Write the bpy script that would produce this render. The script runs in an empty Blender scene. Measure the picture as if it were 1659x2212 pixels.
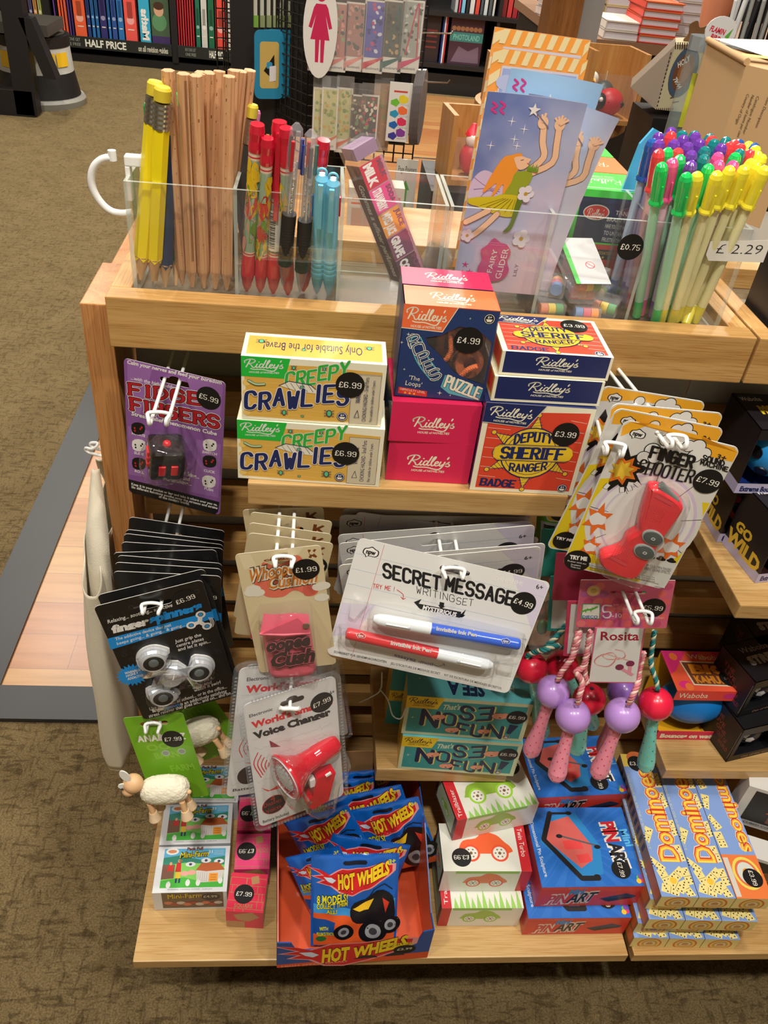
import bpy,bmesh,math,random
import numpy as np
from mathutils import Matrix,Vector
from mathutils.geometry import tessellate_polygon
random.seed(7)
PI=math.pi
SC=bpy.context.scene
COL=SC.collection
# ------------------------------------------------------------------ camera, exposure, world, lights
FOC=1777.73
CAM=Vector((0.1740,-0.6678,1.1648))
ROT=Matrix(((0.9944,-0.0401,-0.0975),(-0.0519,0.6192,-0.7835),(0.0918,0.7842,0.6137)))
cd=bpy.data.cameras.new('camera')
cd.sensor_fit='HORIZONTAL';cd.sensor_width=36.0
cd.lens=FOC/1659.0*36.0
cd.clip_start=0.02;cd.clip_end=60
cam=bpy.data.objects.new('camera',cd)
COL.objects.link(cam)
cam.matrix_world=Matrix.Translation(CAM)@ROT.to_quaternion().to_matrix().to_4x4()
SC.camera=cam
SC.view_settings.view_transform='Standard'
SC.view_settings.look='None'
SC.view_settings.gamma=1.0
SC.view_settings.use_curve_mapping=False
SC.view_settings.exposure=0.08
w=bpy.data.worlds.new('shop_air');SC.world=w;w.use_nodes=True
w.node_tree.nodes['Background'].inputs[0].default_value=(1.0,0.95,0.88,1)
w.node_tree.nodes['Background'].inputs[1].default_value=0.17
def lamp(name,loc,size,power,color=(1,0.945,0.85),spot=None,aim=None):
 if spot:
  l=bpy.data.lights.new(name,'SPOT');l.spot_size=math.radians(spot);l.spot_blend=0.6
  l.shadow_soft_size=size
 else:
  l=bpy.data.lights.new(name,'AREA');l.shape='DISK';l.size=size
 l.energy=power;l.color=color
 o=bpy.data.objects.new(name,l);COL.objects.link(o)
 o.location=loc
 if aim is not None:
  o.rotation_euler=(Vector(aim)-Vector(loc)).to_track_quat('-Z','Y').to_euler()
 return o
LAMPS=[((0.1,-1.0,2.75),0.14,30),((-.75,-.9,2.75),0.14,18),((1.1,-1.0,2.75),0.14,20),((0.5,-0.1,2.75),0.14,16),((-1.3,0.8,2.75),0.14,22),((0.35,1.3,2.75),0.14,26),((-1.2,2.9,2.75),0.14,42),((0.6,3.2,2.75),0.14,46),((2.4,2.6,2.75),0.14,46),((-1.6,4.7,2.75),0.14,34),((0.7,4.8,2.75),0.14,40),((2.8,4.8,2.75),0.14,34)]  # lamps behind the camera are added front fill, the others ceiling spots
for i,(l,s,p) in enumerate(LAMPS):
 lamp('spot_and_fill',l,s,p)
 # ------------------------------------------------------------------ helpers
def lin(c):
 r=[]
 for v in c[:3]:
  v=v/255.0
  r.append(v/12.92 if v<=0.04045 else((v+0.055)/1.055)**2.4)
 return(r[0],r[1],r[2],1.0)
_m={}
def mat(c,rough=0.42,metal=0.0,alpha=1.0,coat=0.0,name=None,spec=0.5,emit=0.0):
 key=(tuple(c),rough,metal,alpha,coat,spec,emit)
 if key in _m:return _m[key]
 m=bpy.data.materials.new(name or 'col_%02x%02x%02x'%tuple(int(v) for v in c[:3]));m.use_nodes=True
 b=m.node_tree.nodes['Principled BSDF']
 b.inputs['Base Color'].default_value=lin(c)
 b.inputs['Roughness'].default_value=rough
 b.inputs['Metallic'].default_value=metal
 b.inputs['Alpha'].default_value=alpha
 b.inputs['Coat Weight'].default_value=coat
 b.inputs['Coat Roughness'].default_value=0.08
 b.inputs['Specular IOR Level'].default_value=spec
 if emit:
  b.inputs['Emission Color'].default_value=lin(c);b.inputs['Emission Strength'].default_value=emit
 _m[key]=m
 return m
def clear(c=(255,255,255),thick=0.06,rough=0.03,tint=1.0,name='clear_plastic',bump=0.0):
 """thin clear plastic: see-through, glossy, slightly milky"""
 key=('clear',tuple(c),thick,rough,tint,bump)
 if key in _m:return _m[key]
 m=bpy.data.materials.new(name);m.use_nodes=True
 nt=m.node_tree;nt.nodes.clear()
 out=nt.nodes.new('ShaderNodeOutputMaterial')
 tr=nt.nodes.new('ShaderNodeBsdfTransparent');tr.inputs[0].default_value=(tint,tint,tint,1)
 gl=nt.nodes.new('ShaderNodeBsdfGlossy');gl.inputs['Roughness'].default_value=rough
 df=nt.nodes.new('ShaderNodeBsdfDiffuse');df.inputs[0].default_value=lin(c)
 lw=nt.nodes.new('ShaderNodeLayerWeight');lw.inputs[0].default_value=0.5
 pw=nt.nodes.new('ShaderNodeMath');pw.operation='POWER';pw.inputs[1].default_value=4.5;nt.links.new(lw.outputs['Facing'],pw.inputs[0])
 fr=nt.nodes.new('ShaderNodeMath');fr.operation='MULTIPLY_ADD';fr.inputs[1].default_value=.7;fr.inputs[2].default_value=.045;nt.links.new(pw.outputs[0],fr.inputs[0])
 m1=nt.nodes.new('ShaderNodeMixShader');m1.inputs[0].default_value=thick
 m2=nt.nodes.new('ShaderNodeMixShader')
 nt.links.new(tr.outputs[0],m1.inputs[1]);nt.links.new(df.outputs[0],m1.inputs[2])
 nt.links.new(fr.outputs[0],m2.inputs[0]);nt.links.new(m1.outputs[0],m2.inputs[1]);nt.links.new(gl.outputs[0],m2.inputs[2])
 if bump:
  n=nt.nodes.new('ShaderNodeTexNoise');n.inputs['Scale'].default_value=90
  tc=nt.nodes.new('ShaderNodeTexCoord');nt.links.new(tc.outputs['Object'],n.inputs['Vector'])
  bp_=nt.nodes.new('ShaderNodeBump');bp_.inputs['Strength'].default_value=bump;bp_.inputs['Distance'].default_value=0.004
  nt.links.new(n.outputs[0],bp_.inputs['Height']);nt.links.new(bp_.outputs[0],gl.inputs['Normal']);nt.links.new(bp_.outputs[0],lw.inputs['Normal'])
 nt.links.new(m2.outputs[0],out.inputs[0])
 _m[key]=m
 return m
def wood(name,c1,c2,axis='X',scale=1.0,rough=0.38,dark=None,plank=None):
 key=('wood',name,axis)
 if key in _m:return _m[key]
 m=bpy.data.materials.new(name);m.use_nodes=True
 nt=m.node_tree;b=nt.nodes['Principled BSDF']
 tc=nt.nodes.new('ShaderNodeTexCoord')
 mp=nt.nodes.new('ShaderNodeMapping')
 s=[38*scale]*3;s['XYZ'.index(axis)]=2.2*scale
 mp.inputs['Scale'].default_value=s
 nt.links.new(tc.outputs['Object'],mp.inputs[0])
 n1=nt.nodes.new('ShaderNodeTexNoise');n1.inputs['Scale'].default_value=1.0;n1.inputs['Detail'].default_value=4;n1.inputs['Distortion'].default_value=1.2
 nt.links.new(mp.outputs[0],n1.inputs['Vector'])
 mp2=nt.nodes.new('ShaderNodeMapping')
 s2=[900*scale]*3;s2['XYZ'.index(axis)]=22*scale
 mp2.inputs['Scale'].default_value=s2
 nt.links.new(tc.outputs['Object'],mp2.inputs[0])
 n2=nt.nodes.new('ShaderNodeTexNoise');n2.inputs['Scale'].default_value=1.0;n2.inputs['Detail'].default_value=2
 nt.links.new(mp2.outputs[0],n2.inputs['Vector'])
 r1=nt.nodes.new('ShaderNodeValToRGB')
 r1.color_ramp.elements[0].position=0.3;r1.color_ramp.elements[0].color=lin(c2)
 r1.color_ramp.elements[1].position=0.68;r1.color_ramp.elements[1].color=lin(c1)
 nt.links.new(n1.outputs[0],r1.inputs[0])
 r2=nt.nodes.new('ShaderNodeValToRGB')
 r2.color_ramp.elements[0].position=0.36;r2.color_ramp.elements[0].color=lin(dark or(205,190,165))
 r2.color_ramp.elements[1].position=0.5;r2.color_ramp.elements[1].color=(1,1,1,1)
 nt.links.new(n2.outputs[0],r2.inputs[0])
 mx=nt.nodes.new('ShaderNodeMix');mx.data_type='RGBA';mx.blend_type='MULTIPLY';mx.inputs[0].default_value=0.8
 nt.links.new(r1.outputs[0],mx.inputs[6]);nt.links.new(r2.outputs[0],mx.inputs[7])
 nt.links.new(mx.outputs[2],b.inputs['Base Color'])
 b.inputs['Roughness'].default_value=rough
 _m[key]=m
 return m
class MB:
 """collects faces of one mesh; every face has its own material"""
 def __init__(s):s.v=[];s.f=[];s.mi=[];s.sm=[];s.mats=[];s.T=Matrix.Identity(4)
 def m(s,mt):
  if isinstance(mt,tuple):mt=mat(mt)
  if mt not in s.mats:s.mats.append(mt)
  return s.mats.index(mt)
 def add(s,vs,fs,mt,smooth=False):
  b=len(s.v);k=s.m(mt)
  s.v+=[s.T@Vector(p) for p in vs]
  for f in fs:
   s.f.append([b+i for i in f]);s.mi.append(k);s.sm.append(smooth)
 def box(s,x0,x1,y0,y1,z0,z1,mt,bev=0.0):
  if bev:
   bm=bmesh.new();bmesh.ops.create_cube(bm,size=1)
   for v in bm.verts:v.co=Vector((x0+(v.co.x+.5)*(x1-x0),y0+(v.co.y+.5)*(y1-y0),z0+(v.co.z+.5)*(z1-z0)))
   bmesh.ops.bevel(bm,geom=bm.edges[:],offset=bev,segments=2,affect='EDGES',profile=0.6)
   s.bm(bm,mt);bm.free();return
  v=[(x,y,z) for z in(z0,z1) for y in(y0,y1) for x in(x0,x1)]
  s.add(v,[(0,2,3,1),(4,5,7,6),(0,1,5,4),(2,6,7,3),(0,4,6,2),(1,3,7,5)],mt)
 def bm(s,bm,mt,smooth=False):
  bm.verts.ensure_lookup_table();bm.verts.index_update()
  s.add([v.co.copy() for v in bm.verts],[[v.index for v in f.verts] for f in bm.faces],mt,smooth)
 def prism(s,pts,z0,z1,mt,mt2=None):
  """outline in local xy, from z0 to z1"""
  n=len(pts)
  v=[(p[0],p[1],z0) for p in pts]+[(p[0],p[1],z1) for p in pts]
  a=sum(pts[i][0]*pts[(i+1)%n][1]-pts[(i+1)%n][0]*pts[i][1] for i in range(n))
  top=list(range(n,2*n));bot=list(range(n-1,-1,-1))
  side=[(i,(i+1)%n,n+(i+1)%n,n+i) for i in range(n)]
  if a<0:top.reverse();bot.reverse();side=[f[::-1] for f in side]
  s.add(v,[top,bot],mt);s.add(v,side,mt2 or mt)
 def lathe(s,prof,mt,n=20,axis=None,smooth=True,close=True):
  """prof: (r, h) list; axis: (origin, direction) or None for +z. mt may be a list per ring"""
  o,d=axis or((0,0,0),(0,0,1))
  o=Vector(o);d=Vector(d).normalized()
  a=d.orthogonal().normalized();b=d.cross(a)
  vs=[]
  for r,h in prof:
   for i in range(n):
    t=2*PI*i/n
    vs.append(o+d*h+(a*math.cos(t)+b*math.sin(t))*r)
  for j in range(len(prof)-1):
   mm=mt[j] if isinstance(mt,list) else mt
   s.add([vs[j*n+i] for i in range(n)]+[vs[(j+1)*n+i] for i in range(n)],[(i,(i+1)%n,n+(i+1)%n,n+i) for i in range(n)],mm,smooth)
  if close:
   m0=mt[0] if isinstance(mt,list) else mt;m1=mt[-1] if isinstance(mt,list) else mt
   if prof[0][0]>1e-6:s.add(vs[:n],[list(range(n))[::-1]],m0)
   if prof[-1][0]>1e-6:s.add(vs[-n:],[list(range(n))],m1)
 def tube(s,pts,r,mt,n=8,smooth=True,cap=True):
  pts=[Vector(p) for p in pts];N=len(pts)
  rr=r if isinstance(r,(list,tuple)) else[r]*N
  up=None;vs=[]
  for i,p in enumerate(pts):
   d=((pts[min(i+1,N-1)]-p).normalized()+(p-pts[max(i-1,0)]).normalized())
   d=d.normalized() if d.length>1e-9 else Vector((0,0,1))
   if up is None:up=d.orthogonal().normalized()
   up=(up-d*up.dot(d)).normalized();b=d.cross(up)
   for k in range(n):
    t=2*PI*k/n
    vs.append(p+(up*math.cos(t)+b*math.sin(t))*rr[i])
  fs=[(j*n+k,j*n+(k+1)%n,(j+1)*n+(k+1)%n,(j+1)*n+k) for j in range(N-1) for k in range(n)]
  s.add(vs,fs,mt,smooth)
  if cap:s.add(vs[:n],[list(range(n))[::-1]],mt);s.add(vs[-n:],[list(range(n))],mt)
 def ball(s,c,r,mt,n=20,m=12,sq=(1,1,1)):
  vs=[];
  for j in range(m+1):
   t=PI*j/m
   for i in range(n):
    p=2*PI*i/n
    vs.append((c[0]+r*sq[0]*math.sin(t)*math.cos(p),c[1]+r*sq[1]*math.sin(t)*math.sin(p),c[2]-r*sq[2]*math.cos(t)))
  s.add(vs,[(j*n+i,j*n+(i+1)%n,(j+1)*n+(i+1)%n,(j+1)*n+i) for j in range(m) for i in range(n)],mt,True)
 def grid(s,fn,nu,nv,mt,smooth=True):
  vs=[fn(i/nu,j/nv) for j in range(nv+1) for i in range(nu+1)]
  w_=nu+1
  s.add(vs,[(j*w_+i,j*w_+i+1,(j+1)*w_+i+1,(j+1)*w_+i) for j in range(nv) for i in range(nu)],mt,smooth)
 def build(s,name,parent=None,label=None,cat=None,group=None,kind=None,mw=None):
  me=bpy.data.meshes.new(name)
  me.from_pydata([tuple(v) for v in s.v],[],s.f)
  for m_ in s.mats:me.materials.append(m_)
  me.polygons.foreach_set('material_index',s.mi)
  me.polygons.foreach_set('use_smooth',s.sm)
  me.update()
  o=bpy.data.objects.new(name,me);COL.objects.link(o)
  if parent is not None:o.parent=parent
  if mw is not None:o.matrix_world=mw if parent is None else mw
  tag(o,label,cat,group,kind)
  return o
def tag(o,label=None,cat=None,group=None,kind=None):
 if label:o['label']=label
 if cat:o['category']=cat
 if group:o['group']=group
 if kind:o['kind']=kind
 return o
def empty(name,mw,label,cat,group=None):
 o=bpy.data.objects.new(name,None);COL.objects.link(o);o.empty_display_size=0.02
 o.matrix_world=mw if isinstance(mw,Matrix) else Matrix.Translation(mw)
 return tag(o,label,cat,group)
def copy_tree(o,label=None,mw=None,group=None):
 def cp(a,par):
  c=a.copy();COL.objects.link(c)
  if par is not None:c.parent=par
  for ch in a.children:cp(ch,c)
  return c
 c=cp(o,None)
 if label:c['label']=label
 if mw is not None:c.matrix_world=mw
 if group:c['group']=group
 return c
def ray(u,v):
 return ROT@Vector(((u-829.5)/FOC,-(v-1106)/FOC,-1.0))
def at(u,v,axis,val):
 d=ray(u,v);a='xyz'.index(axis)
 return CAM+d*((val-CAM[a])/d[a])
def frame(o,ex,ey=None,en=None):
 ex=Vector(ex).normalized()
 if en is None:ey=Vector(ey);en=ex.cross(ey).normalized()
 else:en=Vector(en).normalized()
 ey=en.cross(ex)
 M=Matrix((ex,ey,en)).transposed().to_4x4();M.translation=Vector(o)
 return M
 # ---- lettering: built-in font, and a drawn stroke font with a broad pen
_tx={}
def text_mesh(s,bold):
 k=(s,bold)
 if k not in _tx:
  c=bpy.data.curves.new('t','FONT');c.body=s;c.size=1;c.offset=bold;c.resolution_u=2
  o=bpy.data.objects.new('t',c);me=o.to_mesh()
  vs=[(v.co.x,v.co.y) for v in me.vertices];fs=[list(p.vertices) for p in me.polygons]
  o.to_mesh_clear();bpy.data.objects.remove(o);bpy.data.curves.remove(c)
  _tx[k]=(vs,fs)
 return _tx[k]
 # strokes on a 4 x 6 grid; caps and digits
ST=dict(A='00 26 40|12 32',B='00 06|06 36 45 44 33 03|33 42 41 30 00',C='45 36 16 05 01 10 30 41',D='00 06|06 26 44 42 20 00',E='00 06|06 46|03 33|00 40',F='00 06|06 46|03 33',G='45 36 16 05 01 10 30 41 43 23',H='00 06|40 46|03 43',I='20 26',J='46 41 30 10 01',K='00 06|46 03|13 40',L='06 00|00 40',M='00 06|06 22 46|46 40',N='00 06|06 40|40 46',O='10 01 05 16 36 45 41 30 10',P='00 06|06 36 45 44 33 03',Q='10 01 05 16 36 45 41 30 10|22 40',R='00 06|06 36 45 44 33 03|23 40',S='45 36 16 05 04 13 33 42 41 30 10 01',T='20 26|06 46',U='06 01 10 30 41 46',V='06 20 46',W='06 10 24 30 46',X='00 46|06 40',Y='06 23 46|23 20',Z='06 46 00 40')
ST.update({'0':'20 11 02 04 15 26 35 44 42 31 20','1':'14 26 20|10 30','2':'05 16 36 45 44 00 40 41','3':'05 16 36 45 44 33 23|33 42 41 30 10 01','4':'30 36 02 42','5':'46 06 03 33 42 41 30 10 01','6':'45 36 16 05 01 10 30 41 42 33 13 02','7':'05 06 46 10','8':'13 04 05 16 36 45 44 33 13 02 01 10 30 41 42 33','9':'01 10 30 41 45 36 16 05 04 13 33 44','£':'01 10 00 40 41|10 15 26 36 45|03 33','.':'20 20.4','!':'26 22|20 20.4','+':'23 43|32 34',' ':''})
def strokes(ch):
 out=[]
 for pl in ST.get(ch.upper(),'').split('|'):
  pts=[]
  for t in pl.split():
   pts.append((float(t[0]),float(t[1:])))
  if pts:out.append(pts)
 return out
def smooth_line(pts,k=4,closed=False):
 P=[Vector((p[0],p[1])) for p in pts];n=len(P);out=[]
 for i in range(n-1 if not closed else n):
  a,b=P[i],P[(i+1)%n]
  p0=P[(i-1)%n] if(closed or i>0) else a*2-b
  p3=P[(i+2)%n] if(closed or i<n-2) else b*2-a
  for j in range(k):
   t=j/k
   out.append(0.5*(2*a+(b-p0)*t+(2*p0-5*a+4*b-p3)*t*t+(3*a-p0-3*b+p3)*t**3))
 if not closed:out.append(P[-1])
 return out
LOGO=['0.6,2.0 0.35,1 0.1,0.05','-0.25,1.2 -0.3,1.7 0.3,2.15 1.1,2.2 1.5,1.75 1.1,1.2 0.55,1.0 0.95,0.6 1.2,0.1 1.5,0 1.75,0.3','1.95,1.0 1.8,0.4 1.95,0 2.25,0.2','2.15,1.5 2.17,1.55','2.95,0.9 2.6,1.05 2.35,0.5 2.5,0.02 2.8,0.2 3.1,1.0 3.35,2.1','3.1,1.0 2.95,0.25 3.15,0 3.4,0.2','3.5,0.6 3.95,1.7 3.95,2.1 3.7,1.8 3.55,0.7 3.65,0.05 3.85,0 4.1,0.25','4.1,0.45 4.55,0.7 4.5,1.02 4.2,0.9 4.12,0.4 4.35,0 4.7,0.2','4.95,1.0 4.85,0.3 5.05,0.03 5.35,0.4','5.6,1.0 5.4,0 5.0,-0.75 4.2,-0.75 3.0,-0.45 1.6,-0.5 0.95,-0.35','5.95,2.1 5.85,1.7','5.85,0.5 6.25,1.05 6.1,0.75 6.45,0.35 6.25,0 5.9,0.1']
LOGO=[[tuple(float(c) for c in p.split(',')) for p in l.split()] for l in LOGO]
_LID=[0]
class Art:
 """prints flat shapes on one face. F: local frame of the face (Matrix), W: world matrix of the object"""
 def __init__(s,mb,F,W=None,crop=None,step=4e-5,wh=None):
  s.mb=mb;s.F=F;s.W=(W or Matrix.Identity(4))@F;s.c=crop;s.z=2e-5;s.step=step;s.wh=wh;s.Wi=s.W.inverted();s.lay=[]
 def P(s,p):
  u,v=p
  if s.c:
   u=s.c[0]+u/s.c[2];v=s.c[1]+v/s.c[2]
   o=s.Wi@CAM;d=s.Wi.to_3x3()@ray(u,v)
   t=-o.z/d.z
   return Vector((o.x+d.x*t,o.y+d.y*t))
  return Vector((u*s.wh[0],(1-v)*s.wh[1]))
 def up(s):s.z+=s.step
 def raw(s,vs,fs,c,adv=True):
  x0,x1=min(p[0] for p in vs),max(p[0] for p in vs);y0,y1=min(p[1] for p in vs),max(p[1] for p in vs)
  s.z=2e-5+s.step
  for a0,a1,b0,b1,zz in s.lay:
   if a0<x1 and x0<a1 and b0<y1 and y0<b1:s.z=max(s.z,zz+s.step)
  s.lay.append((x0,x1,y0,y1,s.z));T=s.mb.T;s.mb.T=T@s.F
  zo=[0.0]*len(vs)
  if len(fs)>1 and len(vs)==sum(len(f) for f in fs):  # separate strokes: tiny steps keep overlaps clean
   for k,f in enumerate(fs):
    for i in f:zo[i]=(k%20)*1.6e-6
  s.mb.add([(p[0],p[1],s.z+z_) for p,z_ in zip(vs,zo)],fs,c)
  s.mb.T=T
 def poly(s,pts,c,loc=False,sm=0):
  q=[Vector(p[:2]) if loc else s.P(p) for p in pts]
  if sm:q=smooth_line(q,sm,True)
  a=sum(q[i].x*q[(i+1)%len(q)].y-q[(i+1)%len(q)].x*q[i].y for i in range(len(q)))
  if a<0:q.reverse()
  s.raw(q,[list(range(len(q)))],c)
 def rect(s,x0,y0,x1,y1,c):s.poly([(x0,y0),(x1,y0),(x1,y1),(x0,y1)],c)
 def oval(s,p,rx,ry,c,rot=0.0,n=24):
  q=s.P(p);cr,sr=math.cos(rot),math.sin(rot)
  s.poly([(q.x+rx*math.cos(t)*cr-ry*math.sin(t)*sr,q.y+rx*math.cos(t)*sr+ry*math.sin(t)*cr) for t in[2*PI*i/n for i in range(n)]],c,True)
 def star(s,p,r1,r2,k,c,rot=PI/2):
  q=s.P(p)
  s.poly([(q.x+(r1 if i%2==0 else r2)*math.cos(rot+PI*i/k),q.y+(r1 if i%2==0 else r2)*math.sin(rot+PI*i/k)) for i in range(2*k)],c,True)
 def ribbon(s,q,rx,ry,c,joints=True):
  vs=[];fs=[]
  def sup(nx,ny):
   l=math.sqrt((rx*nx)**2+(ry*ny)**2)+1e-12
   return Vector((rx*rx*nx/l,ry*ry*ny/l))
  for i in range(len(q)-1):
   d=q[i+1]-q[i]
   if d.length<1e-9:continue
   n=sup(-d.y/d.length,d.x/d.length);b=len(vs)
   vs+=[q[i]-n,q[i+1]-n,q[i+1]+n,q[i]+n];fs.append((b,b+1,b+2,b+3))
  if joints:
   for p in q:
    b=len(vs)
    vs+=[p+Vector((rx*math.cos(t*PI/4),ry*math.sin(t*PI/4))) for t in range(8)];fs.append(tuple(range(b,b+8)))
  return vs,fs
 def line(s,pts,w_,c,sm=0,loc=False,closed=False):
  q=[Vector(p) if loc else s.P(p) for p in pts]
  if sm:q=smooth_line(q,sm,closed)
  if closed:q=list(q)+[q[0]]
  vs,fs=s.ribbon(q,w_/2,w_/2,c,len(q)>2)
  s.raw(vs,fs,c)
 def _map(s,vs,fs,bl,br,tl,c,out=None,hfit=None):
  """map unit box (0..1, 0..1) to the parallelogram bl, br, tl"""
  ex=br-bl;ey=tl-bl
  s.raw([bl+ex*x+ey*y for x,y in vs],fs,c)
 def text(s,t,bl,br,tl,c,bold=0.0,outl=None,loc=False,cap=True):
  """built-in font; bl/br = baseline ends, tl = top of the first capital"""
  B,R,T=[Vector(p) if loc else s.P(p) for p in(bl,br,tl)]
  for(bb,cc) in([(bold+outl[0],outl[1])] if outl else[])+[(bold,c)]:
   vs,fs=text_mesh(t,bb)
   if not vs:return
   v0,_=text_mesh(t,bold)
   x0=min(v[0] for v in v0);x1=max(v[0] for v in v0)
   s._map([((x-x0)/(x1-x0),y/0.73) for x,y in vs],fs,B,R,T,cc)
 def pen(s,t,bl,br,tl,c,rx=.1,ry=.1,slab=False,outl=None,loc=False,gap=1.9,jit=None,arc=0.0):
  """drawn stroke font; rx/ry pen half-sizes in letter-height units"""
  B,R,T=[Vector(p) if loc else s.P(p) for p in(bl,br,tl)]
  ex=R-B;ey=T-B;n=0.0;L=[]
  for i,ch in enumerate(t):
   wch=2.0 if ch=='1' else 1.0 if ch in '.!I' else(2.2 if ch==' ' else 4.0)
   x0=1.0 if ch=='1' else 1.5 if ch in '.!I' else 0.0
   L.append((ch,n,x0,i));n+=wch+gap*(0.9 if ch=='.' else 1)
  W_=n-gap;asp=ex.length/ey.length
  sx=1/W_;sy=1/6.0
  hx,hy=ex.normalized(),ey.normalized();H=ey.length
  outs=([outl] if isinstance(outl,tuple) else list(outl)) if outl else[]
  for ot in outs+[None]:
   o_=ot[0] if ot else 0.0
   a,b=rx+o_,ry+o_
   VS=[];FS=[]
   for ch,xo,x0,i in L:
    dy=(jit[i%len(jit)] if jit else 0)
    for pl in strokes(ch):
     q=[Vector(((xo+(px-x0))*sx*asp,py*sy+dy)) for px,py in pl]
     if ch in 'BCDGOQSRPJU0235689£' and len(q)>3:q=smooth_line(q,3,False)
     vs,fs=s.ribbon(q,a,b,c)
     k=len(VS);VS+=vs;FS+=[tuple(k+j for j in f) for f in fs]
     if slab and ch not in '£.!+':
      for(e,nb) in((pl[0],pl[1]),(pl[-1],pl[-2])):
       if e[1] in(0.0,6.0) and abs(nb[1]-e[1])>1.0 and abs(nb[0]-e[0])<2.6:
        p_=Vector(((xo+e[0]-x0)*sx*asp,e[1]*sy+dy));g=rx*.9
        vs,fs=s.ribbon([p_-Vector((g,0)),p_+Vector((g,0))],rx*.5+o_,ry*.9+o_,c,True)
        k=len(VS);VS+=vs;FS+=[tuple(k+j for j in f) for f in fs]
   if arc:
    VS=[Vector((v.x,v.y+arc*(1-(2*v.x/asp-1)**2))) for v in VS]
   s.raw([B+hx*(v.x*H)+ey*v.y for v in VS],FS,ot[1] if ot else c)
 def sticker(s,t,p,ang=0.0,r=0.0115,loc=False,slant=0.0):
  q=Vector(p) if loc else s.P(p)
  k=s.c;s.poly([(q.x+r*math.cos(i*PI/16),q.y+r*math.sin(i*PI/16)) for i in range(32)],BLACK,True)
  ca,sa=math.cos(ang),math.sin(ang)
  ex=Vector((ca,sa));ey=Vector((-sa,ca));h=r*0.40;ww=r*1.5
  b=q-ex*ww/2-ey*h/2
  s.pen(t,b,b+ex*ww,b+ey*h,(236,232,220),rx=.085,ry=.05,loc=True,gap=2.3)
 def logo(s,bl,br,tl,c,wd=.09,sub=True,loc=False):
  """cursive shop-toy logo; baseline ends, top of the R"""
  B,R,T=[Vector(p) if loc else s.P(p) for p in(bl,br,tl)]
  ex=(R-B)/6.6;ey=(T-B)/2.2;VS=[];FS=[]
  W_=wd*(ey.length+ex.length)/2
  for pl in LOGO:
   q=[B+ex*p.x+ey*p.y for p in smooth_line(pl,4)]
   vs,fs=s.ribbon(q,W_*1.25,W_*1.0,c)
   k=len(VS);VS+=vs;FS+=[tuple(k+j for j in f) for f in fs]
  s.raw(VS,FS,c)
  if sub:
   b=B+ex*0.8-ey*1.5
   s.text('HOUSE of NOVELTIES',b,b+ex*5.2,b+ey*.5,c,.02,loc=True)
BLACK=(18,17,18);WHITE=(232,230,224)
def rrect(w_,h_,r,n=5,cut=None):
 pts=[]
 for cx,cy,a0 in((w_/2-r,h_/2-r,0),(-w_/2+r,h_/2-r,PI/2),(-w_/2+r,-h_/2+r,PI),(w_/2-r,-h_/2+r,1.5*PI)):
  for i in range(n+1):
   t=a0+PI/2*i/n;pts.append((cx+r*math.cos(t),cy+r*math.sin(t)))
 return pts
def holed(mb,outline,hole,z0,z1,mt,medge):
 """flat card with one punched hole (both outlines as point lists, ccw)"""
 bm=bmesh.new();loops=[]
 for pts in(outline,hole):
  vs=[bm.verts.new((p[0],p[1],z1)) for p in pts]
  loops+=[bm.edges.new((vs[i],vs[(i+1)%len(vs)])) for i in range(len(vs))]
 r=bmesh.ops.triangle_fill(bm,use_beauty=True,use_dissolve=False,edges=loops)
 bm.normal_update()
 if bm.faces and sum(f.normal.z for f in bm.faces)<0:
  for f in bm.faces:f.normal_flip()
 mb.bm(bm,mt)
 for v in bm.verts:v.co.z=z0
 for f in bm.faces:f.normal_flip()
 mb.bm(bm,medge);bm.free()
 for pts in(outline,hole):
  n=len(pts)
  mb.add([(p[0],p[1],z0) for p in pts]+[(p[0],p[1],z1) for p in pts],[(i,(i+1)%n,n+(i+1)%n,n+i) for i in range(n)],medge)
def euro(cx,cy,w_=.026,h_=.0055,bump=.0055):
 """euro slot outline"""
 pts=[]
 for i in range(7):t=-PI/2+PI*i/6;pts.append((cx+w_/2+h_/2*math.cos(t),cy+h_/2*math.sin(t)))
 for i in range(7):t=PI*i/6;pts.append((cx+bump*math.cos(t),cy+h_/2+bump*.55*math.sin(t)))
 for i in range(7):t=PI/2+PI*i/6;pts.append((cx-w_/2+h_/2*math.cos(t),cy+h_/2*math.sin(t)))
 return pts
def drape(mb,v0,f0,zf,mx):
 """lay the flat print added since face f0 onto the surface z = zf(x, y)"""
 F,MI,SM=mb.f[f0:],mb.mi[f0:],mb.sm[f0:];del mb.f[f0:],mb.mi[f0:],mb.sm[f0:]
 V=mb.v[v0:];del mb.v[v0:];L=[]
 for f,mi,sm in zip(F,MI,SM):
  P=[V[i-v0] for i in f]
  tr=[tuple(P[j] for j in t) for t in tessellate_polygon([P])] if len(P)>3 else[tuple(P)]
  while tr:
   a,b,c=tr.pop();e=[(a-b).length,(b-c).length,(c-a).length];m_=max(e)
   if m_<=mx:L.append((a,b,c,mi));continue
   k=e.index(m_);p,q,r=((a,b,c),(b,c,a),(c,a,b))[k];m2=(p+q)/2;tr+=[(p,m2,r),(m2,q,r)]
 for a,b,c,mi in L:
  n=len(mb.v);mb.v+=[Vector((p.x,p.y,p.z+zf(p.x,p.y))) for p in(a,b,c)];mb.f.append([n,n+1,n+2]);mb.mi.append(mi);mb.sm.append(True)
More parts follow.
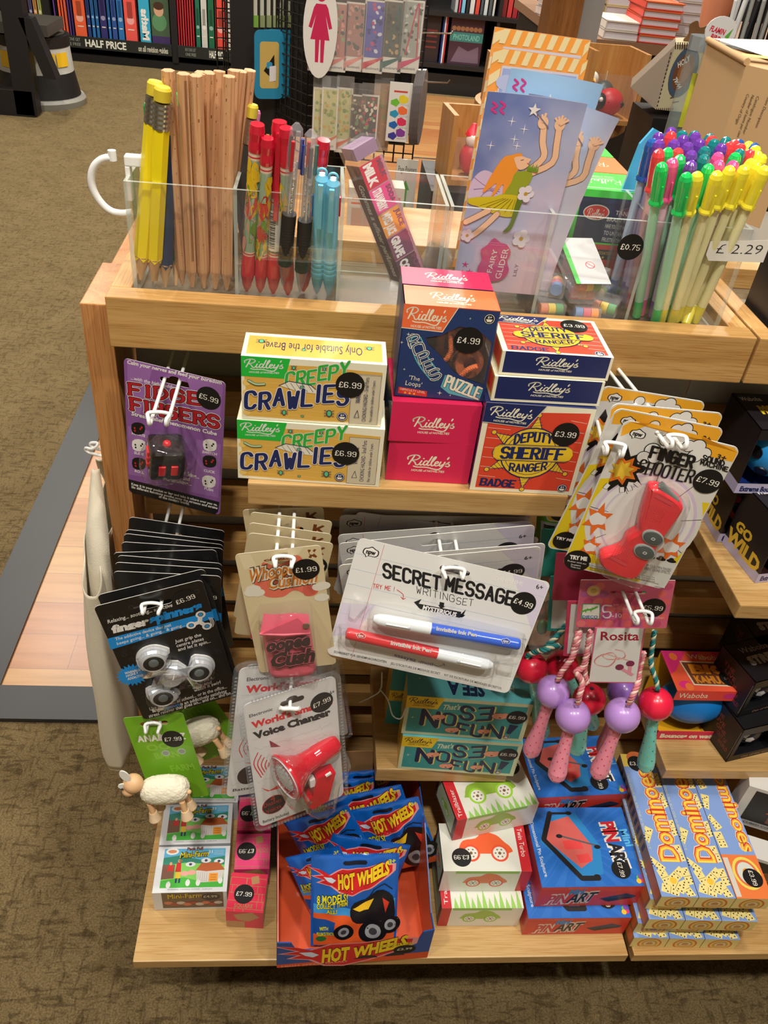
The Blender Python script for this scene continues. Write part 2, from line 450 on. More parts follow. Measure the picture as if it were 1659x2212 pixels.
def smooth3(P,k=4):
 P=[Vector(p) for p in P];n=len(P);out=[]
 for i in range(n-1):
  a,b=P[i],P[i+1];p0=P[i-1] if i else a*2-b;p3=P[i+2] if i<n-2 else b*2-a
  for j in range(k):
   t=j/k;out.append(0.5*(2*a+(b-p0)*t+(2*p0-5*a+4*b-p3)*t*t+(3*a-p0-3*b+p3)*t**3))
 return out+[P[-1]]
 # box poses: x, y, z, yaw, width, height, depth;  card poses: centre, axes, width, height
BOX={"creepy1":[0.1175,-0.0935,0.7455,-0.0384,0.1246,0.0582,0.0306],"creepy2":[0.1196,-0.0445,0.8037,0.0032,0.1229,0.0592,0.0253],"pink1":[0.2439,-0.0863,0.7455,-0.0291,0.0731,0.0414,0.075],"pink2":[0.2426,-0.0879,0.7869,0.0384,0.0745,0.0378,0.075],"loops":[0.2441,-0.0795,0.8247,-0.0302,0.0745,0.0812,0.0352],"badge1":[0.3175,-0.096,0.7455,-0.0239,0.0915,0.0882,0.03],"badge2":[0.321,-0.0945,0.8367,0.0102,0.0903,0.022,0.07],"badge3":[0.3236,-0.0893,0.8587,-0.0417,0.0823,0.0202,0.0648],"nose1":[0.2957,-0.0987,0.338,-0.0658,0.1373,0.0637,0.06],"nose2":[0.2938,-0.0954,0.4017,-0.0794,0.1378,0.0689,0.0304],"moonwild":[0.6371,-0.0595,0.62,0.2056,0.07,0.0723,0.0431],"moonred":[0.6245,0.0016,0.62,0.2164,0.075,0.075,0.0291],"moonblue":[0.6023,-0.0005,0.695,0.1915,0.078,0.0702,0.0362],"kahuna":[0.6201,-0.0468,0.342,0.0,0.0905,0.0934,0.0623],"farm1":[0.0188,-0.185,0.178,0.0186,0.0838,0.0457,0.0576],"farm2":[0.016,-0.1261,0.178,0.0341,0.0871,0.0457,0.0564],"square1":[0.1041,-0.2048,0.178,-0.0638,0.0427,0.0369,0.046],"square2":[0.1092,-0.1554,0.178,0.041,0.0417,0.0369,0.0454],"display":[0.1645,-0.2512,0.178,0.0843,0.1766,0.0966,0.1434],"trail3":[0.353,-0.2063,0.178,-0.0062,0.0985,0.0443,0.1],"trail2":[0.351,-0.186,0.2223,-0.0048,0.1068,0.0494,0.0561],"trail1":[0.3648,-0.1487,0.2717,0.2547,0.1082,0.0427,0.0588],"pin2":[0.4546,-0.2207,0.178,0.0019,0.1263,0.0505,0.14],"pin1":[0.4621,-0.2102,0.2285,0.019,0.1291,0.0527,0.1046],"pin3":[0.4776,-0.1063,0.2412,0.073,0.1172,0.04,0.0676],"domino":[0.5829,-0.2326,0.178,-0.0336,0.0427,0.1131,0.191]}
CARD={"fidget":[[0.0513,-0.013,0.7266],[[0.9652,0.0622,-0.2539],[-0.2553,0.0167,-0.9667],[-0.0559,0.9979,0.032]],0.0948,0.1479],"spinner":[[0.0539,-0.1246,0.5569],[[0.9595,-0.1835,0.2138],[0.2162,-0.0071,-0.9763],[0.1806,0.983,0.0329]],0.0966,0.1629],"spinnerh":[[0.0465,-0.1034,0.5615],[[0.9998,0.0154,-0.0131],[-0.0183,0.4099,-0.9119],[-0.0087,0.912,0.4101]],0.1035,0.1232],"whoopee":[[0.1647,-0.1538,0.6463],[[0.988,-0.1461,0.0493],[0.0544,0.031,-0.998],[0.1443,0.9888,0.0386]],0.0711,0.1422],"secret":[[0.2971,-0.1501,0.6396],[[0.9811,0.1815,-0.0665],[-0.1098,0.2404,-0.9645],[-0.159,0.9536,0.2558]],0.1747,0.1216],"shooter":[[0.4561,-0.1437,0.7674],[[0.9755,0.104,-0.1939],[-0.196,0.0101,-0.9806],[-0.1,0.9945,0.0302]],0.0928,0.1511],"voice":[[0.1769,-0.1897,0.4932],[[0.9233,-0.1104,0.3679],[0.3829,0.1885,-0.9043],[0.0305,0.9758,0.2164]],0.0896,0.1537],"anamalz":[[0.0414,-0.1353,0.4058],[[0.9755,-0.2049,-0.0802],[-0.0453,0.1694,-0.9845],[0.2153,0.964,0.1559]],0.0633,0.1201],"skiphead":[[0.4761,-0.1297,0.645],[[0.9839,-0.1329,-0.1198],[-0.1113,0.0695,-0.9914],[0.1401,0.9887,0.0536]],0.0853,0.0583],"skiptag":[[0.4745,-0.1527,0.5991],[[0.9781,-0.1535,-0.1404],[-0.132,0.0641,-0.9892],[0.1608,0.9861,0.0424]],0.0455,0.0722],"fairy1":[[0.3339,0.0038,0.9624],[[0.9966,-0.0038,0.0824],[0.0813,-0.127,-0.9886],[0.0143,0.9919,-0.1262]],0.0768,0.1618],"fairy2":[[0.3473,0.0093,0.9717],[[0.994,0.043,0.1007],[0.0953,0.113,-0.989],[-0.0539,0.9927,0.1082]],0.0771,0.1669],"kite1":[[0.3359,0.0292,0.9811],[[0.8033,0.1431,-0.5781],[-0.559,0.5158,-0.6492],[0.2053,0.8447,0.4944]],0.0801,0.1846],"kite2":[[0.3419,0.0407,0.9841],[[0.9691,0.0308,0.2448],[0.2363,0.1702,-0.9567],[-0.0712,0.9849,0.1577]],0.0851,0.1862],"whoopee2":[[0.1594,-0.1234,0.6353],[[0.996,0.0888,-0.0084],[-0.0347,0.2984,-0.9538],[-0.0822,0.9503,0.3003]],0.0764,0.1173],"secret6":[[0.3063,-0.084,0.6277],[[0.9909,0.1286,0.0394],[-0.0098,0.3612,-0.9324],[-0.1342,0.9236,0.3592]],0.1824,0.1119],"secret2":[[0.3096,-0.1164,0.6195],[[0.9921,-0.121,0.0316],[0.0258,-0.0493,-0.9985],[0.1224,0.9914,-0.0458]],0.1887,0.1439],"shooter2":[[0.4648,-0.1069,0.7539],[[0.9843,0.0996,-0.1456],[-0.1543,0.0856,-0.9843],[-0.0855,0.9913,0.0996]],0.0924,0.157],"shooter4":[[0.465,-0.0664,0.7567],[[0.987,0.0953,-0.1298],[-0.1385,0.092,-0.9861],[-0.0821,0.9912,0.104]],0.0935,0.1505],"voice2":[[0.1586,-0.1666,0.4986],[[0.9479,0.0795,0.3085],[0.2774,0.2703,-0.9219],[-0.1566,0.9595,0.2342]],0.096,0.1278]}
# ------------------------------------------------------------------ room shell
def carpet_mat():
 m=bpy.data.materials.new('carpet');m.use_nodes=True;nt=m.node_tree;b=nt.nodes['Principled BSDF']
 N=nt.nodes.new;L=nt.links.new
 tc=N('ShaderNodeTexCoord')
 def noise(sx,sy,rot,det=2,dist=0.0):
  mp=N('ShaderNodeMapping');mp.inputs['Scale'].default_value=(sx,sy,1);mp.inputs['Rotation'].default_value=(0,0,rot)
  L(tc.outputs['Object'],mp.inputs[0])
  n=N('ShaderNodeTexNoise');n.inputs['Scale'].default_value=1;n.inputs['Detail'].default_value=det;n.inputs['Distortion'].default_value=dist
  L(mp.outputs[0],n.inputs['Vector']);return n.outputs[0]
 def ramp(x,p0,p1,c0,c1):
  r=N('ShaderNodeValToRGB');r.color_ramp.elements[0].position=p0;r.color_ramp.elements[0].color=c0
  r.color_ramp.elements[1].position=p1;r.color_ramp.elements[1].color=c1;L(x,r.inputs[0]);return r.outputs[0]
 def mul(a,c,f=1.0,bt='MULTIPLY'):
  x=N('ShaderNodeMix');x.data_type='RGBA';x.blend_type=bt;x.inputs[0].default_value=f;L(a,x.inputs[6]);L(c,x.inputs[7]);return x.outputs[2]
 W1=(1,1,1,1)
 a=ramp(noise(34,120,.5,3,.9),.36,.48,(.44,.42,.40,1),W1)
 b2=ramp(noise(120,34,.4,3,.9),.36,.46,(.5,.48,.46,1),W1)
 fine=ramp(noise(420,420,0,3),.35,.65,(.62,.58,.54,1),(1.15,1.12,1.08,1))
 blotch=ramp(noise(9,9,0,2),.3,.7,(.78,.76,.74,1),W1)
 base=N('ShaderNodeRGB');base.outputs[0].default_value=lin((120,104,74))
 c=mul(mul(mul(mul(base.outputs[0],a,.8),b2,.7),fine),blotch)
 L(c,b.inputs['Base Color']);b.inputs['Roughness'].default_value=0.95;b.inputs['Specular IOR Level'].default_value=0.1;b.inputs['Sheen Weight'].default_value=.35;b.inputs['Sheen Roughness'].default_value=.5;b.inputs['Sheen Tint'].default_value=lin((210,190,140))
 bu=N('ShaderNodeBump');bu.inputs['Distance'].default_value=.004;bu.inputs['Strength'].default_value=.6
 L(noise(600,600,0,2),bu.inputs['Height']);L(bu.outputs[0],b.inputs['Normal'])
 return m
def plank_mat():
 m=bpy.data.materials.new('floor_planks');m.use_nodes=True;nt=m.node_tree;b=nt.nodes['Principled BSDF']
 N=nt.nodes.new;L=nt.links.new
 tc=N('ShaderNodeTexCoord');br=N('ShaderNodeTexBrick')
 br.inputs['Scale'].default_value=1.0;br.inputs['Brick Width'].default_value=.62;br.inputs['Row Height'].default_value=.082
 br.inputs['Mortar Size'].default_value=.0006;br.inputs['Color1'].default_value=lin((184,142,88));br.inputs['Color2'].default_value=lin((164,106,64))
 br.inputs['Mortar'].default_value=lin((120,80,46));br.offset=.37
 L(tc.outputs['Object'],br.inputs['Vector'])
 mp=N('ShaderNodeMapping');mp.inputs['Scale'].default_value=(5,70,1);L(tc.outputs['Object'],mp.inputs[0])
 n=N('ShaderNodeTexNoise');n.inputs['Scale'].default_value=1;n.inputs['Detail'].default_value=4;L(mp.outputs[0],n.inputs['Vector'])
 r=N('ShaderNodeValToRGB');r.color_ramp.elements[0].position=.3;r.color_ramp.elements[0].color=(.78,.72,.66,1);r.color_ramp.elements[1].position=.6
 L(n.outputs[0],r.inputs[0])
 x=N('ShaderNodeMix');x.data_type='RGBA';x.blend_type='MULTIPLY';x.inputs[0].default_value=.8
 L(br.outputs[0],x.inputs[6]);L(r.outputs[0],x.inputs[7]);L(x.outputs[2],b.inputs['Base Color']);b.inputs['Roughness'].default_value=.32
 return m
def struct(name,x0,x1,y0,y1,z0,z1,mt):
 b=MB();b.box(x0,x1,y0,y1,z0,z1,mt);return b.build(name,kind='structure')
struct('floor',-4,6,-2.5,7.5,-.05,0,carpet_mat())
o=struct('floor_planks',-.33,5.5,.286,5.34,.0,.004,plank_mat());o.name='floor_2'
struct('trim_1',-.41,-.33,.216,5.34,0,.009,mat((44,44,46),.45,name='rubber_edge'))
struct('trim_2',-.33,5.5,.216,.286,0,.009,mat((44,44,46),.45))
WALL=mat((150,140,122),.8)
struct('wall_back',-4,6,6.1,6.2,0,3.0,WALL)
struct('wall_left',-4.1,-4,-2.5,6.2,0,3.0,WALL)
struct('wall_right',6,6.1,-2.5,6.2,0,3.0,WALL)
struct('wall_front',-4,6,-2.6,-2.5,0,3.0,WALL)
struct('ceiling',-4,6,-2.5,6.2,2.95,3.05,mat((200,196,188),.9))
# ------------------------------------------------------------------ black bookcases at the back
BK=mat((22,20,21),.5)
YB=5.42
def bookbox(mb,x0,x1,y0,y1,z0,z1,cover,pages=None,sp=.002):
 """upright book, spine to the front (-y): cover boards and paler page block"""
 mb.box(x0,x1,y0,y0+.004,z0,z1,cover)
 mb.box(x0,x0+sp,y0,y1,z0,z1,cover);mb.box(x1-sp,x1,y0,y1,z0,z1,cover)
 mb.box(x0+sp,x1-sp,y0+.004,y1-.004,z0+.004,z1-.004,pages or(226,220,205))
zs=at(250,82,'z',0) and at(250,86,'y',YB).z
def bookcase(xl,xr,zshelf,name,label,dividers):
 r=empty(name,(xl,YB,0),label,'bookcase')
 b=MB();b.box(xl,xr,YB+.005,YB+.5,0,zshelf-.1,BK);b.build('plinth',r,mw=None)
 b=MB();b.box(xl,xr,YB+.46,YB+.5,zshelf-.1,2.1,BK);b.build('back_panel',r)
 for k,dz in enumerate((0,.36,.72,1.08)):
  b=MB();b.box(xl,xr,YB,YB+.46,zshelf+dz-.02,zshelf+dz,BK);b.build('shelf',r)
 for xd in dividers:
  b=MB();b.box(xd-.02,xd+.02,YB-.01,YB+.46,zshelf-.1,2.1,BK);b.build('divider',r)
 for o_ in r.children:o_.matrix_parent_inverse=r.matrix_world.inverted()
 return r
xd1=at(376,60,'y',YB).x;xd0=at(104,40,'y',YB).x;xe=at(905,60,'y',YB).x
bc=bookcase(at(-160,40,'y',YB).x,at(660,60,'y',YB).x,zs,'bookcase','long black bookcase of revision guides with half price strips',(xd0,xd1))
# strips with lettering, one under each bay
for(u0,u1,lab,tx) in((112,370,'black half price strip under the blue and orange revision guides',1),(384,545,'black half price strip under the red and green books',2),(-60,96,'black shelf strip under the far left magazines',0)):
 a,c=at(u0,80,'y',YB).x,at(u1,80,'y',YB).x
 b=MB();b.box(a,c,YB-.02,YB-.0105,zs-.062,zs+.005,mat((30,34,30),.5))
 A=Art(b,frame((a,YB-.02,zs-.062),(1,0,0),(0,0,1)),wh=(c-a,.067),step=2e-4)
 if tx:
  for q in((.42,'HALF PRICE',.70,.62,(228,228,214)),(.72 if tx==1 else .84,'on all revision guides' if tx==1 else 'on all',.97,.5,(190,188,170))):
   A.text(q[1],(q[0]-(.14 if tx==1 and q[0]<.5 else 0),.8),(q[2] if q[0]>.5 else .62,.8),(q[0]-(.14 if tx==1 and q[0]<.5 else 0),.8-q[3]),q[4],.03)
  A.text('BUY ONE GET',(.1,.42),(.24,.42),(.1,.15),(150,150,140));A.text('ONE FREE',(.1,.82),(.24,.82),(.1,.55),(150,150,140))
 b.build('shelf_strip',label=lab,cat='sign',kind=None)
def books(row,y,z,group,lab,hgt=.3,v=60,cat='book',depth=.2):
 n={}
 for i,(u0,u1,c,nm,*hh) in enumerate(row):
  a,e=at(u0,v,'y',y).x,at(u1,v,'y',y).x
  b=MB();h_=hh[0] if hh else hgt
  bookbox(b,a+.001,e-.001,y+.01,y+.01+depth,z+.001,z+h_,c)
  A=Art(b,frame((a,y+.0099,z),(1,0,0),(0,0,1)),wh=(e-a,h_),step=3e-4)
  if e-a>.02:
   A.oval((.5,.62),(e-a)*.3,(e-a)*.3,tuple(min(255,int(q*.5+120)) for q in c))
   A.rect(.25,.78,.75,.8,(220,216,200))
   A.rect(.3,.28,.7,.58,tuple(int(q*.7) for q in c))
  b.build('book',label=lab%nm,cat='book',group=group)
PU=(92,62,132);OR=(228,96,56);NV=(40,62,120);BL=(44,112,178);CO=(232,88,78)
row=[(119,124,PU,'slim purple'),(124.4,128,BLACK,'slim black'),(129,135,OR,'first thin orange'),(135.4,141,OR,'second thin orange'),(141.4,148,(210,90,60),'third thin orange'),(149,154,PU,'second purple'),(154.5,160,(60,40,96),'dark purple'),(161,187,OR,'wide orange',.27),(188,197,NV,'navy'),(198,206,BL,'thin blue'),(207,215,(40,100,160),'darker thin blue'),(216,232,(52,48,108),'indigo'),(233,240,BL,'narrow blue'),(241,253,(46,80,150),'middle blue'),(254,268,BL,'wide blue'),(269,296,CO,'wide coral'),(297,300,BLACK,'slim black gap')]
books(row[:-1],YB,zs,'revision guides in the middle bay','%s revision guide on the far black bookcase')
# Maths guide and the face-out cover
a,e=at(301,60,'y',YB).x,at(325,60,'y',YB).x
b=MB();bookbox(b,a,e,YB+.01,YB+.2,zs+.001,zs+.3,(52,166,200))
A=Art(b,frame((e,YB+.0099,zs),(0,0,1),(-1,0,0)),wh=(.3,e-a),step=3e-4)
A.text('Maths',(.04,.25),(.62,.25),(.04,.85),WHITE,.05)
A.mb=b
b.build('book',label='teal revision guide with Maths written up its spine',cat='book')
a,e=at(327,60,'y',YB).x,at(366,60,'y',YB).x
b=MB();b.box(a,e,YB+.01,YB+.03,zs+.001,zs+.3,(70,92,66))
A=Art(b,frame((a,YB+.0099,zs),(1,0,0),(0,0,1)),wh=(e-a,.3),step=3e-4)
A.rect(0,.86,1,1,(66,48,98));A.oval((.45,.6),.045,.05,(90,140,98));A.oval((.45,.38),.03,.035,(206,160,130));A.oval((.45,.3),.032,.022,(70,46,30))
A.rect(.05,.02,.95,.12,(150,170,150))
b.build('book',label='face-out green book cover with a smiling cartoon child',cat='book')
row2=[(385+i*5.2,385+i*5.2+4.7,(186,30+i%3*14,52),'crimson number %s'%n) for i,n in enumerate('one two three four five six seven'.split())]
row2=[(a_,b_,c_,'slim crimson') for a_,b_,c_,_ in row2]+[(423,434,(30,104,78),'first green'),(435,449,(196,196,188),'grey white'),(450,464,(28,98,66),'second green'),(465,490,(216,70,60),'wide scarlet'),(491,500,(190,184,176),'pale'),(501,512,(206,200,190),'wide pale'),(513,522,(110,30,54),'maroon'),(523,532,(84,40,90),'plum'),(533,540,(214,178,60),'yellow'),(541,549,(60,90,160),'blue')]
books(row2,YB,zs,'books in the right bay','%s book in the right bay of the far bookcase',v=90)
cs=[(120,90,150),(70,110,160),(200,190,120),(90,140,90),(210,200,190),(160,80,60),(80,80,120),(216,150,80),(190,200,120)]
nm=['lilac','steel blue','pale yellow','leaf green','cream','rust','slate','tan orange','lime']
books([(2+i*10,11+i*10,cs[i],nm[i]) for i in range(9)],YB,zs,'magazines in the left bay','%s magazine in the far left bay of the bookcase',v=30)
# second bookcase, to the right, with face-out books
z2_=at(1000,142,'y',5.0).z
YB2=5.42;z2_=at(1000,142,'y',YB2).z
zu=at(1020,31,'y',YB2).z;xa,xb=at(905,60,'y',YB2).x,at(1700,60,'y',YB2).x
r=empty('bookcase',(xa,YB2,0),'black bookcase with face-out books behind the spinner rack','bookcase')
for nm_,bx in(('plinth',(xa,xb,YB2,YB2+.4,0,z2_-.06)),('shelf',(xa,xb,YB2-.02,YB2+.4,z2_-.025,z2_)),('shelf',(xa,xb,YB2-.02,YB2+.4,zu-.025,zu)),('back_panel',(xa,xb,YB2+.36,YB2+.4,z2_-.06,2.1)),('divider',(at(1072,60,'y',YB2).x,at(1079,60,'y',YB2).x,YB2-.01,YB2+.4,z2_,2.1)),('divider',(xa,xa+.03,YB2-.01,YB2+.4,z2_,2.1))):
 b=MB();b.box(*bx,BK);o=b.build(nm_,r);o.matrix_parent_inverse=r.matrix_world.inverted()
def flatbook(u0,u1,z,h_,c,lab,extra=None):
 z+=.001;h_=min(h_,zu-.03-z)
 a,e=at(u0,90,'y',YB2).x,at(u1,90,'y',YB2).x
 b=MB();b.box(a,e,YB2+.03,YB2+.05,z,z+h_,c)
 A=Art(b,frame((a,YB2+.0299,z),(1,0,0),(0,0,1)),wh=(e-a,h_),step=3e-4)
 if extra:extra(A)
 b.build('book',label=lab,cat='book')
def hist(A):
 A.rect(0,.3,1,.5,(60,130,128));A.text('PHOTOLAND',(.1,.46),(.9,.46),(.1,.34),(120,190,180),.02)
 for i in range(7):A.oval((.1+i*.13,.22),.014,.014,(150,104,70))
 A.poly([(.1,.95),(.3,.6),(.6,.7),(.9,.58),(.95,.95)],(112,92,110))
flatbook(972,1044,z2_,.28,(70,44,58),'face-out maroon book with a teal title band',hist)
flatbook(912,950,z2_,.27,(44,34,36),'face-out dark book with red lettering, beside the striped spine',lambda A:[A.rect(.2,.3+k*.12,.85,.34+k*.12,(118,50,48)) for k in range(4)])
for i,(u0,c,n_) in enumerate(((954,(40,60,130),'blue'),(957.6,(226,226,226),'white'),(961.2,(190,50,60),'red'))):
 a,e=at(u0,90,'y',YB2).x,at(u0+3.4,90,'y',YB2).x
 b=MB();bookbox(b,a,e,YB2+.02,YB2+.2,z2_+.001,min(z2_+.28,zu-.03),c,sp=.001);b.build('book',label='thin %s spined book beside the face-out maroon book'%n_,cat='book')
up=[(982,990,(170,176,180)),(991,996,(210,60,90)),(997,1006,(120,180,210)),(1007,1014,(40,40,46)),(1015,1026,(200,200,200)),(1027,1037,(196,70,56)),(1038,1045,(70,80,90)),(1046,1055,(190,200,200)),(1056,1064,(80,88,92)),(1065,1071,(200,204,200))]
un=['grey','pink','sky blue','black','white','red','slate','pale','charcoal','ivory']
for i,(u0,u1,c) in enumerate(up):
 a,e=at(u0+.5,20,'y',YB2).x,at(u1,20,'y',YB2).x
 b=MB();bookbox(b,a,e,YB2+.02,YB2+.2,zu+.001,zu+.25,c);b.build('book',label='%s book on the upper shelf behind the spinner rack'%un[i],cat='book',group='books on the upper back shelf')
up=[(1084,(130,40,40),'dark red'),(1096,(186,56,56),'red'),(1108,(150,36,44),'deep crimson'),(1120,(196,60,96),'rose pink'),(1133,(120,30,40),'burgundy'),(1146,(200,196,190),'off-white')]
for u0,c,n_ in up:
 a,e=at(u0,30,'y',YB2).x,at(u0+11,30,'y',YB2).x
 b=MB();bookbox(b,a,e,YB2+.02,YB2+.2,zu+.001,zu+.25,c);b.build('book',label='%s book on the back bookcase beside the oak post'%n_,cat='book',group='red books by the oak post')
 # ------------------------------------------------------------------ black display stand and kick stool at far left
base=at(85,255,'z',0)
r=empty('display_stand',(base.x,base.y,0),'black angular metal stand at the far left edge','stand')
yb=base.y
for(u0,v0,u1,v1,w_) in((32,-40,74,250,.085),(62,40,118,172,.05)):
 p,q=at(u1,v1,'y',yb),at(u0,v0,'y',yb)
 q=q if v0<0 else at(u0,v0,'y',yb)
 b=MB();z0=max(p.z,0)
 b.add([(p.x-w_,yb,z0),(p.x+w_*.2,yb,z0),(p.x+w_*.2,yb+.08,z0),(p.x-w_,yb+.08,z0),(q.x-w_,yb,q.z),(q.x+w_*.2,yb,q.z),(q.x+w_*.2,yb+.08,q.z),(q.x-w_,yb+.08,q.z)],[(0,1,2,3),(7,6,5,4),(0,4,5,1),(1,5,6,2),(2,6,7,3),(3,7,4,0)],BK)
 o=b.build('leg',r);o.matrix_parent_inverse=r.matrix_world.inverted()
p=at(0,230,'y',yb)
b=MB();b.box(p.x-.5,base.x-.02,yb,yb+.07,0,.12,BK);o=b.build('foot',r);o.matrix_parent_inverse=r.matrix_world.inverted()
p=at(90,62,'y',yb);b=MB();b.box(p.x-.6,p.x,yb+.09,yb+.4,p.z-.05,p.z,mat((70,66,60),.3));o=b.build('tray',r);o.matrix_parent_inverse=r.matrix_world.inverted()
c=at(60,250,'z',0);c=Vector((c.x-.02,c.y+.33,0))
r=empty('kick_stool',c,'round black kick stool with white band and yellow labels behind the black stand','stool')
b=MB();b.lathe([(.225,0),(.235,.03),(.225,.045)],mat((150,148,140),.5),36);o=b.build('bumper_ring',r)
b=MB();b.lathe([(.215,.03),(.19,.16)],BK,36);b.lathe([(.19,.16),(.182,.28)],mat((190,190,184),.5),36);b.lathe([(.186,.28),(.186,.33),(.165,.335)],BK,36)
for k,t0 in enumerate((-2.3,-1.75,-1.15,-.7)):
 for j in range(5):
  t,t2=t0+j*.08,t0+j*.08+.08
  b.add([(.1935*math.cos(t),.1935*math.sin(t),.185+.01*(k%2)),(.1935*math.cos(t2),.1935*math.sin(t2),.185+.01*(k%2)),(.1895*math.cos(t2),.1895*math.sin(t2),.26),(.1895*math.cos(t),.1895*math.sin(t),.26)],[(0,1,2,3)],(226,180,30))
b.build('body',r)
b=MB();b.lathe([(.165,.335),(.0,.336)],mat((90,84,74),.4),36);b.build('tread',r)
def wc(o,r):o.matrix_parent_inverse=r.matrix_world.inverted();return o
# ------------------------------------------------------------------ black wire spinner rack with bookmarks
YR=1.15
cx=at(664,200,'y',YR).x;rx=at(906,200,'y',YR).x;zb_=at(869,352,'y',YR).z
r=empty('spinner_rack',(cx,YR,0),'black wire mesh spinner rack of bookmarks','display rack')
WIRE=mat((26,24,24),.35)
def mesh_panel(o_,ex,L,z0,z1,name):
 b=MB();ex=Vector(ex).normalized();n=int(L/.019);k=int((z1-z0)/.019)
 for i in range(n+1):
  p=Vector(o_)+ex*(L*i/n);b.tube([(p.x,p.y,z0),(p.x,p.y,z1)],.0017,WIRE,5)
 for j in range(k+1):
  z=z0+(z1-z0)*j/k;p=Vector(o_);q=p+ex*L;b.tube([(p.x,p.y,z),(q.x,q.y,z)],.0014,WIRE,5)
 wc(b.build(name,r),r)
zt_=1.5
mesh_panel((cx,YR,0),(1,0,0),rx-cx,zb_,zt_,'mesh_panel')
mesh_panel((cx,YR,0),(-.62,.9,0),.34,zb_,zt_,'mesh_panel')
mesh_panel((cx-.21,YR+.306,0),(1,0.25,0),.45,zb_,zt_,'mesh_panel')
b=MB();b.box(cx-.16,rx-.01,YR+.1,YR+.3,zb_+.01,zt_,BK);wc(b.build('core',r),r)
b=MB();b.lathe([(.03,0),(.03,zb_)],BK,16,axis=((cx+.06,YR+.2,0),(0,0,1)));wc(b.build('pole',r),r)
b=MB();b.lathe([(.24,0.004),(.24,.03),(.03,.05)],BK,28,axis=((cx+.06,YR+.2,0),(0,0,1)));wc(b.build('base',r),r)
def pack(u,v0,v1,wpx,top,tri,nm,lab,group,marks=None,y=YR-.035,rib=None,body=(226,222,212)):
 p0,p1=at(u,v1,'y',y),at(u,v0,'y',y);w_=wpx/935.
 h_=p1.z-p0.z
 F=Matrix.Translation(p0)
 b=MB();b.box(-w_/2,w_/2,0,.006,0,h_,body)
 A=Art(b,frame((-w_/2,0,0),(1,0,0),(0,0,1)),wh=(w_,h_),step=1e-4)
 A.rect(.08,.02,.92,.78,top)
 rn=random.Random(u)
 for i in range(26):
  q=(.14+rn.random()*.72,.05+rn.random()*.68)
  A.oval(q,.0022+rn.random()*.002,.0014+rn.random()*.003,rn.choice(marks or[(226,160,150),(150,170,130),(90,96,84),(200,190,170)]),rn.random()*3)
 A.poly([(.0,.97),(.0,.86),(.8,.78),(1,.74),(1,.78)],tri);A.text('Bookmark',(.2,.95),(.85,.95),(.2,.91),(90,90,90))
 if rib:A.line([(.7,.03),(.3,.74)],.0022,rib);A.line([(.75,.03),(.85,.76)],.0022,rib)
 t=MB();t.box(-w_/2-.001,w_/2+.001,-.0022,-.0012,0.002,h_+.022,clear(thick=.07))
 o=b.build('bookmark_pack',label=lab,cat='bookmark pack',group=group,mw=F)
 t.build('sleeve',o)
 return o
g1='bookmark packs on the upper row of the spinner rack'
pack(686,20,154,36,(196,150,142),(190,50,70),'','bookmark pack mostly hidden behind the oval restroom sign tag',g1)
pack(724,5,155,36,(190,130,120),(226,130,120),'','peach floral bookmark pack beside the oval figure tag',g1)
pack(762,5,154,34,(176,132,122),(226,140,130),'','dusky pink bookmark pack with grey leaves, third in the upper row',g1,[(100,104,96),(214,160,150)])
pack(802,0,158,38,(92,92,176),(206,40,66),'','purple and blue patterned bookmark pack with crimson corner',g1,[(196,70,120),(60,60,130),(220,220,230)],rib=None)
pack(842,0,157,38,(88,86,78),(20,100,88),'','dark grey leaf bookmark pack with teal corner',g1,[(60,66,62),(190,160,110)],rib=(20,100,100))
pack(880,0,158,38,(166,170,160),(212,50,110),'','grey green zebra bookmark pack with crimson ribbons',g1,[(90,98,90),(214,214,206)],rib=(206,40,70))
g2='bookmark packs on the lower row of the spinner rack'
YE=(196,196,140)
for u,dx,nm in((690,0,'leftmost of'),(708,0,'second from left of'),(738,0,'rightmost of')):
 pack(u,190,320+(u-690)*.2,30,YE,(222,110,60),'','%s the yellow green floral bookmark packs in the lower row'%nm,g2,[(150,170,90),(206,170,90),(120,150,90)],y=YR-.035-(.012 if u==708 else 0))
pack(766,205,325,28,(72,72,70),(120,120,116),'','charcoal floral bookmark pack of the lower row',g2,[(190,60,80),(110,140,100),(220,210,190)])
pack(792,205,330,32,(62,70,74),(60,100,180),'','dark floral bookmark pack with blue corner',g2,[(196,60,90),(120,160,110),(230,220,200)])
pack(818,180,325,34,(156,116,78),(156,116,78),'','brown paper bookmark pack under a teal header',g2,[(190,130,80),(120,130,80)],body=(160,122,82),y=YR-.02)
# arrow sticky-note pack
p0,p1=at(856,306,'y',YR-.04),at(856,178,'y',YR-.04);h_=p1.z-p0.z;w_=.045
b=MB();b.box(-w_/2,w_/2,0,.006,0,h_,(222,220,214))
A=Art(b,frame((-w_/2,0,0),(1,0,0),(0,0,1)),wh=(w_,h_),step=1e-4)
A.rect(.2,.13,.8,.16,(200,70,60))
AC=[(226,206,50),(236,110,60),(214,50,90),(130,60,150)];AL=[(110,190,60),(40,150,190),(30,100,180),(60,60,150)]
for i in range(4):
 y0=.2+i*.19
 A.poly([(.45,y0+.02),(.62,y0-.01),(.85,y0+.04),(.85,y0+.11),(.62,y0+.16),(.45,y0+.1)],AC[i]);A.poly([(.1,y0+.1),(.35,y0+.06),(.5,y0+.13),(.35,y0+.2),(.1,y0+.16)],AL[i])
 A.rect(.5,y0+.14,.9,y0+.17,(206,206,206))
b.build('sticky_note_pack',label='white pack of rainbow arrow sticky notes on the spinner rack',cat='stationery pack',mw=Matrix.Translation(p0))
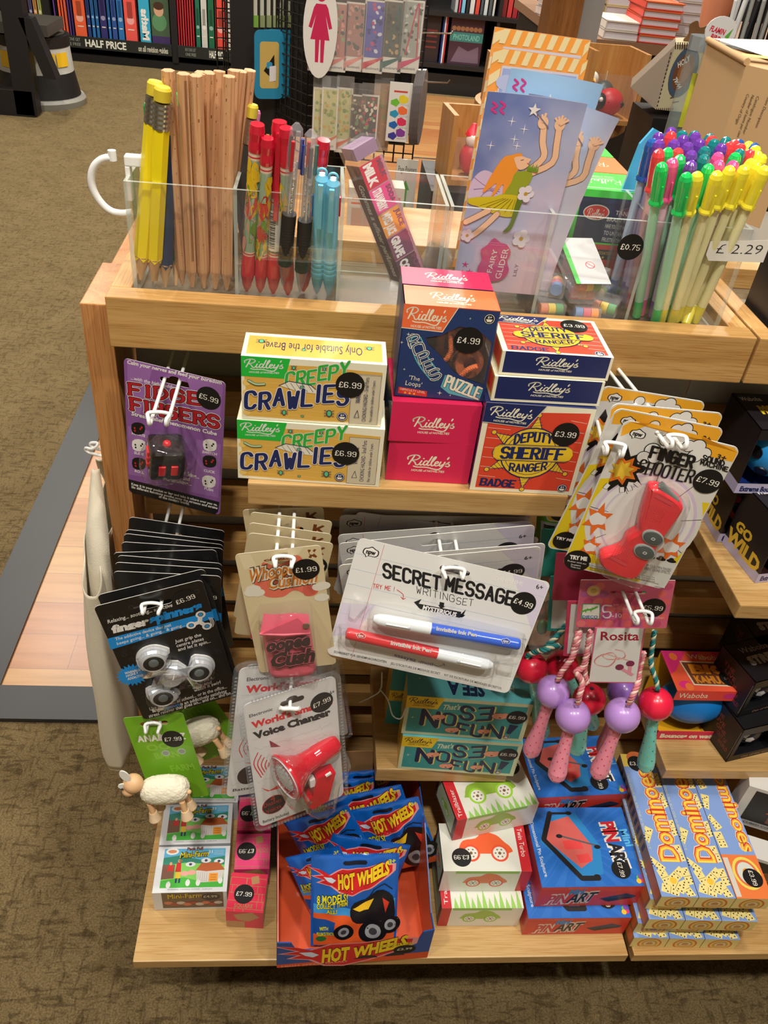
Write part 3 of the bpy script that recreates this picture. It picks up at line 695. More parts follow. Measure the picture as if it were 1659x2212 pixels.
# white tag cards, blue tags, oval figure tag, round grey tags
for i in range(6):
 p=at(556+i*14,58,'y',1.25);b=MB();b.box(-.0065,.0065,0,.05,0,.14,(206,204,186));b.box(-.0067,.0067,-.001,.05,-.001,.02,(132,176,74) if i==0 else(150,160,110))
 b.build('tag_card',label='white card with a green foot on the rack side',cat='card',group='white cards on the rack side',mw=Matrix.Translation(p)@Matrix.Rotation(.5,4,'Z'))
for i in range(7):
 p=at(560+i*11,66+i*1.5,'y',1.22);b=MB()
 q=rrect(.062,.125,.012);b.prism(q,-.0015,.0015,(38,138,178))
 A=Art(b,frame((0,0,.0015),(1,0,0),(0,1,0)),wh=(1,1),step=2e-4)
 A.poly(rrect(.04,.085,.006),(206,176,96),True);A.poly([(-.012,-.01),(.01,.02),(.012,-.03)],BLACK,True);A.poly([(.0,-.03),(.014,-.028),(.014,.0),(.0,-.002)],(226,226,226),True)
 b.prism(rrect(.012,.012,.003),.0015,.002,(60,150,190))
 b.build('luggage_tag',label='sky blue rounded luggage tag with a tan picture panel' if i==0 else 'sky blue rounded tag hanging behind the picture tag',cat='tag',group='sky blue tags on the rack side',mw=frame(p+Vector((.02,.012*i,-.06)),(.94,.35,0),(0,0,1)))
p=at(692,62,'y',YR-.05)
b=MB();q=[(.032*math.cos(t),.083*math.sin(t)) for t in[2*PI*i/32 for i in range(32)]];b.prism(q,0,.002,(224,222,216))
PK=(198,32,84)
A=Art(b,frame((0,0,.002),(1,0,0),(0,1,0)),wh=(1,1),step=1e-4)
A.poly([(.0085*math.cos(t),.052+.0085*math.sin(t)) for t in[2*PI*i/20 for i in range(20)]],PK,True)
A.poly([(-.009,.04),(.009,.04),(.013,.034),(.022,.002),(.016,0),(.009,.022),(.018,-.018),(.009,-.018),(.008,-.056),(.002,-.056),(.001,-.018),(-.001,-.018),(-.002,-.056),(-.008,-.056),(-.009,-.018),(-.018,-.018),(-.009,.022),(-.016,0),(-.022,.002),(-.013,.034)],PK,True)
A.text('HER',(-.012,.069),(.004,.069),(-.012,.077),(214,40,60),.04,loc=True)
b.build('oval_tag',label='white oval tag with a pink woman figure on it',cat='tag',mw=frame(p,(1,0,0),(0,0,1)))
for i in range(5):
 p=at(897+i*4,238,'y',YR-.05);b=MB()
 q=[(.03*math.cos(t),.07*math.sin(t)) for t in[2*PI*k/28 for k in range(28)]];b.prism(q,-.0018,.0018,(140,134,132),(96,90,90))
 b.build('oval_notepad',label='grey oval notepad hanging at the right end of the rack',cat='notepad',group='grey oval notepads on the rack end',mw=frame(p+Vector((0,.02,0)),(.3,.95,0),(0,0,1)))
for(u,v,l,lab) in((905,70,.06,'upper'),(905,176,.055,'middle'),(893,340,.06,'lower')):
 p=at(u,v,'y',YR);b=MB();b.tube([p,p+Vector((l,-.02,.006)),p+Vector((l+.004,-.02,.012))],.0018,mat((200,196,190),.2,1.0),6)
 b.build('rack_hook',label='empty chrome hook on the rack side, %s of three'%lab,cat='hook')
p=at(870,452,'y',YR-.06);b=MB();b.box(-.022,.022,0,.004,0,.1,(206,206,196))
A=Art(b,frame((-.022,0,0),(1,0,0),(0,0,1)),wh=(.044,.1),step=1e-4);A.text('Page Pointers',(.1,.25),(.95,.25),(.1,.12),(70,70,70));A.poly([(.3,.6),(.5,.4),(.7,.6),(.6,.6),(.6,.95),(.4,.95),(.4,.6)],(90,160,60))
b.build('page_marker_pack',label='white pack with green arrow seen through the clear bins',cat='stationery pack',mw=Matrix.Translation(p))
# ------------------------------------------------------------------ oak toy carousel: post, round tray, bins, toys
OAKP=wood('oak_post',(150,98,48),(112,70,32),'Z')
OAKB=wood('oak_bin',(206,152,88),(172,118,62),'Z',dark=(235,225,210))
pl=at(1172,60,'y',1.5);pr=at(1284,60,'y',1.5)
r=empty('toy_carousel',((pl.x+pr.x)/2,1.45,0),'oak toy carousel with square post and round tray','display stand')
b=MB();mx=pl.x+.072;b.box(pl.x,mx,1.45,1.55,.0,1.5,OAKP,.002);wc(b.build('post',r),r)
b=MB();b.box(mx+.002,pr.x,1.46,1.56,.5,1.5,mat((140,138,136),.5));wc(b.build('steel_upright',r),r)
tz=at(1330,205,'y',1.3).z-.035
b=MB();b.lathe([(.0,0),(.17,0),(.178,.006),(.178,.03),(.166,.032),(.166,.02),(0,.02)],OAKB,40,axis=((pl.x+.03,1.40,tz-.05),(0,0,1)));wc(b.build('round_tray',r),r)
b=MB();b.lathe([(.04,0),(.04,tz-.05)],BK,16,axis=((pl.x+.06,1.5,0),(0,0,1)));b.lathe([(.26,.004),(.26,.04),(.05,.05)],BK,24,axis=((pl.x+.06,1.5,0),(0,0,1)));wc(b.build('foot',r),r)
def bin_(x,y,z,w_,d,h_,rot,lab):
 F=Matrix.Translation((x,y,z))@Matrix.Rotation(rot,4,'Z');t=.009
 rr=empty('wooden_bin',F,lab,'bin')
 b=MB();b.box(0,w_,0,d,0,t,OAKB);b.build('base',rr)
 b=MB();b.box(0,t,0,d,t,h_,OAKB);b.build('side_panel',rr)
 b=MB();b.box(w_-t,w_,0,d,t,h_,OAKB);b.build('side_panel',rr)
 b=MB();b.box(t,w_-t,d-t,d,t,h_,OAKB);b.build('back_panel',rr)
 b=MB();b.box(t,w_-t,0,.003,t,h_*.7,clear(thick=.04));b.build('front_window',rr)
 return F
p=at(1262,215,'y',1.25)
F=bin_(p.x,1.245,tz-.017,.128,.11,.14,0.12,'oak bin with a clear front holding a ladybird and duck toy')
def toy(name,lab,cat,M,fn):
 rr=empty(name,M,lab,cat);fn(rr);return rr
def ladybird(rr):
 b=MB();b.ball((0,0,.028),.028,(196,30,44),sq=(1.1,1,1));
 for k in range(9):t=k*2.4;b.ball((.024*math.cos(t),-.018+.004*math.sin(t),.028+.02*math.sin(t*1.3)),.004,BLACK,8,6)
 b.build('body',rr)
 b=MB();b.ball((-.026,-.008,.03),.017,BLACK,14,8);b.ball((-.03,-.022,.036),.005,WHITE,8,6);b.ball((-.038,-.02,.026),.004,(226,90,50),8,6);b.build('head',rr)
toy('ladybird_toy','red spotted ladybird toy inside the oak bin','toy',F@Matrix.Translation((.075,.04,.01)),ladybird)
def penguin(rr):
 b=MB();b.ball((0,0,.03),.024,(226,220,204),sq=(1,.9,1.25));b.build('body',rr)
 b=MB();b.ball((0,0,.066),.016,(228,222,206));b.tube([(0,-.014,.066),(0,-.026,.064)],[.005,.001],(226,170,40),8);b.build('head',rr)
 b=MB();b.tube([(0,0,.08),(.003,0,.1)],[.006,.002],(230,200,50),8);b.build('hat',rr)
toy('duck_toy','cream duck toy with a yellow hat in the oak bin','toy',F@Matrix.Translation((.03,.06,.012)),penguin)
def bomb(rr):
 b=MB();b.ball((0,0,.022),.022,(66,72,70));b.build('body',rr)
 b=MB();b.tube([(0,0,.042),(0,0,.062)],.0012,(200,190,160),6);b.build('string',rr)
toy('dark_ball_toy','dark grey ball toy with a string behind the ladybird','toy',F@Matrix.Translation((.072,.077,.03)),bomb)
p=at(1052,150,'y',1.38)
bin_(p.x,1.30,tz-.017,.12,.11,.1,0.0,'wide oak bin behind the striped kite packets')
# two low oak bins seen between the acrylic and the packets
p=at(962,400,'y',.9)
F=bin_(p.x,.9,p.z,.09,.1,.12,.1,'small oak bin left of the kite packets with a red and white toy')
def santa(rr):
 b=MB();b.ball((0,0,.03),.02,(214,40,60),sq=(1,1,1.4));b.build('body',rr)
 b=MB();b.ball((0,-.004,.062),.014,(236,214,204));b.build('head',rr)
 b=MB();b.tube([(0,0,.07),(0,0,.09)],[.015,.004],(214,40,60),10);b.build('hat',rr)
toy('red_hat_toy','small red and white toy in the low oak bin','toy',F@Matrix.Translation((.05,.04,.01)),santa)
b=MB();b.box(p.x-.03,p.x+.2,.86,1.06,0,p.z-.0005,BK);b.build('side_table',label='black side table under the small oak bin',cat='table')
# ------------------------------------------------------------------ table of stacked books behind
YT=2.3;pt_=at(1390,92,'y',YT)
xl=at(1232,85,'y',YT).x
r=empty('book_table',(xl,YT,0),'black table carrying the stacks of sale books','table')
b=MB();b.box(xl-.02,xl+1.9,YT-.02,YT+.9,pt_.z-.03,pt_.z,mat((130,98,74),.5));wc(b.build('table_top',r),r)
b=MB();b.box(xl,xl+1.88,YT,YT+.88,0.0,pt_.z-.03,BK);wc(b.build('skirt',r),r)
def stack(x,y,z,w_,d,n,hh,c,lab,group,rot=0.0,tc=None):
 for i in range(n):
  F=Matrix.Translation((x+random.uniform(-.003,.003),y,z+i*hh))@Matrix.Rotation(rot+random.uniform(-.03,.03),4,'Z')
  b=MB();b.box(0,w_,0,d,0,.003,c);b.box(0,w_,0,d,hh-.0045,hh-.0008,tc or c);b.box(.004,w_-.004,.004,d-.004,.003,hh-.0045,(206,200,206))
  b.box(0,.003,0,d,0,hh-.001,c)
  b.build('book',label=lab,cat='book',group=group,mw=F)
zt=pt_.z+.001
def sx(u,v=90):return at(u,v,'y',YT).x
stack(sx(1300),YT,zt,.12,.2,2,.026,(214,206,196),'pale book lying beside the red stack on the table','pale books beside the red stack')
stack(sx(1374),YT-.01,zt,.125,.2,5,.023,(206,66,50),'red covered book in the stack at the front of the table','red books stacked on the table',-.04,(214,96,50))
stack(sx(1448),YT+.03,zt,.15,.22,5,.03,(206,196,190),'thick pale book in the stack right of the red one','thick pale books right of the red stack')
stack(sx(1352),YT+.3,zt,.15,.2,7,.032,(216,196,150),'cream and gold book in the tall stack behind the red one','cream books in the tall rear stack')
stack(sx(1438),YT+.36,zt,.2,.2,5,.034,(130,160,190),'blue covered book in the stack at the back of the table','blue books at the back of the table')
stack(sx(1240),YT+.28,zt,.14,.2,7,.028,(216,204,200),'pinkish book in the left rear stack by the oak post','pink white books by the oak post',.2)
stack(sx(1290),YT+.5,zt,.14,.2,9,.028,(206,190,190),'white book in the farthest stack on the table','white books in the farthest stack',-.1)
stack(sx(1530),YT+.3,zt,.14,.2,4,.03,(190,206,130),'lime book in the stack right of the blue one','lime books on the table')
# ------------------------------------------------------------------ printed novelty cartons beyond the pens
# triangular stitched carton
CR=(196,186,150)
p1,p2,p3=at(1362,188,'y',.95),at(1460,96,'y',.95),at(1416,236,'y',.95)
q2,q3=at(1530,96,'y',.98),at(1500,245,'y',.98)
b=MB();dp=Vector((.03,.09,0))
pts=[p1,p3,p2]
b.add([*pts,*[v+dp for v in pts]],[(0,1,2),(5,4,3),(0,2,5,3),(1,0,3,4)],(158,142,126))
b.add([p2,p3,q3,q2,q2+dp,p2+dp,p3+dp,q3+dp],[(0,1,2,3),(0,3,4,5),(3,2,7,4),(1,6,7,2)],CR)
nrm=(q3-p3).cross(p2-p3).normalized()
A=Art(b,frame(p3+(-nrm*.0003 if nrm.y>0 else nrm*.0003),q3-p3,p2-p3,None) if nrm.y<0 else frame(p3-nrm*.0003,q3-p3,None,-nrm),crop=(1260,0,4.158),step=1.5e-4)
A.oval((900,650),.03,.042,(70,84,104));A.oval((900,650),.022,.031,(112,70,44));A.oval((900,650),.013,.018,(150,96,50))
A.text('HOLY',(850,610),(960,540),(845,560),(214,214,206),.03);A.text('WAL',(890,790),(835,690),(850,800),(214,214,206),.03)
for i in range(9):A.line([(830+i*20,380),(828+i*20,440)],.0022,(70,44,30))
for i in range(9):A.line([(660+i*18,970),(658+i*18,990)],.0018,(70,44,30))
for i in range(14):A.line([(790-i*9.4,470+i*36),(786-i*9.4,490+i*36)],.0022,(50,34,26))
A.line([(860,860),(780,880)],.002,(90,80,60));A.line([(860,910),(800,920)],.002,(90,80,60))
A.oval((1070,215),.0,.0,CR)
b.build('novelty_carton',label='cream pointed carton with stitched edges and round brown badge',cat='carton')
b=MB();lo=min(p3.z,q3.z)-.002;b.box(p1.x+.05,q2.x+.1,.93,1.06,0,lo-.002,BK);b.build('display_plinth',label='black plinth under the stitched carton',cat='plinth')
b=MB();pc=at(1525,55,'y',1.0);F=frame(pc,(1,0,0),(0,0,1))
def blob(pts,z0,z1,c):b.prism([(q.x,q.y) for q in smooth_line(pts,4,True)],z0,z1,c)
blob([(-.03,.0),(-.018,.006),(-.01,-.004),(.012,.006),(.03,.012),(.032,-.002),(.018,-.01),(-.004,-.014),(-.022,-.03),(-.034,-.026),(-.028,-.014)],0,.003,(104,72,44))
b.build('moustache_topper',label='brown moustache shaped card topper above the stitched carton',cat='card',mw=F)
# cardboard shipping box with printed panel
CB=mat((190,154,110),.85,name='cardboard')
A0=at(1528,92,'y',.50);A1=at(1612,140,'z',A0.z);A2=at(1760,175,'z',A0.z)
bz=.87
def v3(p,z):return Vector((p.x,p.y,z))
bk=A0+(A2-A1)
b=MB();b.add([v3(A0,bz),v3(A1,bz),v3(A2,bz),v3(bk,bz),v3(A0,A0.z),v3(A1,A0.z),v3(A2,A0.z),v3(bk,A0.z)],[(0,1,5,4),(1,2,6,5),(2,3,7,6),(3,0,4,7),(0,3,2,1),(4,5,6,7)],CB)
nn=(A2-A1).cross(Vector((0,0,1))).normalized()
if nn.y>0:nn=-nn
A=Art(b,frame(v3(A1,bz)+nn*.0002,A2-A1,None,nn),crop=(1260,0,4.158),step=1e-4)
for i,(t,q,e) in enumerate((('Country of Origin',(1470,840),(1365,1110)),('Number of items per case',(1515,850),(1380,1230)),('Catalogue Number',(1560,860),(1430,1200)),('Item Description',(1655,870),(1545,1140)))):
 A.text(t,q,e,(q[0]+24,q[1]+12),(86,70,56))
b.build('cardboard_box',label='brown cardboard shipping box with printed lines behind the gel pens',cat='cardboard box')
b=MB();e1=(A2-A1).normalized();e2=(A1-A0)
b.tube([A0+Vector((0,0,.003)),A1+Vector((0,0,.003))],.004,CB,8)
b.add([A0+Vector((.01,.012,.004)),A1+Vector((.05,.01,.004)),A1+Vector((.14,.05,.004)),A0+Vector((.12,.06,.004))],[(0,1,2,3)],(216,206,190))
b.add([A1+Vector((.0,.02,.006)),A1+Vector((.11,.0,.006)),A1+Vector((.12,.02,.006)),A1+Vector((.01,.04,.006))],[(0,1,2,3)],(214,196,60))
b.build('paper_slip',label='white and yellow paper slip lying on the cardboard box flap',cat='paper')
# clear tubs and black pens beyond the cardboard box
def tub(u,v,y,rad,h_,lab,lid=(180,190,196)):
 p=at(u,v,'y',y);rr=empty('clear_tub',p-Vector((0,0,h_)),lab,'tub')
 b=MB();b.lathe([(rad*.96,0),(rad,.01),(rad,h_-.02)],clear(thick=.2,c=(190,210,210)),24);b.build('body',rr)
 b=MB();b.lathe([(rad*1.04,h_-.02),(rad*1.04,h_),(0,h_)],mat(lid,.2,.6),28);b.build('lid',rr)
 b=MB();b.box(-.012,.012,-rad-.002,-rad-.001,.06,h_-.05,(206,206,60));b.build('label',rr)
tub(1524,78,.8,.022,.19,'slim clear tub with chrome lid beside the stitched carton')
tub(1580,92,.75,.035,.1,'chrome lidded clear tub with a red paper label above the cardboard box')
b=MB();pq=at(1556,68,'y',.71);F=frame(pq,(1,0,0),(0,0,1));b.box(-.002,.002,-.03,-.018,.0005,.0015,(206,206,206));b.prism([(.024*math.cos(t),.02*math.sin(t)) for t in[2*PI*i/20 for i in range(20)]],0,.002,(206,206,206))
A=Art(b,frame((0,0,.002),(1,0,0),(0,1,0)),wh=(1,1),step=1e-4);A.text('FLAMIN',(-.018,.0),(.006,-.004),(-.016,.007),(196,40,60),.04,loc=True);A.text('BIRD',(-.014,-.01),(.002,-.014),(-.012,-.003),(196,40,60),.04,loc=True)
A.poly([(.008,-.006),(.018,.006),(.014,-.01)],(90,160,60),True)
b.build('round_sign',label='small round white sign with red lettering on the tub lid',cat='sign',mw=F)
pc=at(1590,60,'y',1.1)
b=MB();b.box(pc.x-.03,pc.x+.26,1.075,1.3,0,pc.z-.08,BK);b.build('pen_display',label='black display block under the black and white pens',cat='display')
for i in range(20):
 u=1580+i*5.0;p=at(u,42-(i%3)*10,'y',1.09+(i%4)*.015)
 b=MB();c=(206,206,206) if i<6 else((30,30,34) if i%4 else(150,150,146))
 b.lathe([(.0038,-.12),(.0042,-.02),(.0042,.03),(.003,.034)],c,8);b.lathe([(.003,.034),(.003,.045),(0,.046)],BK,8)
 o=b.build('pen',label='white barrelled pen in the far black display' if i<6 else 'black barrelled pen in the far black display',cat='pen',group='pens in the far display',mw=Matrix.Translation(p)@Matrix.Rotation(random.uniform(-.08,.08),4,'Y'))
b=MB();t1=at(1524,78,'y',.8);t2=at(1580,92,'y',.75);b.box(t1.x-.03,t2.x+.25,.70,.86,0,min(t1.z-.19,t2.z-.1)-.001,BK);b.build('rear_counter',label='black counter behind the cardboard box',cat='counter')
# a customer's bare forearm crosses the very top edge
pa,pb_=at(1572,-60,'y',1.75),at(1534,62,'y',1.75)
b=MB();b.tube([pa,pa.lerp(pb_,.4),pa.lerp(pb_,.8),pb_],[.045,.042,.034,.03],mat((206,130,96),.5),16);
b.build('person',label='bare forearm of a person standing beyond the book table',cat='person')
# low black furniture behind
pb1=at(1400,330,'z',0)
# ------------------------------------------------------------------ oak display stand
OX=wood('oak_board',(200,158,98),(174,130,72),'X',dark=(222,205,180))
OZ=wood('oak_post_wood',(198,142,88),(172,116,66),'Z',dark=(222,200,176))
OY=wood('oak_rail',(210,166,106),(186,140,84),'Y',dark=(226,210,186))
OS=wood('oak_shelf',(200,166,112),(174,136,82),'X',dark=(230,214,190),rough=.3)
GREY=mat((176,178,170),.5,name='grey_backing')
SLZ=[.740-.0655*i for i in range(9)]
def stand(x0,x1,lab,post):
 r=empty('display_stand',(x0,0,0),lab,'display stand')
 def add(n,mt,*bx,bev=.0012,**k):
  b=MB();b.box(*bx,mt,bev);return wc(b.build(n,r,**k),r)
 add('front_board',OX,x0,x1-.002,0,.0225,.8135,.86)
 add('side_rail',OY,x0,x0+.018,.0235,.2,.8135,.8595)
 add('side_rail',OY,x1-.02,x1-.002,.0235,.2,.8135,.8595)
 add('tray_base',mat((122,108,86),.35),x0+.018,x1-.02,.0235,.2 if post else .42,.838,.8505,bev=0)
 add('back_rail',OX,x0+.018,x0+.402,.14,.185,.8505,.872)
 if post:
  add('corner_post',OZ,x0-.0285,x0-.0028,.024,.118,0,.8415)
  add('side_panel',OZ,x0-.024,x0-.008,.119,.42,.1,.835)
 for z in SLZ:add('slat',OX,x0,x1-.002,.060,.090,z-.03,z)
 add('backing_panel',GREY,x0,x1-.002,.094,.1,.16,.812,bev=0)
 add('base_shelf',OS,x0+.004,x1-.002,-.243,.09,.1622,.178)
 add('plinth',mat((40,34,28),.7),x0+.004,x1-.002,.03,.09,0,.162,bev=0)
 return r
stand(0.0,.5815,'left oak display stand with slatted front and tray top',True)
stand(.5825,1.19,'right oak display stand cut by the picture edge',False)
def shelf(x0,x1,y0,z1,lab,th=.0235):
 r=empty('display_shelf',(x0,y0,z1-th),lab,'shelf')
 b=MB();b.box(0,x1-x0,0,.158,0,th,OS,.0015);b.build('board',r)
 for xx in(.04,x1-x0-.05):
  b=MB();b.box(xx,xx+.012,.155,.1595,.004,th+.02,mat((200,200,200),.3,.8));b.build('bracket',r)
shelf(.126,.406,-.1,.7455,'short oak shelf holding the yellow bug boxes and sheriff badge boxes')
shelf(.271,.429,-.1,.338,'small oak shelf under the teal nose boxes')
shelf(.612,1.1,-.1,.62,'oak shelf of black moon ball boxes at the right edge',th=.0185)
shelf(.622,1.1,-.1,.342,'oak shelf under the orange ball box at lower right',th=.0175)
# ------------------------------------------------------------------ acrylic organisers
ACR=clear(c=(235,240,235),thick=.012,rough=.02,name='acrylic')
ACE=clear(c=(225,235,225),thick=.42,rough=.15,name='acrylic_edge')
def acrylic(x0,n,cw,lab,h_=.0975,d=.09,y0=.0245):
 z0=.8512;t=.003;W_=n*cw
 r=empty('acrylic_organiser',(x0,y0,z0),lab,'organiser')
 def wall(nm,a0,a1,b0,b1,c0,c1):
  b=MB();v=[(x,y,z) for z in(c0,c1) for y in(b0,b1) for x in(a0,a1)]
  fx=[(0,2,3,1),(4,5,7,6),(0,1,5,4),(2,6,7,3),(0,4,6,2),(1,3,7,5)]
  dims=(a1-a0,b1-b0,c1-c0);big=sorted(dims)[0]
  for f in fx:
   p=[Vector(v[i]) for i in f];area=(p[1]-p[0]).length*(p[3]-p[0]).length
   b.add(p,[(0,1,2,3)],ACR if min((p[1]-p[0]).length,(p[3]-p[0]).length)>.01 else ACE)
  b.build(nm,r)
 wall('front_wall',0,W_,0,t,0,h_);wall('back_wall',0,W_,d-t,d,0,h_)
 for i in range(n+1):
  x=min(max(i*cw-t/2,0),W_-t)
  wall('divider' if 0<i<n else 'side_wall',x,x+t,t,d-t,.0,h_)
 wall('floor_panel',t,W_-t,t,d-t,0,.0012)
 return r
acrylic(.0195,3,.0885,'clear acrylic organiser holding pencils, pens and eraser tube')
acrylic(.2865,3,.0885,'clear acrylic organiser holding fairy packets, erasers and gel pens')
# price discs on the acrylic
def disc(p,t,lab,ang=0.0,flat=False,r=.0115):
 b=MB();b.prism([(r*math.cos(i*PI/16),r*math.sin(i*PI/16)) for i in range(32)],-.0002,0,BLACK)
 A=Art(b,Matrix.Identity(4),wh=(1,1),step=5e-5)
 A.mb=b;A.pen(t,(-r*.72,-r*.2),(r*.72,-r*.2),(-r*.72,r*.2),(236,232,220),rx=.085,ry=.05,loc=True,gap=2.3)
 b.build('price_sticker',label=lab,cat='price sticker',mw=frame(p,(math.cos(ang),0,math.sin(ang)),None,(0,-1,0)))
disc(at(1362,534,'y',.0242),'£0.75','round black £0.75 sticker on the acrylic front',0.0)
b=MB();b.prism([(-.028,.006),(.026,.011),(.026,-.009),(-.024,-.011),(-.028,-.006)],-.0002,0,(222,218,208))
A=Art(b,Matrix.Identity(4),wh=(1,1),step=5e-5);A.text('£ 2.29',(-.02,-.004),(.021,-.002),(-.02,.005),(40,38,40),-.01,loc=True)
b.build('price_label',label='white torn paper price label reading £ 2.29 beside the gel pens',cat='price label',mw=frame(at(1596,541,'y',.0242),(.98,0,-.0),None,(0,-1,0)))
# ------------------------------------------------------------------ pencils, rulers and pens
def stickM(bu,bv,tu,tv,L,z=.8528,base=None,yp=.06):
 B=base or at(bu,bv,'z',z)
 d=ray(tu,tv);o=CAM-B
 a=d.dot(d);b_=2*o.dot(d);c_=o.dot(o)-L*L;D=b_*b_-4*a*c_
 if D<0:t=-b_/(2*a);c1=[CAM+d*t]
 else:c1=[CAM+d*((-b_+s_*math.sqrt(D))/(2*a)) for s_ in(1,-1)]
 T=min(c1,key=lambda p:abs(p.y-yp))
 return B,T
def axisM(B,T,spin=0.0):
 z=(T-B).normalized();x=Vector((1,0,0));x=(x-z*x.dot(z)).normalized();y=z.cross(x)
 M=Matrix((x,y,z)).transposed().to_4x4();M.translation=B
 return M@Matrix.Rotation(spin,4,'Z')
RW=wood('ruler_wood',(218,172,128),(200,150,108),'Z',rough=.45,dark=(228,205,186))
TIPW=mat((214,176,130),.6)
def ruler_pencil(L=.176,r=.0052,style=0):
 b=MB();rt=empty('pencil_ruler',Matrix.Identity(4),'','pencil');n=6
 b.lathe([(.0012,.0),(r*.98,.016),(r,.018),(r,L),(r*.9,L+.0004),(0,L+.0004)],RW,n,smooth=False)
 ap=r*math.cos(PI/6);s_=r
 # print scale on the two faces that look forward
 for k,an in enumerate((-PI/2,-PI/6)):
  nn=Vector((math.cos(an),math.sin(an),0));ex=Vector((-math.sin(an),math.cos(an),0))
  # hexagon faces lie between vertices: recover the face plane
  A=Art(b,frame(nn*(ap+1e-4),ex,None,nn),wh=(1,1),step=5e-5)
  INK=(120,74,46)
  if(style==1 and k==1) or(style==0 and k==0) or(style==2 and k==0):
   vs=[];fs=[]
   m_=150 if style!=1 else 280
   for i in range(m_):
    y=L-.004-i*(.001 if style!=1 else .00052);
    if y<.02:break
    wl=.0026 if i%10==0 else(.002 if i%5==0 else .0014)
    if style==1:wl=.0042
    q=len(vs);vs+=[Vector((-s_*.45,y)),Vector((-s_*.45+wl,y)),Vector((-s_*.45+wl,y+.00022)),Vector((-s_*.45,y+.00022))];fs.append((q,q+1,q+2,q+3))
   A.raw(vs,fs,INK)
  if style in(0,3) and k==(1 if style==0 else 0):
   for i in range(15):
    y=L-.006-i*.01
    if y<.022:break
    A.text(str(i),(.0012,y-.001),(.0012,y+.0011+(.001 if i>9 else 0)),(-.0008,y-.001),INK,loc=True)
  if style in(2,) and k==1:
   for i in range(6):
    y=L-.006-i*.0254
    if y>.02:A.text(str(i),(.0012,y-.001),(.0012,y+.0014),(-.001,y-.001),INK,loc=True)
 b.build('shaft',rt)
 t=MB();t.lathe([(.0002,-.001),(.0012,.0)],mat((70,66,66),.3),6,smooth=False);t.build('lead_tip',rt)
 return rt
def ori(rt,bu,bv,tu,tv,L,spin,lab,group=None,base=None,yp=.06):
 B,T=stickM(bu,bv,tu,tv,L,base=base,yp=yp);rt.matrix_world=axisM(B,T,spin);rt['label']=lab
 if group:rt['group']=group
 return rt
RUL=[(394,614,363,152,0,'leftmost pencil ruler, ruled in millimetres'),(416,620,396,159,1,'pencil ruler with dense scale ticks, second from left'),(441,622,423,163,2,'pencil ruler numbered in inches, third along the front'),(465,624,474,154,3,'pencil ruler with centimetre numbers, fourth along the front'),(490,626,495,165,3,'shorter front pencil ruler beside the acrylic divider'),(448,600,452,157,2,'pencil ruler behind, with only its top in view'),(486,606,506,152,2,'pencil ruler standing behind the shorter front one'),(480,596,521,154,3,'leaning pencil ruler, second from the right'),(496,590,540,152,0,'rightmost pencil ruler leaning over the divider'),(430,596,434,157,3,'pencil ruler tucked behind the third one')]
for i,(a,b_,c,d,st,lab) in enumerate(RUL):
 ori(ruler_pencil(.176,.0052,st),a,b_,c,d,.176,(0,.12,-.1,.3,.25,.1,0,.2,.2,0)[i]-PI/6,lab,'wooden pencil rulers in the first bin')
def pencil(L,r,col,tip=.022,eraser=None,mech=False,lab='',args=None):
 rt=empty('pencil',Matrix.Identity(4),lab,'pencil')
 b=MB();b.lathe([(.0012,0),(r*.95,tip)],TIPW,12)
 # scalloped paint edge
 b.build('sharpened_tip',rt)
 c=MB();e=L-(.03 if eraser else 0)
 c.lathe([(r,tip),(r,e)],mat(col,.3),6,smooth=False)
 for k in range(6):
  t=PI/3*k+PI/6;R1=r*1.0
  t1,t2=t-PI/6,t+PI/6
  c.add([(R1*math.cos(t1),R1*math.sin(t1),tip),(R1*math.cos(t2),R1*math.sin(t2),tip),(R1*.9*math.cos(t),R1*.9*math.sin(t),tip-.004)],[(0,1,2)],col)
 c.build('barrel',rt)
 if mech:
  d=MB();d.lathe([(.0006,-.004),(.0012,.001)],mat((190,190,190),.2,1.0),8);d.build('metal_point',rt)
 if eraser:
  d=MB();pr=[]
  for i in range(12):pr+=[(r*(1.04 if i%2 else 1.0),e+.0018*i)]
  d.lathe(pr,mat((196,200,204),.22,1.0),16);d.build('ferrule',rt)
  d=MB();d.lathe([(r*.95,e+.021),(r*.97,e+.029),(r*.8,e+.031),(0,e+.031)],mat(eraser,.6),16);d.build('eraser',rt)
 if args:ori(rt,*args[:4],L,args[4],lab,None,args[5] if len(args)>5 else None,args[6] if len(args)>6 else .06)
 return rt
YL=(242,218,20)
pencil(.160,.0072,YL,eraser=(220,196,50),mech=True,lab='front yellow pencil with yellow eraser at the far left of the bin',args=(304,598,338,178,.3,at(304,604,'y',.036),.0))
pencil(.160,.0068,YL,eraser=(220,196,50),mech=True,lab='second yellow pencil, partly behind the leftmost ruler',args=(331,604,352,190,.2,at(331,607,'y',.038),.01))
pencil(.13,.0066,(28,58,98),lab='navy blue pencil between yellow pencils and rulers',args=(357,620,360,288,.2))
pencil(.138,.005,(40,140,50),eraser=(50,150,60),lab='green pencil behind the front yellow pencil',args=(315,616,322,226,.0,Vector((.029,.094,.8528)),.12))
pencil(.155,.0042,(50,160,60),eraser=(60,170,70),lab='slim green pencil between two rulers',args=(380,616,384,200,.0))
pencil(.12,.0042,(176,40,40),lab='red pencil tip deep behind the yellow pencils',args=(338,606,346,300,.0))
pencil(.15,.005,(60,60,60),eraser=(214,196,60),lab='dark pencil with yellow eraser leaning right of the rulers',args=(505,598,546,228,.0))
pencil(.145,.005,(90,80,90),eraser=(216,130,180),lab='dark pencil with pink eraser leaning right of the rulers',args=(508,600,551,240,.0))
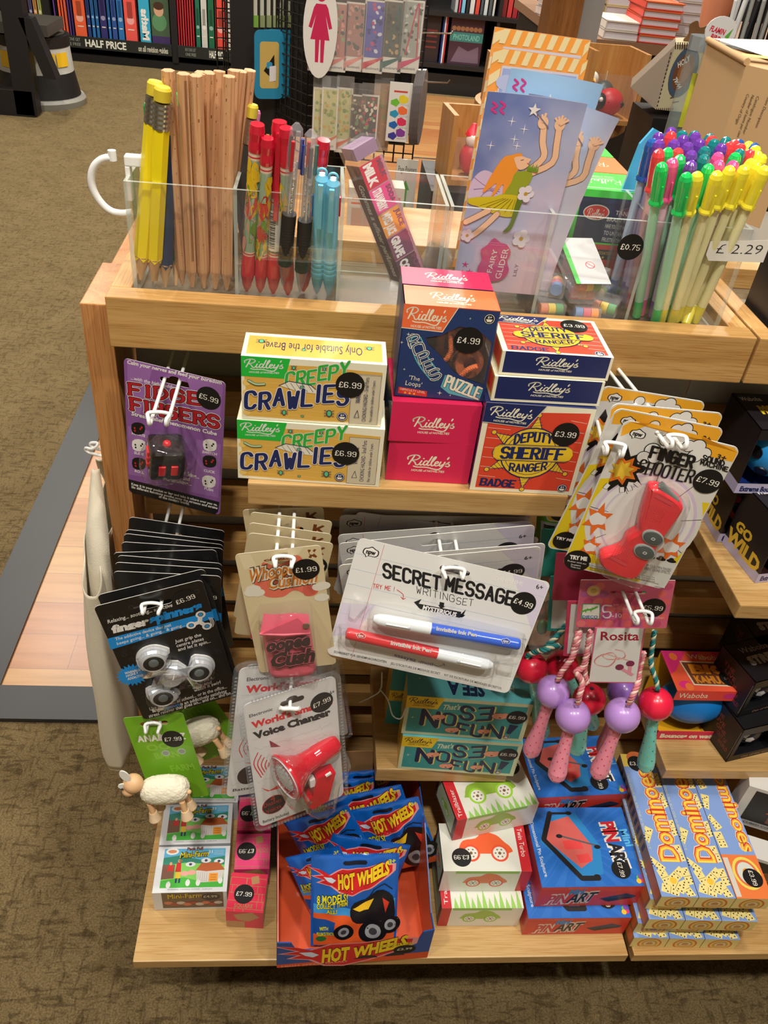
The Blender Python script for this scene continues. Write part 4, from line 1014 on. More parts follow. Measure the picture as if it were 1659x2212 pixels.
# map pens with red caps
def map_pen(L,r,capl,lab,args,seed,thick=False,barcode=False,col2=(150,176,150)):
 rt=empty('pen',Matrix.Identity(4),lab,'pen');rn=random.Random(seed);RD=(206,34,58)
 b=MB();b.lathe([(.0015,0),(.004,.006),(r*1.12,.018),(r*1.08,.03),(r,.038)],mat(RD,.18,coat=.6),20);b.build('grip',rt)
 b=MB();e=L-capl
 b.lathe([(r,.038),(r,.042),(r,e-.006),(r,e)],[mat((226,200,180),.3),mat(col2,.22,coat=.6),mat((226,200,180),.3)],20)
 b.lathe([(r+.0001,.0395),(r+.0001,.0405)],mat(RD,.3),20,close=False);b.lathe([(r+.0001,e-.004),(r+.0001,e-.003)],mat(RD,.3),20,close=False)
 for i in range(26):
  z=.046+rn.random()*(e-.056);t=-PI/2+(rn.random()-.5)*3.4;c=rn.choice([(222,180,30),(206,60,50),(110,160,50),(226,160,150),(222,180,30)]);s=.0035+rn.random()*.004
  if z>e-.03:c=(224,184,34)
  pts=[(z+s*1.5*math.sin(a)*(1+.3*math.sin(3*a+i)),t+s/r*.7*math.cos(a)*(1+.3*math.cos(2*a+i))) for a in[2*PI*k/10 for k in range(10)]]
  R=r+.0002+.00002*i
  b.add([(R*math.cos(q),R*math.sin(q),zz) for zz,q in pts],[list(range(10))],mat(c,.22,coat=.6),True)
 if barcode:
  R=r+.0012
  b.grid(lambda u,v:(R*math.cos(-PI/2+(u-.5)*1.7),R*math.sin(-PI/2+(u-.5)*1.7),.044+v*.036),6,1,mat((226,222,214),.5))
  for i in range(20):
   z=.047+i*.0016;t=.0004+.0006*((i*7)%3)/2;R2=R+.0002
   b.grid(lambda u,v:(R2*math.cos(-PI/2-.35+(u-.5)*.7),R2*math.sin(-PI/2-.35+(u-.5)*.7),z+v*t),3,1,mat(BLACK,.5))
 b.build('barrel',rt)
 b=MB();b.lathe([(r*1.06,e),(r*1.1,e+.003),(r*1.04,L-.012),(r*1.12,L-.006),(r*.98,L),(0,L)],mat((204,26,54),.15,coat=.8),20)
 if thick:b.box(-.0022,.0022,-r*1.5,-r,e-.018,L-.006,mat((204,26,54),.15,coat=.8),.0008)
 b.build('cap',rt)
 ori(rt,*args,L,0.0,lab)
map_pen(.150,.0056,.021,'leftmost red capped pen printed with a coloured map',(533,628,556,268),3)
map_pen(.142,.0050,.021,'second red capped map pen, slightly shorter',(562,630,578,298),4)
map_pen(.150,.0058,.06,'red capped map pen with a barcode label',(590,634,604,262),5,True,True)
map_pen(.150,.0052,.03,'red capped map pen behind the clear ballpoints',(622,636,618,276),8)
map_pen(.140,.0052,.02,'rightmost red capped map pen, behind the sky blue pens',(655,628,700,302),9)
def click_pen(L,r,lab,args,g1,cols):
 rt=empty('ballpoint_pen',Matrix.Identity(4),lab,'pen')
 cp=clear(c=(220,220,230),thick=.16,rough=.04)
 b=MB();b.lathe([(.0008,0),(.0025,.006),(r*.9,.022)],cp,16);b.build('nose_cone',rt)
 b=MB();pr=[]
 for i in range(30):pr.append((r*(1.0 if i%2 else .97),.022+i*.0013))
 b.lathe(pr+[(r,.07)],mat((30,30,32),.55),18);b.build('rubber_grip',rt)
 b=MB();b.lathe([(r*.92,.07),(r*.95,L-.02),(r*.8,L-.004),(r*.3,L)],cp,18);b.build('barrel',rt)
 for k,c in enumerate(cols):
  t=2*PI*k/len(cols);b=MB();q=(r*.45*math.cos(t),r*.45*math.sin(t))
  b.tube([(q[0],q[1],.02),(q[0],q[1],L-.03)],.0009,mat((200,204,210),.2,.8),6);b.tube([(q[0]*1.8,q[1]*1.8,L-.036),(q[0]*1.9,q[1]*1.9,L-.012)],.0016,mat(c,.2),6);b.build('ink_refill',rt)
 b=MB();pts=[Vector((0,0,.0))+Vector((r*.3*math.cos(t),r*.3*math.sin(t),.07+(L-.1)*t/60)) for t in[k*.5 for k in range(120)]];b.tube(pts,.0004,mat((200,204,210),.2,1.0),4);b.build('spring',rt)
 b=MB();b.box(-.0018,.0018,-r*1.6,-r*1.2,L-.04,L-.002,cp,.0006);b.build('clip',rt)
 ori(rt,*args,L,0.2,lab,None,at(args[0],args[1],'y',.037),.03)
click_pen(.145,.0062,'clear ballpoint with black grip, left of the two',(611,616,642,266),0,[(40,60,160),(60,60,60),(200,40,50)])
click_pen(.145,.0062,'clear multi-colour ballpoint with black grip, right of the two',(648,630,673,280),0,[(20,110,90),(200,30,50),(30,60,160),(30,30,30)])
def sky_pen(L,r,lab,args,g):
 rt=empty('ballpoint_pen',Matrix.Identity(4),lab,'pen');c=mat((124,208,242),.2,coat=.6)
 b=MB();pr=[(.001,0),(r*.6,.008),(r*.98,.022)]
 for i in range(4):pr+=[(r,.024+i*.005),(r*1.03,.0255+i*.005),(r*1.03,.0275+i*.005),(r,.028+i*.005)]
 b.lathe(pr+[(r,.05)],c,20);b.build('grip',rt)
 b=MB();b.lathe([(r,.05),(r*.97,L-.012),(r*.9,L-.004),(r*.5,L)],c,20);b.build('barrel',rt)
 b=MB();b.box(-.0022,.0022,-r*1.5,-r*1.1,L-.046,L-.004,c,.0008);b.build('clip',rt)
 b=MB();q=g;b.box(r*.55,r*1.15,-.0015,.0015,L-.034,L-.016,mat(q,.2),.0005);b.box(-r*1.15,-r*.55,-.0015,.0015,L-.04,L-.02,mat((40,110,190),.2),.0005);b.build('slider',rt)
 b=MB();pts=[(.0035*math.cos(t),0,L+.0015+.0035*math.sin(t)) for t in[2*PI*k/16 for k in range(17)]];b.tube(pts,.0011,c,6,cap=False);b.build('hanging_loop',rt)
 ori(rt,*args,L,-.1,lab)
sky_pen(.124,.0062,'sky blue multi-colour pen, left of the pair',(684,634,696,376),(40,160,90))
sky_pen(.122,.0062,'sky blue multi-colour pen, right of the pair',(709,637,720,386),(206,40,60))
# gel pens
def gel(col,nm,glit):
 L=.150;r=.0042
 rt=empty('gel_pen',Matrix.Identity(4),'','pen')
 cc=mat(col,.12,coat=.9)
 b=MB();b.lathe([(.0045,.1165),(.0063,.118),(.0063,.1195),(.0052,.122),(.0055,.130),(.0056,.144),(.0053,.1485),(.0042,.1518),(.0023,.1535),(0,.154)],cc,20);b.box(-.0008,.0008,-.0066,-.0052,.1165,.136,cc,.0005);b.build('cap',rt)
 pale=tuple(int(v*.30+240*.70) for v in col)
 b=MB();b.lathe([(.0036,.018),(r,.0185),(r,.118)],mat(pale,.3,coat=.3),14);b.lathe([(.0036,0),(.0042,.001),(r,.018)],mat(tuple(int(v*.85+30) for v in col),.3,coat=.3),14);b.build('barrel',rt)
 b=MB();b.lathe([(.0008,-.002),(.0016,.001),(.0026,.004),(.0026,.095)],mat(col,.3),8);b.build('ink_refill',rt)
 return rt
GC=dict(green=(24,206,96),pink=(246,84,150),yellow=(246,232,56),purple=(112,60,168),teal=(20,128,130),red=(236,66,70),blue=(30,90,170))
PR={k:gel(v,k,0) for k,v in GC.items()}
PENS='''green 1035 985;pink 1097 960;green 1180 1045;yellow 1243 1040;green 1310 995;yellow 1360 1035;yellow 1435 1005;yellow 1510 1040;yellow 1590 975;yellow 1640 1005;green 1070 898;green 1142 940;purple 1208 975;teal 1285 938;
pink 1372 972;pink 1455 975;green 1470 926;teal 1495 905;yellow 1520 1000;yellow 1562 962;red 1018 905;red 1130 900;purple 1210 915;teal 1290 890;purple 1388 872;pink 1368 925;purple 1020 850;purple 1108 850;purple 1190 866;purple 1262 846;
teal 1345 845;red 1440 862;red 1500 872;red 1556 908;yellow 1600 916;yellow 1625 935;blue 1500 830;blue 1592 850;yellow 1562 832;yellow 1590 884;teal 1422 815;red 1332 825;teal 1325 803;purple 1235 805;purple 1162 822;red 1090 800;purple 1015 806;teal 1156 795;teal 1232 788;purple 1092 775;red 1465 850;blue 1005 745'''
used=set()
for t in PENS.replace('\n','').split(';'):
 c,u,v=t.split();u=1050+float(u)/2.724;v=float(v)/2.724
 fx=(u-1418)/236.;fy=(384-v)/110.
 base=Vector((.4725+.0745*max(0,min(1,fx*.8+.08)),.034+.068*max(0,min(1,fy)),.8528))
 if v<280:base=Vector((.4695,.095,.8528))
 L=.151 if v>280 else .165
 B,T=stickM(0,0,u,v-3,L,base=base)
 lab='%s capped gel pen in the right acrylic compartment'%c
 if c=='blue' and v<280:lab='tall blue capped pen standing at the back left of the gel pens'
 M=axisM(B,T,.3)
 if c in used:copy_tree(PR[c],lab,M,'%s gel pens'%c)
 else:PR[c].matrix_world=M;PR[c]['label']=lab;PR[c]['group']='%s gel pens'%c;used.add(c)
for o_ in list(SC.objects):
 if o_.get('label','x').startswith('tall blue'):
  if 'group' in o_:del o_['group']
b=MB();p=at(1432,262,'y',.13);q=at(1395,330,'y',.13)
b.prism([(0,-.012),(.016,-.018),(.02,-.08),(-.016,-.08),(-.009,-.026)],0,.004,mat((70,176,220),.2,coat=.5))
b.build('foil_packet',label='sky blue foil packet standing behind the gel pens',cat='packet',mw=frame(p+Vector((-.008,.0,.006)),(1,0,0),None,(0,-1,0)))
# white C hook and bracket on the left end
WP=mat((234,234,232),.3)
r=empty('cup_hook',(.006,.05,.92),'white plastic C-shaped hook clipped to the acrylic end','hook')
def Y(u,v,y):return at(u,v,'y',y)
b=MB();pts=[Y(u,v,.05) for u,v in((286,459),(262,461),(238,455),(217,436),(202,410),(197,385),(202,362),(215,347),(230,341),(243,341))]
b.tube(smooth3(pts),.0031,WP,10);p=pts[-1];b.ball(p,.0033,WP,12,8);b.tube([p+Vector((0,0,-.002)),p+Vector((0,0,.006))],.0034,WP,10);wc(b.build('c_arm',r),r)
b=MB();c0=Y(286,340,.045)
b.box(c0.x-.006,c0.x+.009,.04,.05,c0.z-.006,c0.z+.002,WP,.001);b.box(c0.x-.006,c0.x-.002,.04,.05,c0.z-.034,c0.z-.006,WP,.0008);b.box(c0.x+.0058,c0.x+.009,.04,.05,c0.z-.05,c0.z-.006,WP,.0008);wc(b.build('clip_bracket',r),r)
# second-row toy boxes behind the organiser
b=MB();b.box(.405,.558,.122,.40,.8512,.86,mat((60,52,44),.6));b.build('rear_ledge',label='dark ledge behind the tray carrying the green topped boxes',cat='ledge')
def tang(y,col,lab,front):
 x0=.4225;w_=.068;h_=.083;d=.0595
 F=Matrix.Translation((x0,y,.8602))
 b=MB();b.box(0,w_,0,d,0,h_,(30,44,78));b.box(-.0002,w_+.0002,-.0002,d,h_-.0006,h_+.0002,col)
 A=Art(b,frame((w_,d,h_+.0002),(-1,0,0),(0,-1,0)),wh=(w_,d),step=5e-5);A.logo((.26,.62),(.8,.62),(.26,.36),(206,236,196),.08)
 A=Art(b,frame((0,-.0002,0),(1,0,0),(0,0,1)),wh=(w_,h_),step=5e-5)
 if front:
  A.rect(0,0,1,.08,col);A.rect(0,.08,.06,1,col);A.rect(0,.62,1,1,(206,66,60));A.rect(0,.6,1,.62,col)
  A.oval((.32,.25),.013,.0075,(226,222,210));A.oval((.32,.25),.012,.0065,(206,60,54));A.logo((.2,.3),(.45,.3),(.2,.21),(230,226,214),.08,False)
  for i,t in enumerate(('TANGLED','BRAIN TEASER','HAVE YOU GOT WHAT IT TAKES','TO UNTANGLE THIS','FRUSTRATING PUZZLE')):
   A.text(t,(.6-.1*(i>0),.26+i*.08),(1.0,.28+i*.08),(.6-.1*(i>0),.21+i*.08),(214,214,206),.01)
  A.rect(.3,.68,.7,.8,(40,44,60));A.text('INTERMEDIATE',(.34,.74),(.66,.74),(.34,.7),(214,170,60));
  for i in range(3):A.star((.42+i*.08,.775),.0018,.0008,5,(220,170,60))
 A=Art(b,frame((-.0001,d,0),(0,-1,0),(0,0,1)),wh=(d,h_),step=5e-5)
 A.rect(0,0,1,.06,col)
 for i in range(14):A.oval((random.random(),.1+random.random()*.8),.0008,.0008,(180,190,210))
 A.poly([(.4,.2),(.6,.25),(.5,.5)],(206,90,60))
 b.build('puzzle_box',label=lab,cat='toy box',mw=F)
tang(.125+.0,(70,214,70),'green topped navy puzzle box, nearest of the row behind the acrylic',True)
tang(.187,(240,120,64),'orange topped puzzle box in the middle of the row behind the acrylic',False)
tang(.249,(70,214,70),'green topped puzzle box farthest back behind the acrylic',False)
# small white boxes seen through the third bin
for i in range(4):
 p=at(748+i*26,505,'y',.6);b=MB();b.box(0,.028,0,.04,0,.07,(206,190,176))
 A=Art(b,frame((0,0,0),(1,0,0),(0,0,1)),wh=(.028,.07),step=1e-4);A.rect(.2,.2,.8,.24,(206,80,60));A.rect(.15,.3,.85,.34,(206,80,60));A.rect(.2,.42,.8,.85,(196,150,130))
 b.build('small_box',label='small white box with red lines seen through the clear bin',cat='box',group='small white boxes behind the tray',mw=Matrix.Translation(p))
p0=at(748,505,'y',.6)
b=MB();b.box(p0.x-.1,p0.x+.25,.58,.75,0,p0.z-.0005,wood('oak_side',(214,160,100),(190,136,78),'X'));b.build('side_bench',label='low oak bench seen through the clear bins behind the tray',cat='bench')
# ------------------------------------------------------------------ hanging cards
HW=mat((232,234,232),.25,coat=.4,name='white_wire')
def cardM(k,dy=0.0):
 o,M,w_,h_=CARD[k]
 X=Matrix(M).to_4x4();X.translation=Vector(o)+Vector((0,dy,0))
 return X,w_,h_
class Card:
 def __init__(s,name,M,w_,h_,base,lab,cat,crop=None,r=.004,hole=None,slot=.024,group=None,edge=None,th=.0006,cut=None):
  s.M,s.w,s.h=M,w_,h_
  s.root=empty(name,M,lab,cat,group);s.b=MB()
  s.A=Art(s.b,Matrix.Identity(4),M,crop)
  s.hole=None
  out=cut or rrect(w_,h_,r)
  if hole:
   q=s.A.P(hole) if crop else Vector(hole);s.hole=q
   holed(s.b,out,euro(q.x,q.y,slot-.006),-th,0,base if not isinstance(base,tuple) else mat(base,.35,coat=.25),edge or(226,224,216))
  else:
   s.b.prism(out,-th,0,mat(base,.35,coat=.25) if isinstance(base,tuple) else base,edge or(226,224,216))
 def P3(s,p,z):q=s.A.P(p);return Vector((q.x,q.y,z))
 def L(s,pts):return[s.A.P(p) for p in pts]
 def done(s,nm='backing_card'):s.b.build(nm,s.root);return s.root
 def part(s,nm,b,lab=None):o=b.build(nm,s.root);tag(o,lab);return o
 def blister(s,pts,hgt,inset=.004,sm=0,base_flange=True,thick=.012,nm='blister',bump=.25):
  q=s.L(pts)
  if sm:q=smooth_line(q,sm,True)
  a=sum(q[i].x*q[(i+1)%len(q)].y-q[(i+1)%len(q)].x*q[i].y for i in range(len(q)))
  if a<0:q=list(reversed(q))
  c=sum((Vector(p) for p in q),Vector((0,0)))/len(q)
  b=MB();n=len(q);mt=clear(thick=thick,rough=.04,bump=bump)
  rings=[(0,.0004),(.15,hgt*.7),(.5,hgt*.93),(1.0,hgt)]
  vs=[]
  for f,z in rings:
   for p in q:
    d=(c-p);l=d.length;vs.append(tuple(p+d*min(inset*f/max(l,1e-6),.9))+(z,))
  m_=len(rings)
  b.add(vs,[(j*n+i,j*n+(i+1)%n,(j+1)*n+(i+1)%n,(j+1)*n+i) for j in range(m_-1) for i in range(n)]+[tuple((m_-1)*n+i for i in range(n))],mt,True)
  return s.part(nm,b)
def hook(x,z,ytip,lab,sep=.0075,r=.0017,y0=.0615,lift=.007,single=False,drop=0.0,yaw=0.0):
 rt=empty('display_hook',Matrix.Translation((x,ytip,z))@Matrix.Rotation(yaw,4,'Z')@Matrix.Rotation(math.atan2(drop,y0-ytip),4,'X').inverted()@Matrix.Translation((0,y0-ytip,0)),lab,'hook','white wire display hooks')
 L=y0-ytip;b=MB()
 if single:
  b.tube([(0,-.0,0),(0,-L,0)],r,HW,8);b.build('prong',rt)
  b=MB();b.tube(smooth3([(-.009,-L,.001),(-.006,-L,-.0005),(0,-L,0),(.006,-L,-.0005),(.009,-L,.001)]),r*1.25,HW,8);b.build('crossbar',rt)
 else:
  for sx_ in(-1,1):
   b=MB();b.tube([(sx_*sep,0,0),(sx_*sep,-L,0)],r,HW,8);b.build('prong',rt)
  b=MB();k=sep*1.25
  b.tube(smooth3([(-sep,-L,0),(-sep,-L-.004,lift*.4),(-sep*1.05,-L-.003,lift),(-k,-L+.004,lift+.001),(0,-L+.0065,lift+.001),(k,-L+.004,lift+.001),(sep*1.05,-L-.003,lift),(sep,-L-.004,lift*.4),(sep,-L,0)]),r,HW,8)
  b.build('end_loop',rt)
 b=MB();b.box(-.016,.016,-.003,.0,-.004,.012,HW,.001)
 b.tube(smooth3([(-.014,-.003,.01),(-.014,-.006,.002),(-sep,-.006,0),(sep,-.006,0),(.014,-.006,.002),(.014,-.003,.01)]),r,HW,8);b.build('wall_bracket',rt)
 return rt
def pj(P):
 q=ROT.transposed()@(Vector(P)-CAM);return 829.5+FOC*q.x/-q.z,1106-FOC*q.y/-q.z
def hook_through(P,vtip,lab,**k):
 """hook whose prongs pass under point P and end at picture height vtip"""
 lo,hi=P.y-.12,P.y
 for _ in range(40):
  m_=(lo+hi)/2
  if pj((P.x,m_,P.z))[1]>vtip:lo=m_
  else:hi=m_
 return hook(P.x,P.z,lo,lab,**k)
D_,G_,P_,H_,F_,J_,I_=(150,540,2.765),(150,1080,2.765),(480,1080,3.95),(680,1060,2.860),(1150,650,3.259),(250,1500,3.016),(1120,1200,3.078)
WT=(230,226,222)
# ---- purple card with black cube
M,w_,h_=cardM('fidget')
c=Card('fidget_cube_card',M,w_,h_,(134,84,152),'purple hanging card with a black cube and a £5.99 sticker','toy card',D_,hole=(630,790),slot=.029,edge=(206,200,206))
A=c.A
for q in(((345,650),(500,690),(420,1000),(350,900)),((700,760),(920,800),(900,1000),(760,980)),((350,1050),(480,1080),(460,1360),(356,1340)),((760,1130),(905,1160),(890,1480),(700,1440))):A.poly(q,(150,102,168))
A.poly([(352,1368),(896,1505),(888,1562),(870,1580),(376,1452),(357,1432)],BLACK)
A.text('Calm your nerves and feed your boredom',(343,677),(908,803),(347,655),WT,.03)
A.text('...with the highly-addictive',(366,772),(670,840),(370,752),WT,.015)
for t_,a_,e_,u_ in(('FIDGET',(362,862),(880,938),(360,796)),('FINGERS',(374,952),(886,1062),(370,884))):
 A.pen(t_,a_,e_,u_,(176,24,40),rx=.15,ry=.1,slab=True,gap=2.4,outl=[(.10,WT),(.055,BLACK)])
A.text('Stress-relief Phenomenon Cube',(370,985),(880,1108),(373,962),WT,.03)
for t,a,e in(('ROTATE',(372,1100),(452,1118)),('SLIDE',(386,1216),(444,1228)),('ROLL',(390,1325),(446,1338)),('SWITCH',(793,1212),(880,1228)),('CLICK',(802,1322),(870,1336)),('PUSH',(806,1430),(858,1443))):
 A.text(t,a,e,(a[0]+1,a[1]-15),WT,.03)
def minicube(x,y,col,dots):
 A.poly([(x-38,y-24),(x-4,y-36),(x+38,y-20),(x+38,y+26),(x+6,y+38),(x-34,y+24)],col,sm=2)
 for dx,dy in((-20,-2),(14,4),(-18,14),(22,-6)):A.oval((x+dx,y+dy),.0009,.0011,dots)
for x,y,k in((410,1065,1),(414,1165,0),(414,1275,1),(838,1165,0),(836,1262,1),(832,1382,0)):minicube(x,y,BLACK if k else WT,(206,40,40) if k else BLACK)
for i,(t,a,e) in enumerate((('Goodbye to pen clicking...',(463,1290),(775,1366)),('foot tapping and',(524,1340),(718,1380)),('digit drumming...',(514,1362),(730,1408)))):A.text(t,a,e,(a[0]+1,a[1]-22),WT,.03)
A.text('Keep it in your pocket or bag and take it where ever you go.',(370,1402),(884,1530),(371,1388),WT,.03)
A.text('Six different functions soothe away the stresses and strains',(370,1420),(884,1548),(371,1406),WT,.03)
A.text('of the modern world.',(534,1478),(716,1523),(535,1462),WT,.03)
A.sticker('£5.99',(832,885),-.1)
c.done()
b=MB();q=c.P3((620,1180),.017);b.T=Matrix.Translation(q)@Matrix.Rotation(-.12,4,'Z')@Matrix.Rotation(.12,4,'X')@Matrix.Rotation(.55,4,'Y');s_=.0158
b.box(-s_,s_,-s_,s_,-s_,s_,mat((22,20,22),.15,coat=.8),.004)
c.part('toy_cube',b)
RB=mat((214,36,44),.25,coat=.5)
for x0 in(-.0085,.0025):
 e=MB();e.T=b.T;e.box(x0,x0+.0065,-.008,.003,s_-.001,s_+.0018,RB,.0008);c.part('button',e)
for y0 in(-.009,-.002,.005):
 e=MB();e.T=b.T;e.box(-s_-.0018,-s_+.001,y0,y0+.0045,-.006,.004,RB,.0008);c.part('button',e)
e=MB();e.T=b.T;e.ball((0,s_,0),.004,RB,12,8);c.part('button',e)
c.blister([(490,1110),(560,1060),(720,1110),(755,1150),(750,1290),(590,1320),(500,1250)],.034,.006,2)
p=M@Vector((c.hole.x-.001,c.hole.y-.0,0));hook_through(p+Vector((-.002,0,0)),917,'white double hook through the purple cube card',sep=.0068)
# ---- finger spinner cards
def spinner_card(M,w_,h_,lab,full,crop=G_,sticker=True,group='black finger spinner cards'):
 c=Card('finger_spinner_card',M,w_,h_,(20,19,20),lab,'toy card',None if not full else crop,hole=(515,625) if full else(0,h_/2-.018),slot=.03,group=group,edge=(196,194,190),r=.0045)
 A=c.A;rn=random.Random(4)
 for i in range(70):
  q=Vector(((rn.random()-.5)*w_*.9,(rn.random()-.5)*h_*.92));rr=.0018+rn.random()*.0012
  if(q-c.hole).length<.02:continue
  for a_,cl in((rr,(40,40,40)),(rr*.6,(20,19,20))):A.poly([(q.x+a_*math.cos(t),q.y+a_*math.sin(t)) for t in[2*PI*k/10 for k in range(10)]],cl,True)
 return c,A
M,w_,h_=cardM('spinner')
c,A=spinner_card(M,w_,h_,'front finger spinner card, tilted, with silver spinner and £6.99 sticker',True)
BLU=(24,138,214)
A.poly([(226,828),(855,662),(864,705),(248,893)],BLU)
A.text('soothing',(384,650),(452,632),(384,635),(120,120,120))
A.text('Relaxing... soothing... addictive',(230,738),(616,636),(226,715),WT,.01)
A.text('finger',(256,795),(480,740),(246,752),WT,.06);A.text('spinners',(482,738),(795,648),(472,690),BLU,.06)
A.text('The addictive device that just',(275,840),(608,752),(271,822),WT,.01);A.text('keeps going... & going... & going...',(285,866),(690,752),(281,848),WT,.01)
for i,(t,a,e) in enumerate((('Just grip the',(632,855),(788,812)),('centre plates',(641,880),(803,836)),('and let it spin...',(650,903),(844,850)),('...put it on a',(708,1112),(855,1068)),('desk and',(737,1130),(850,1095)),('watch it swirl',(746,1146),(903,1095)),('Use at home... at school... or in the office...',(480,1258),(940,1122)),('finger',(495,1268),(570,1250)),('is an addictively satisfying',(664,1228),(940,1148)),('stress reliever that goes on... and on... and on...',(476,1300),(980,1155)))):
 A.text(t,a,e,(a[0]-4,a[1]-20),WT,.05 if t=='finger' else .01)
A.text('spinners',(572,1250),(660,1228),(568,1230),BLU,.04)
A.star((378,1045),.0155,.0115,22,BLU)
for i,t in enumerate(('WARNING!','HIGHLY','ADDICTIVE')):A.text(t,(331+i*8,1042+i*17),(424-(0,14,-12)[i]+i*3,1022+i*17-4),(329+i*8,1028+i*17),WT,.03)
# little white spinner drawing
for dx,dy in((783,683),(727,747),(822,752)):
 A.line([(778,728),(dx,dy)],.0042,WT)
for dx,dy in((783,683),(727,747),(822,752)):
 A.oval((dx,dy),.0046,.0046,WT);A.oval((dx,dy),.0026,.0026,(60,70,90));A.oval((dx,dy),.0019,.0019,(60,150,210))
for k in range(3):A.line([(832+k*9,700),(844+k*9,730),(838+k*9,755)],.0006,WT,3)
A.sticker('£6.99',(692,592),.14)
c.done()
L3=[c.P3(p,0) for p in((500,932),(770,990),(557,1140))];C0=sum(L3,Vector())/3
def tri(R,Wst,off=0):
 pts=[]
 for i,l in enumerate(L3):
  d=(l-C0);d2=Vector((d.x,d.y)).normalized();pr=Vector((-d2.y,d2.x));cc=Vector((l.x,l.y))
  for t in(-1.9,-1.3,-.65,0,.65,1.3,1.9):pts.append(cc+d2*(R*math.cos(t))+pr*(R*math.sin(t)))
  n_=L3[(i+1)%3]-C0;nn=Vector((n_.x,n_.y)).normalized();mid=(d2+nn).normalized()
  pts.append(Vector((C0.x,C0.y))+mid*Wst)
 return pts
CHR=mat((206,210,216),.28,.35,name='chrome',coat=.9)
b=MB();prev=None
for R,Wst,z0,z1 in((.0128,.0125,.003,.006),(.0138,.0135,.006,.0085)):pass
o1=smooth_line(tri(.0140,.0135),3,True);o2=smooth_line(tri(.0124,.0119),3,True);n=len(o1)
ang=lambda o:sum(o[i].x*o[(i+1)%n].y-o[(i+1)%n].x*o[i].y for i in range(n))
if ang(o1)<0:o1.reverse();o2.reverse()
vs=[(p.x,p.y,.002) for p in o1]+[(p.x,p.y,.0065) for p in o1]+[(p.x,p.y,.0092) for p in o2]
b.add(vs,[(j*n+i,j*n+(i+1)%n,(j+1)*n+(i+1)%n,(j+1)*n+i) for j in(0,1) for i in range(n)]+[tuple(2*n+i for i in range(n))],CHR,False)
body=c.part('silver_spinner',b)
b=MB();ow=smooth_line(tri(.0160,.0158),3,True);b.prism([(p.x,p.y) for p in ow],.0003,.0022,mat((214,214,212),.4));c.part('white_base',b)
for l in L3:
 b=MB();o_=(l.x,l.y,0);ax=(o_,(0,0,1))
 b.lathe([(.0112,.0093),(.0112,.0104),(.0098,.0108),(.0095,.0096)],CHR,28,ax,close=False);b.lathe([(.0098,.0100),(.0092,.0106),(.006,.0098),(.0048,.0094)],mat((9,9,10),.35),28,ax,close=False)
 b.lathe([(.0048,.0092),(.0046,.0104),(.003,.0108),(0,.0108)],mat((96,104,106),.4),20,ax)
 c.part('bearing_ring',b)
b=MB();b.lathe([(.0098,.0093),(.0098,.0118),(.0086,.0128),(.004,.0136),(0,.0138)],CHR,32,((C0.x,C0.y,0),(0,0,1)));c.part('centre_cap',b)
q=[Vector((p.x,p.y)) for p in smooth_line(tri(.0170,.0165),3,True)]
b=MB();mtc=clear(thick=.006,rough=.02);n=len(q)
if ang(q)<0:q.reverse()
cc=Vector((C0.x,C0.y));vs=[(p.x,p.y,.0004) for p in q]+[tuple(p.lerp(cc,.03))+(.012,) for p in q]+[tuple(p.lerp(cc,.1))+(.0145,) for p in q]
b.add(vs,[(j*n+i,j*n+(i+1)%n,(j+1)*n+(i+1)%n,(j+1)*n+i) for j in(0,1) for i in range(n)]+[tuple(2*n+i for i in range(n))],mtc,True);c.part('blister',b)
p=M@Vector((c.hole.x-.001,c.hole.y,.0));hook(p.x-.001,p.z+.001,p.y-.010,'white hook end through the tilted finger spinner card',sep=.0068,lift=.004);HZ_SP=p.z
SPM,SPW,SPH=M,w_,h_
# stack behind it, each card with its own lean
def quadM(tl,tr,y0,h_,fwd=-.006,zt=None):
 if zt:y0=at((tl[0]+tr[0])/2,(tl[1]+tr[1])/2,'z',zt).y
 a,e=at(*tl,'y',y0),at(*tr,'y',y0)
 ex=(e-a).normalized();up=Vector((-ex.z,fwd/h_*1.0,ex.x)).normalized();nrm=ex.cross(up).normalized();up=nrm.cross(ex)
 w_=(e-a).length;cc=a+ex*w_/2-up*h_/2
 Mx=Matrix((ex,up,nrm)).transposed().to_4x4();Mx.translation=cc
 return Mx,w_
STK=[((357,100),(930,185),.036,'rearmost of the stacked black cards'),((337,175),(925,245),.014,'second from the rear of the stacked black cards'),((325,200),(920,268),.004,'third from the rear of the stacked black cards'),((310,250),(918,290),-.008,'fourth from the rear of the stacked black cards'),((260,315),(875,297),-.022,'slightly left-shifted black card in the middle of the stack'),((287,330),(912,380),-.034,'black card just in front of the left-shifted one'),((270,372),(908,412),-.046,'second upright black card behind the tilted pair'),((262,425),(905,455),-.060,'upright black spinner card right behind the tilted pair')]
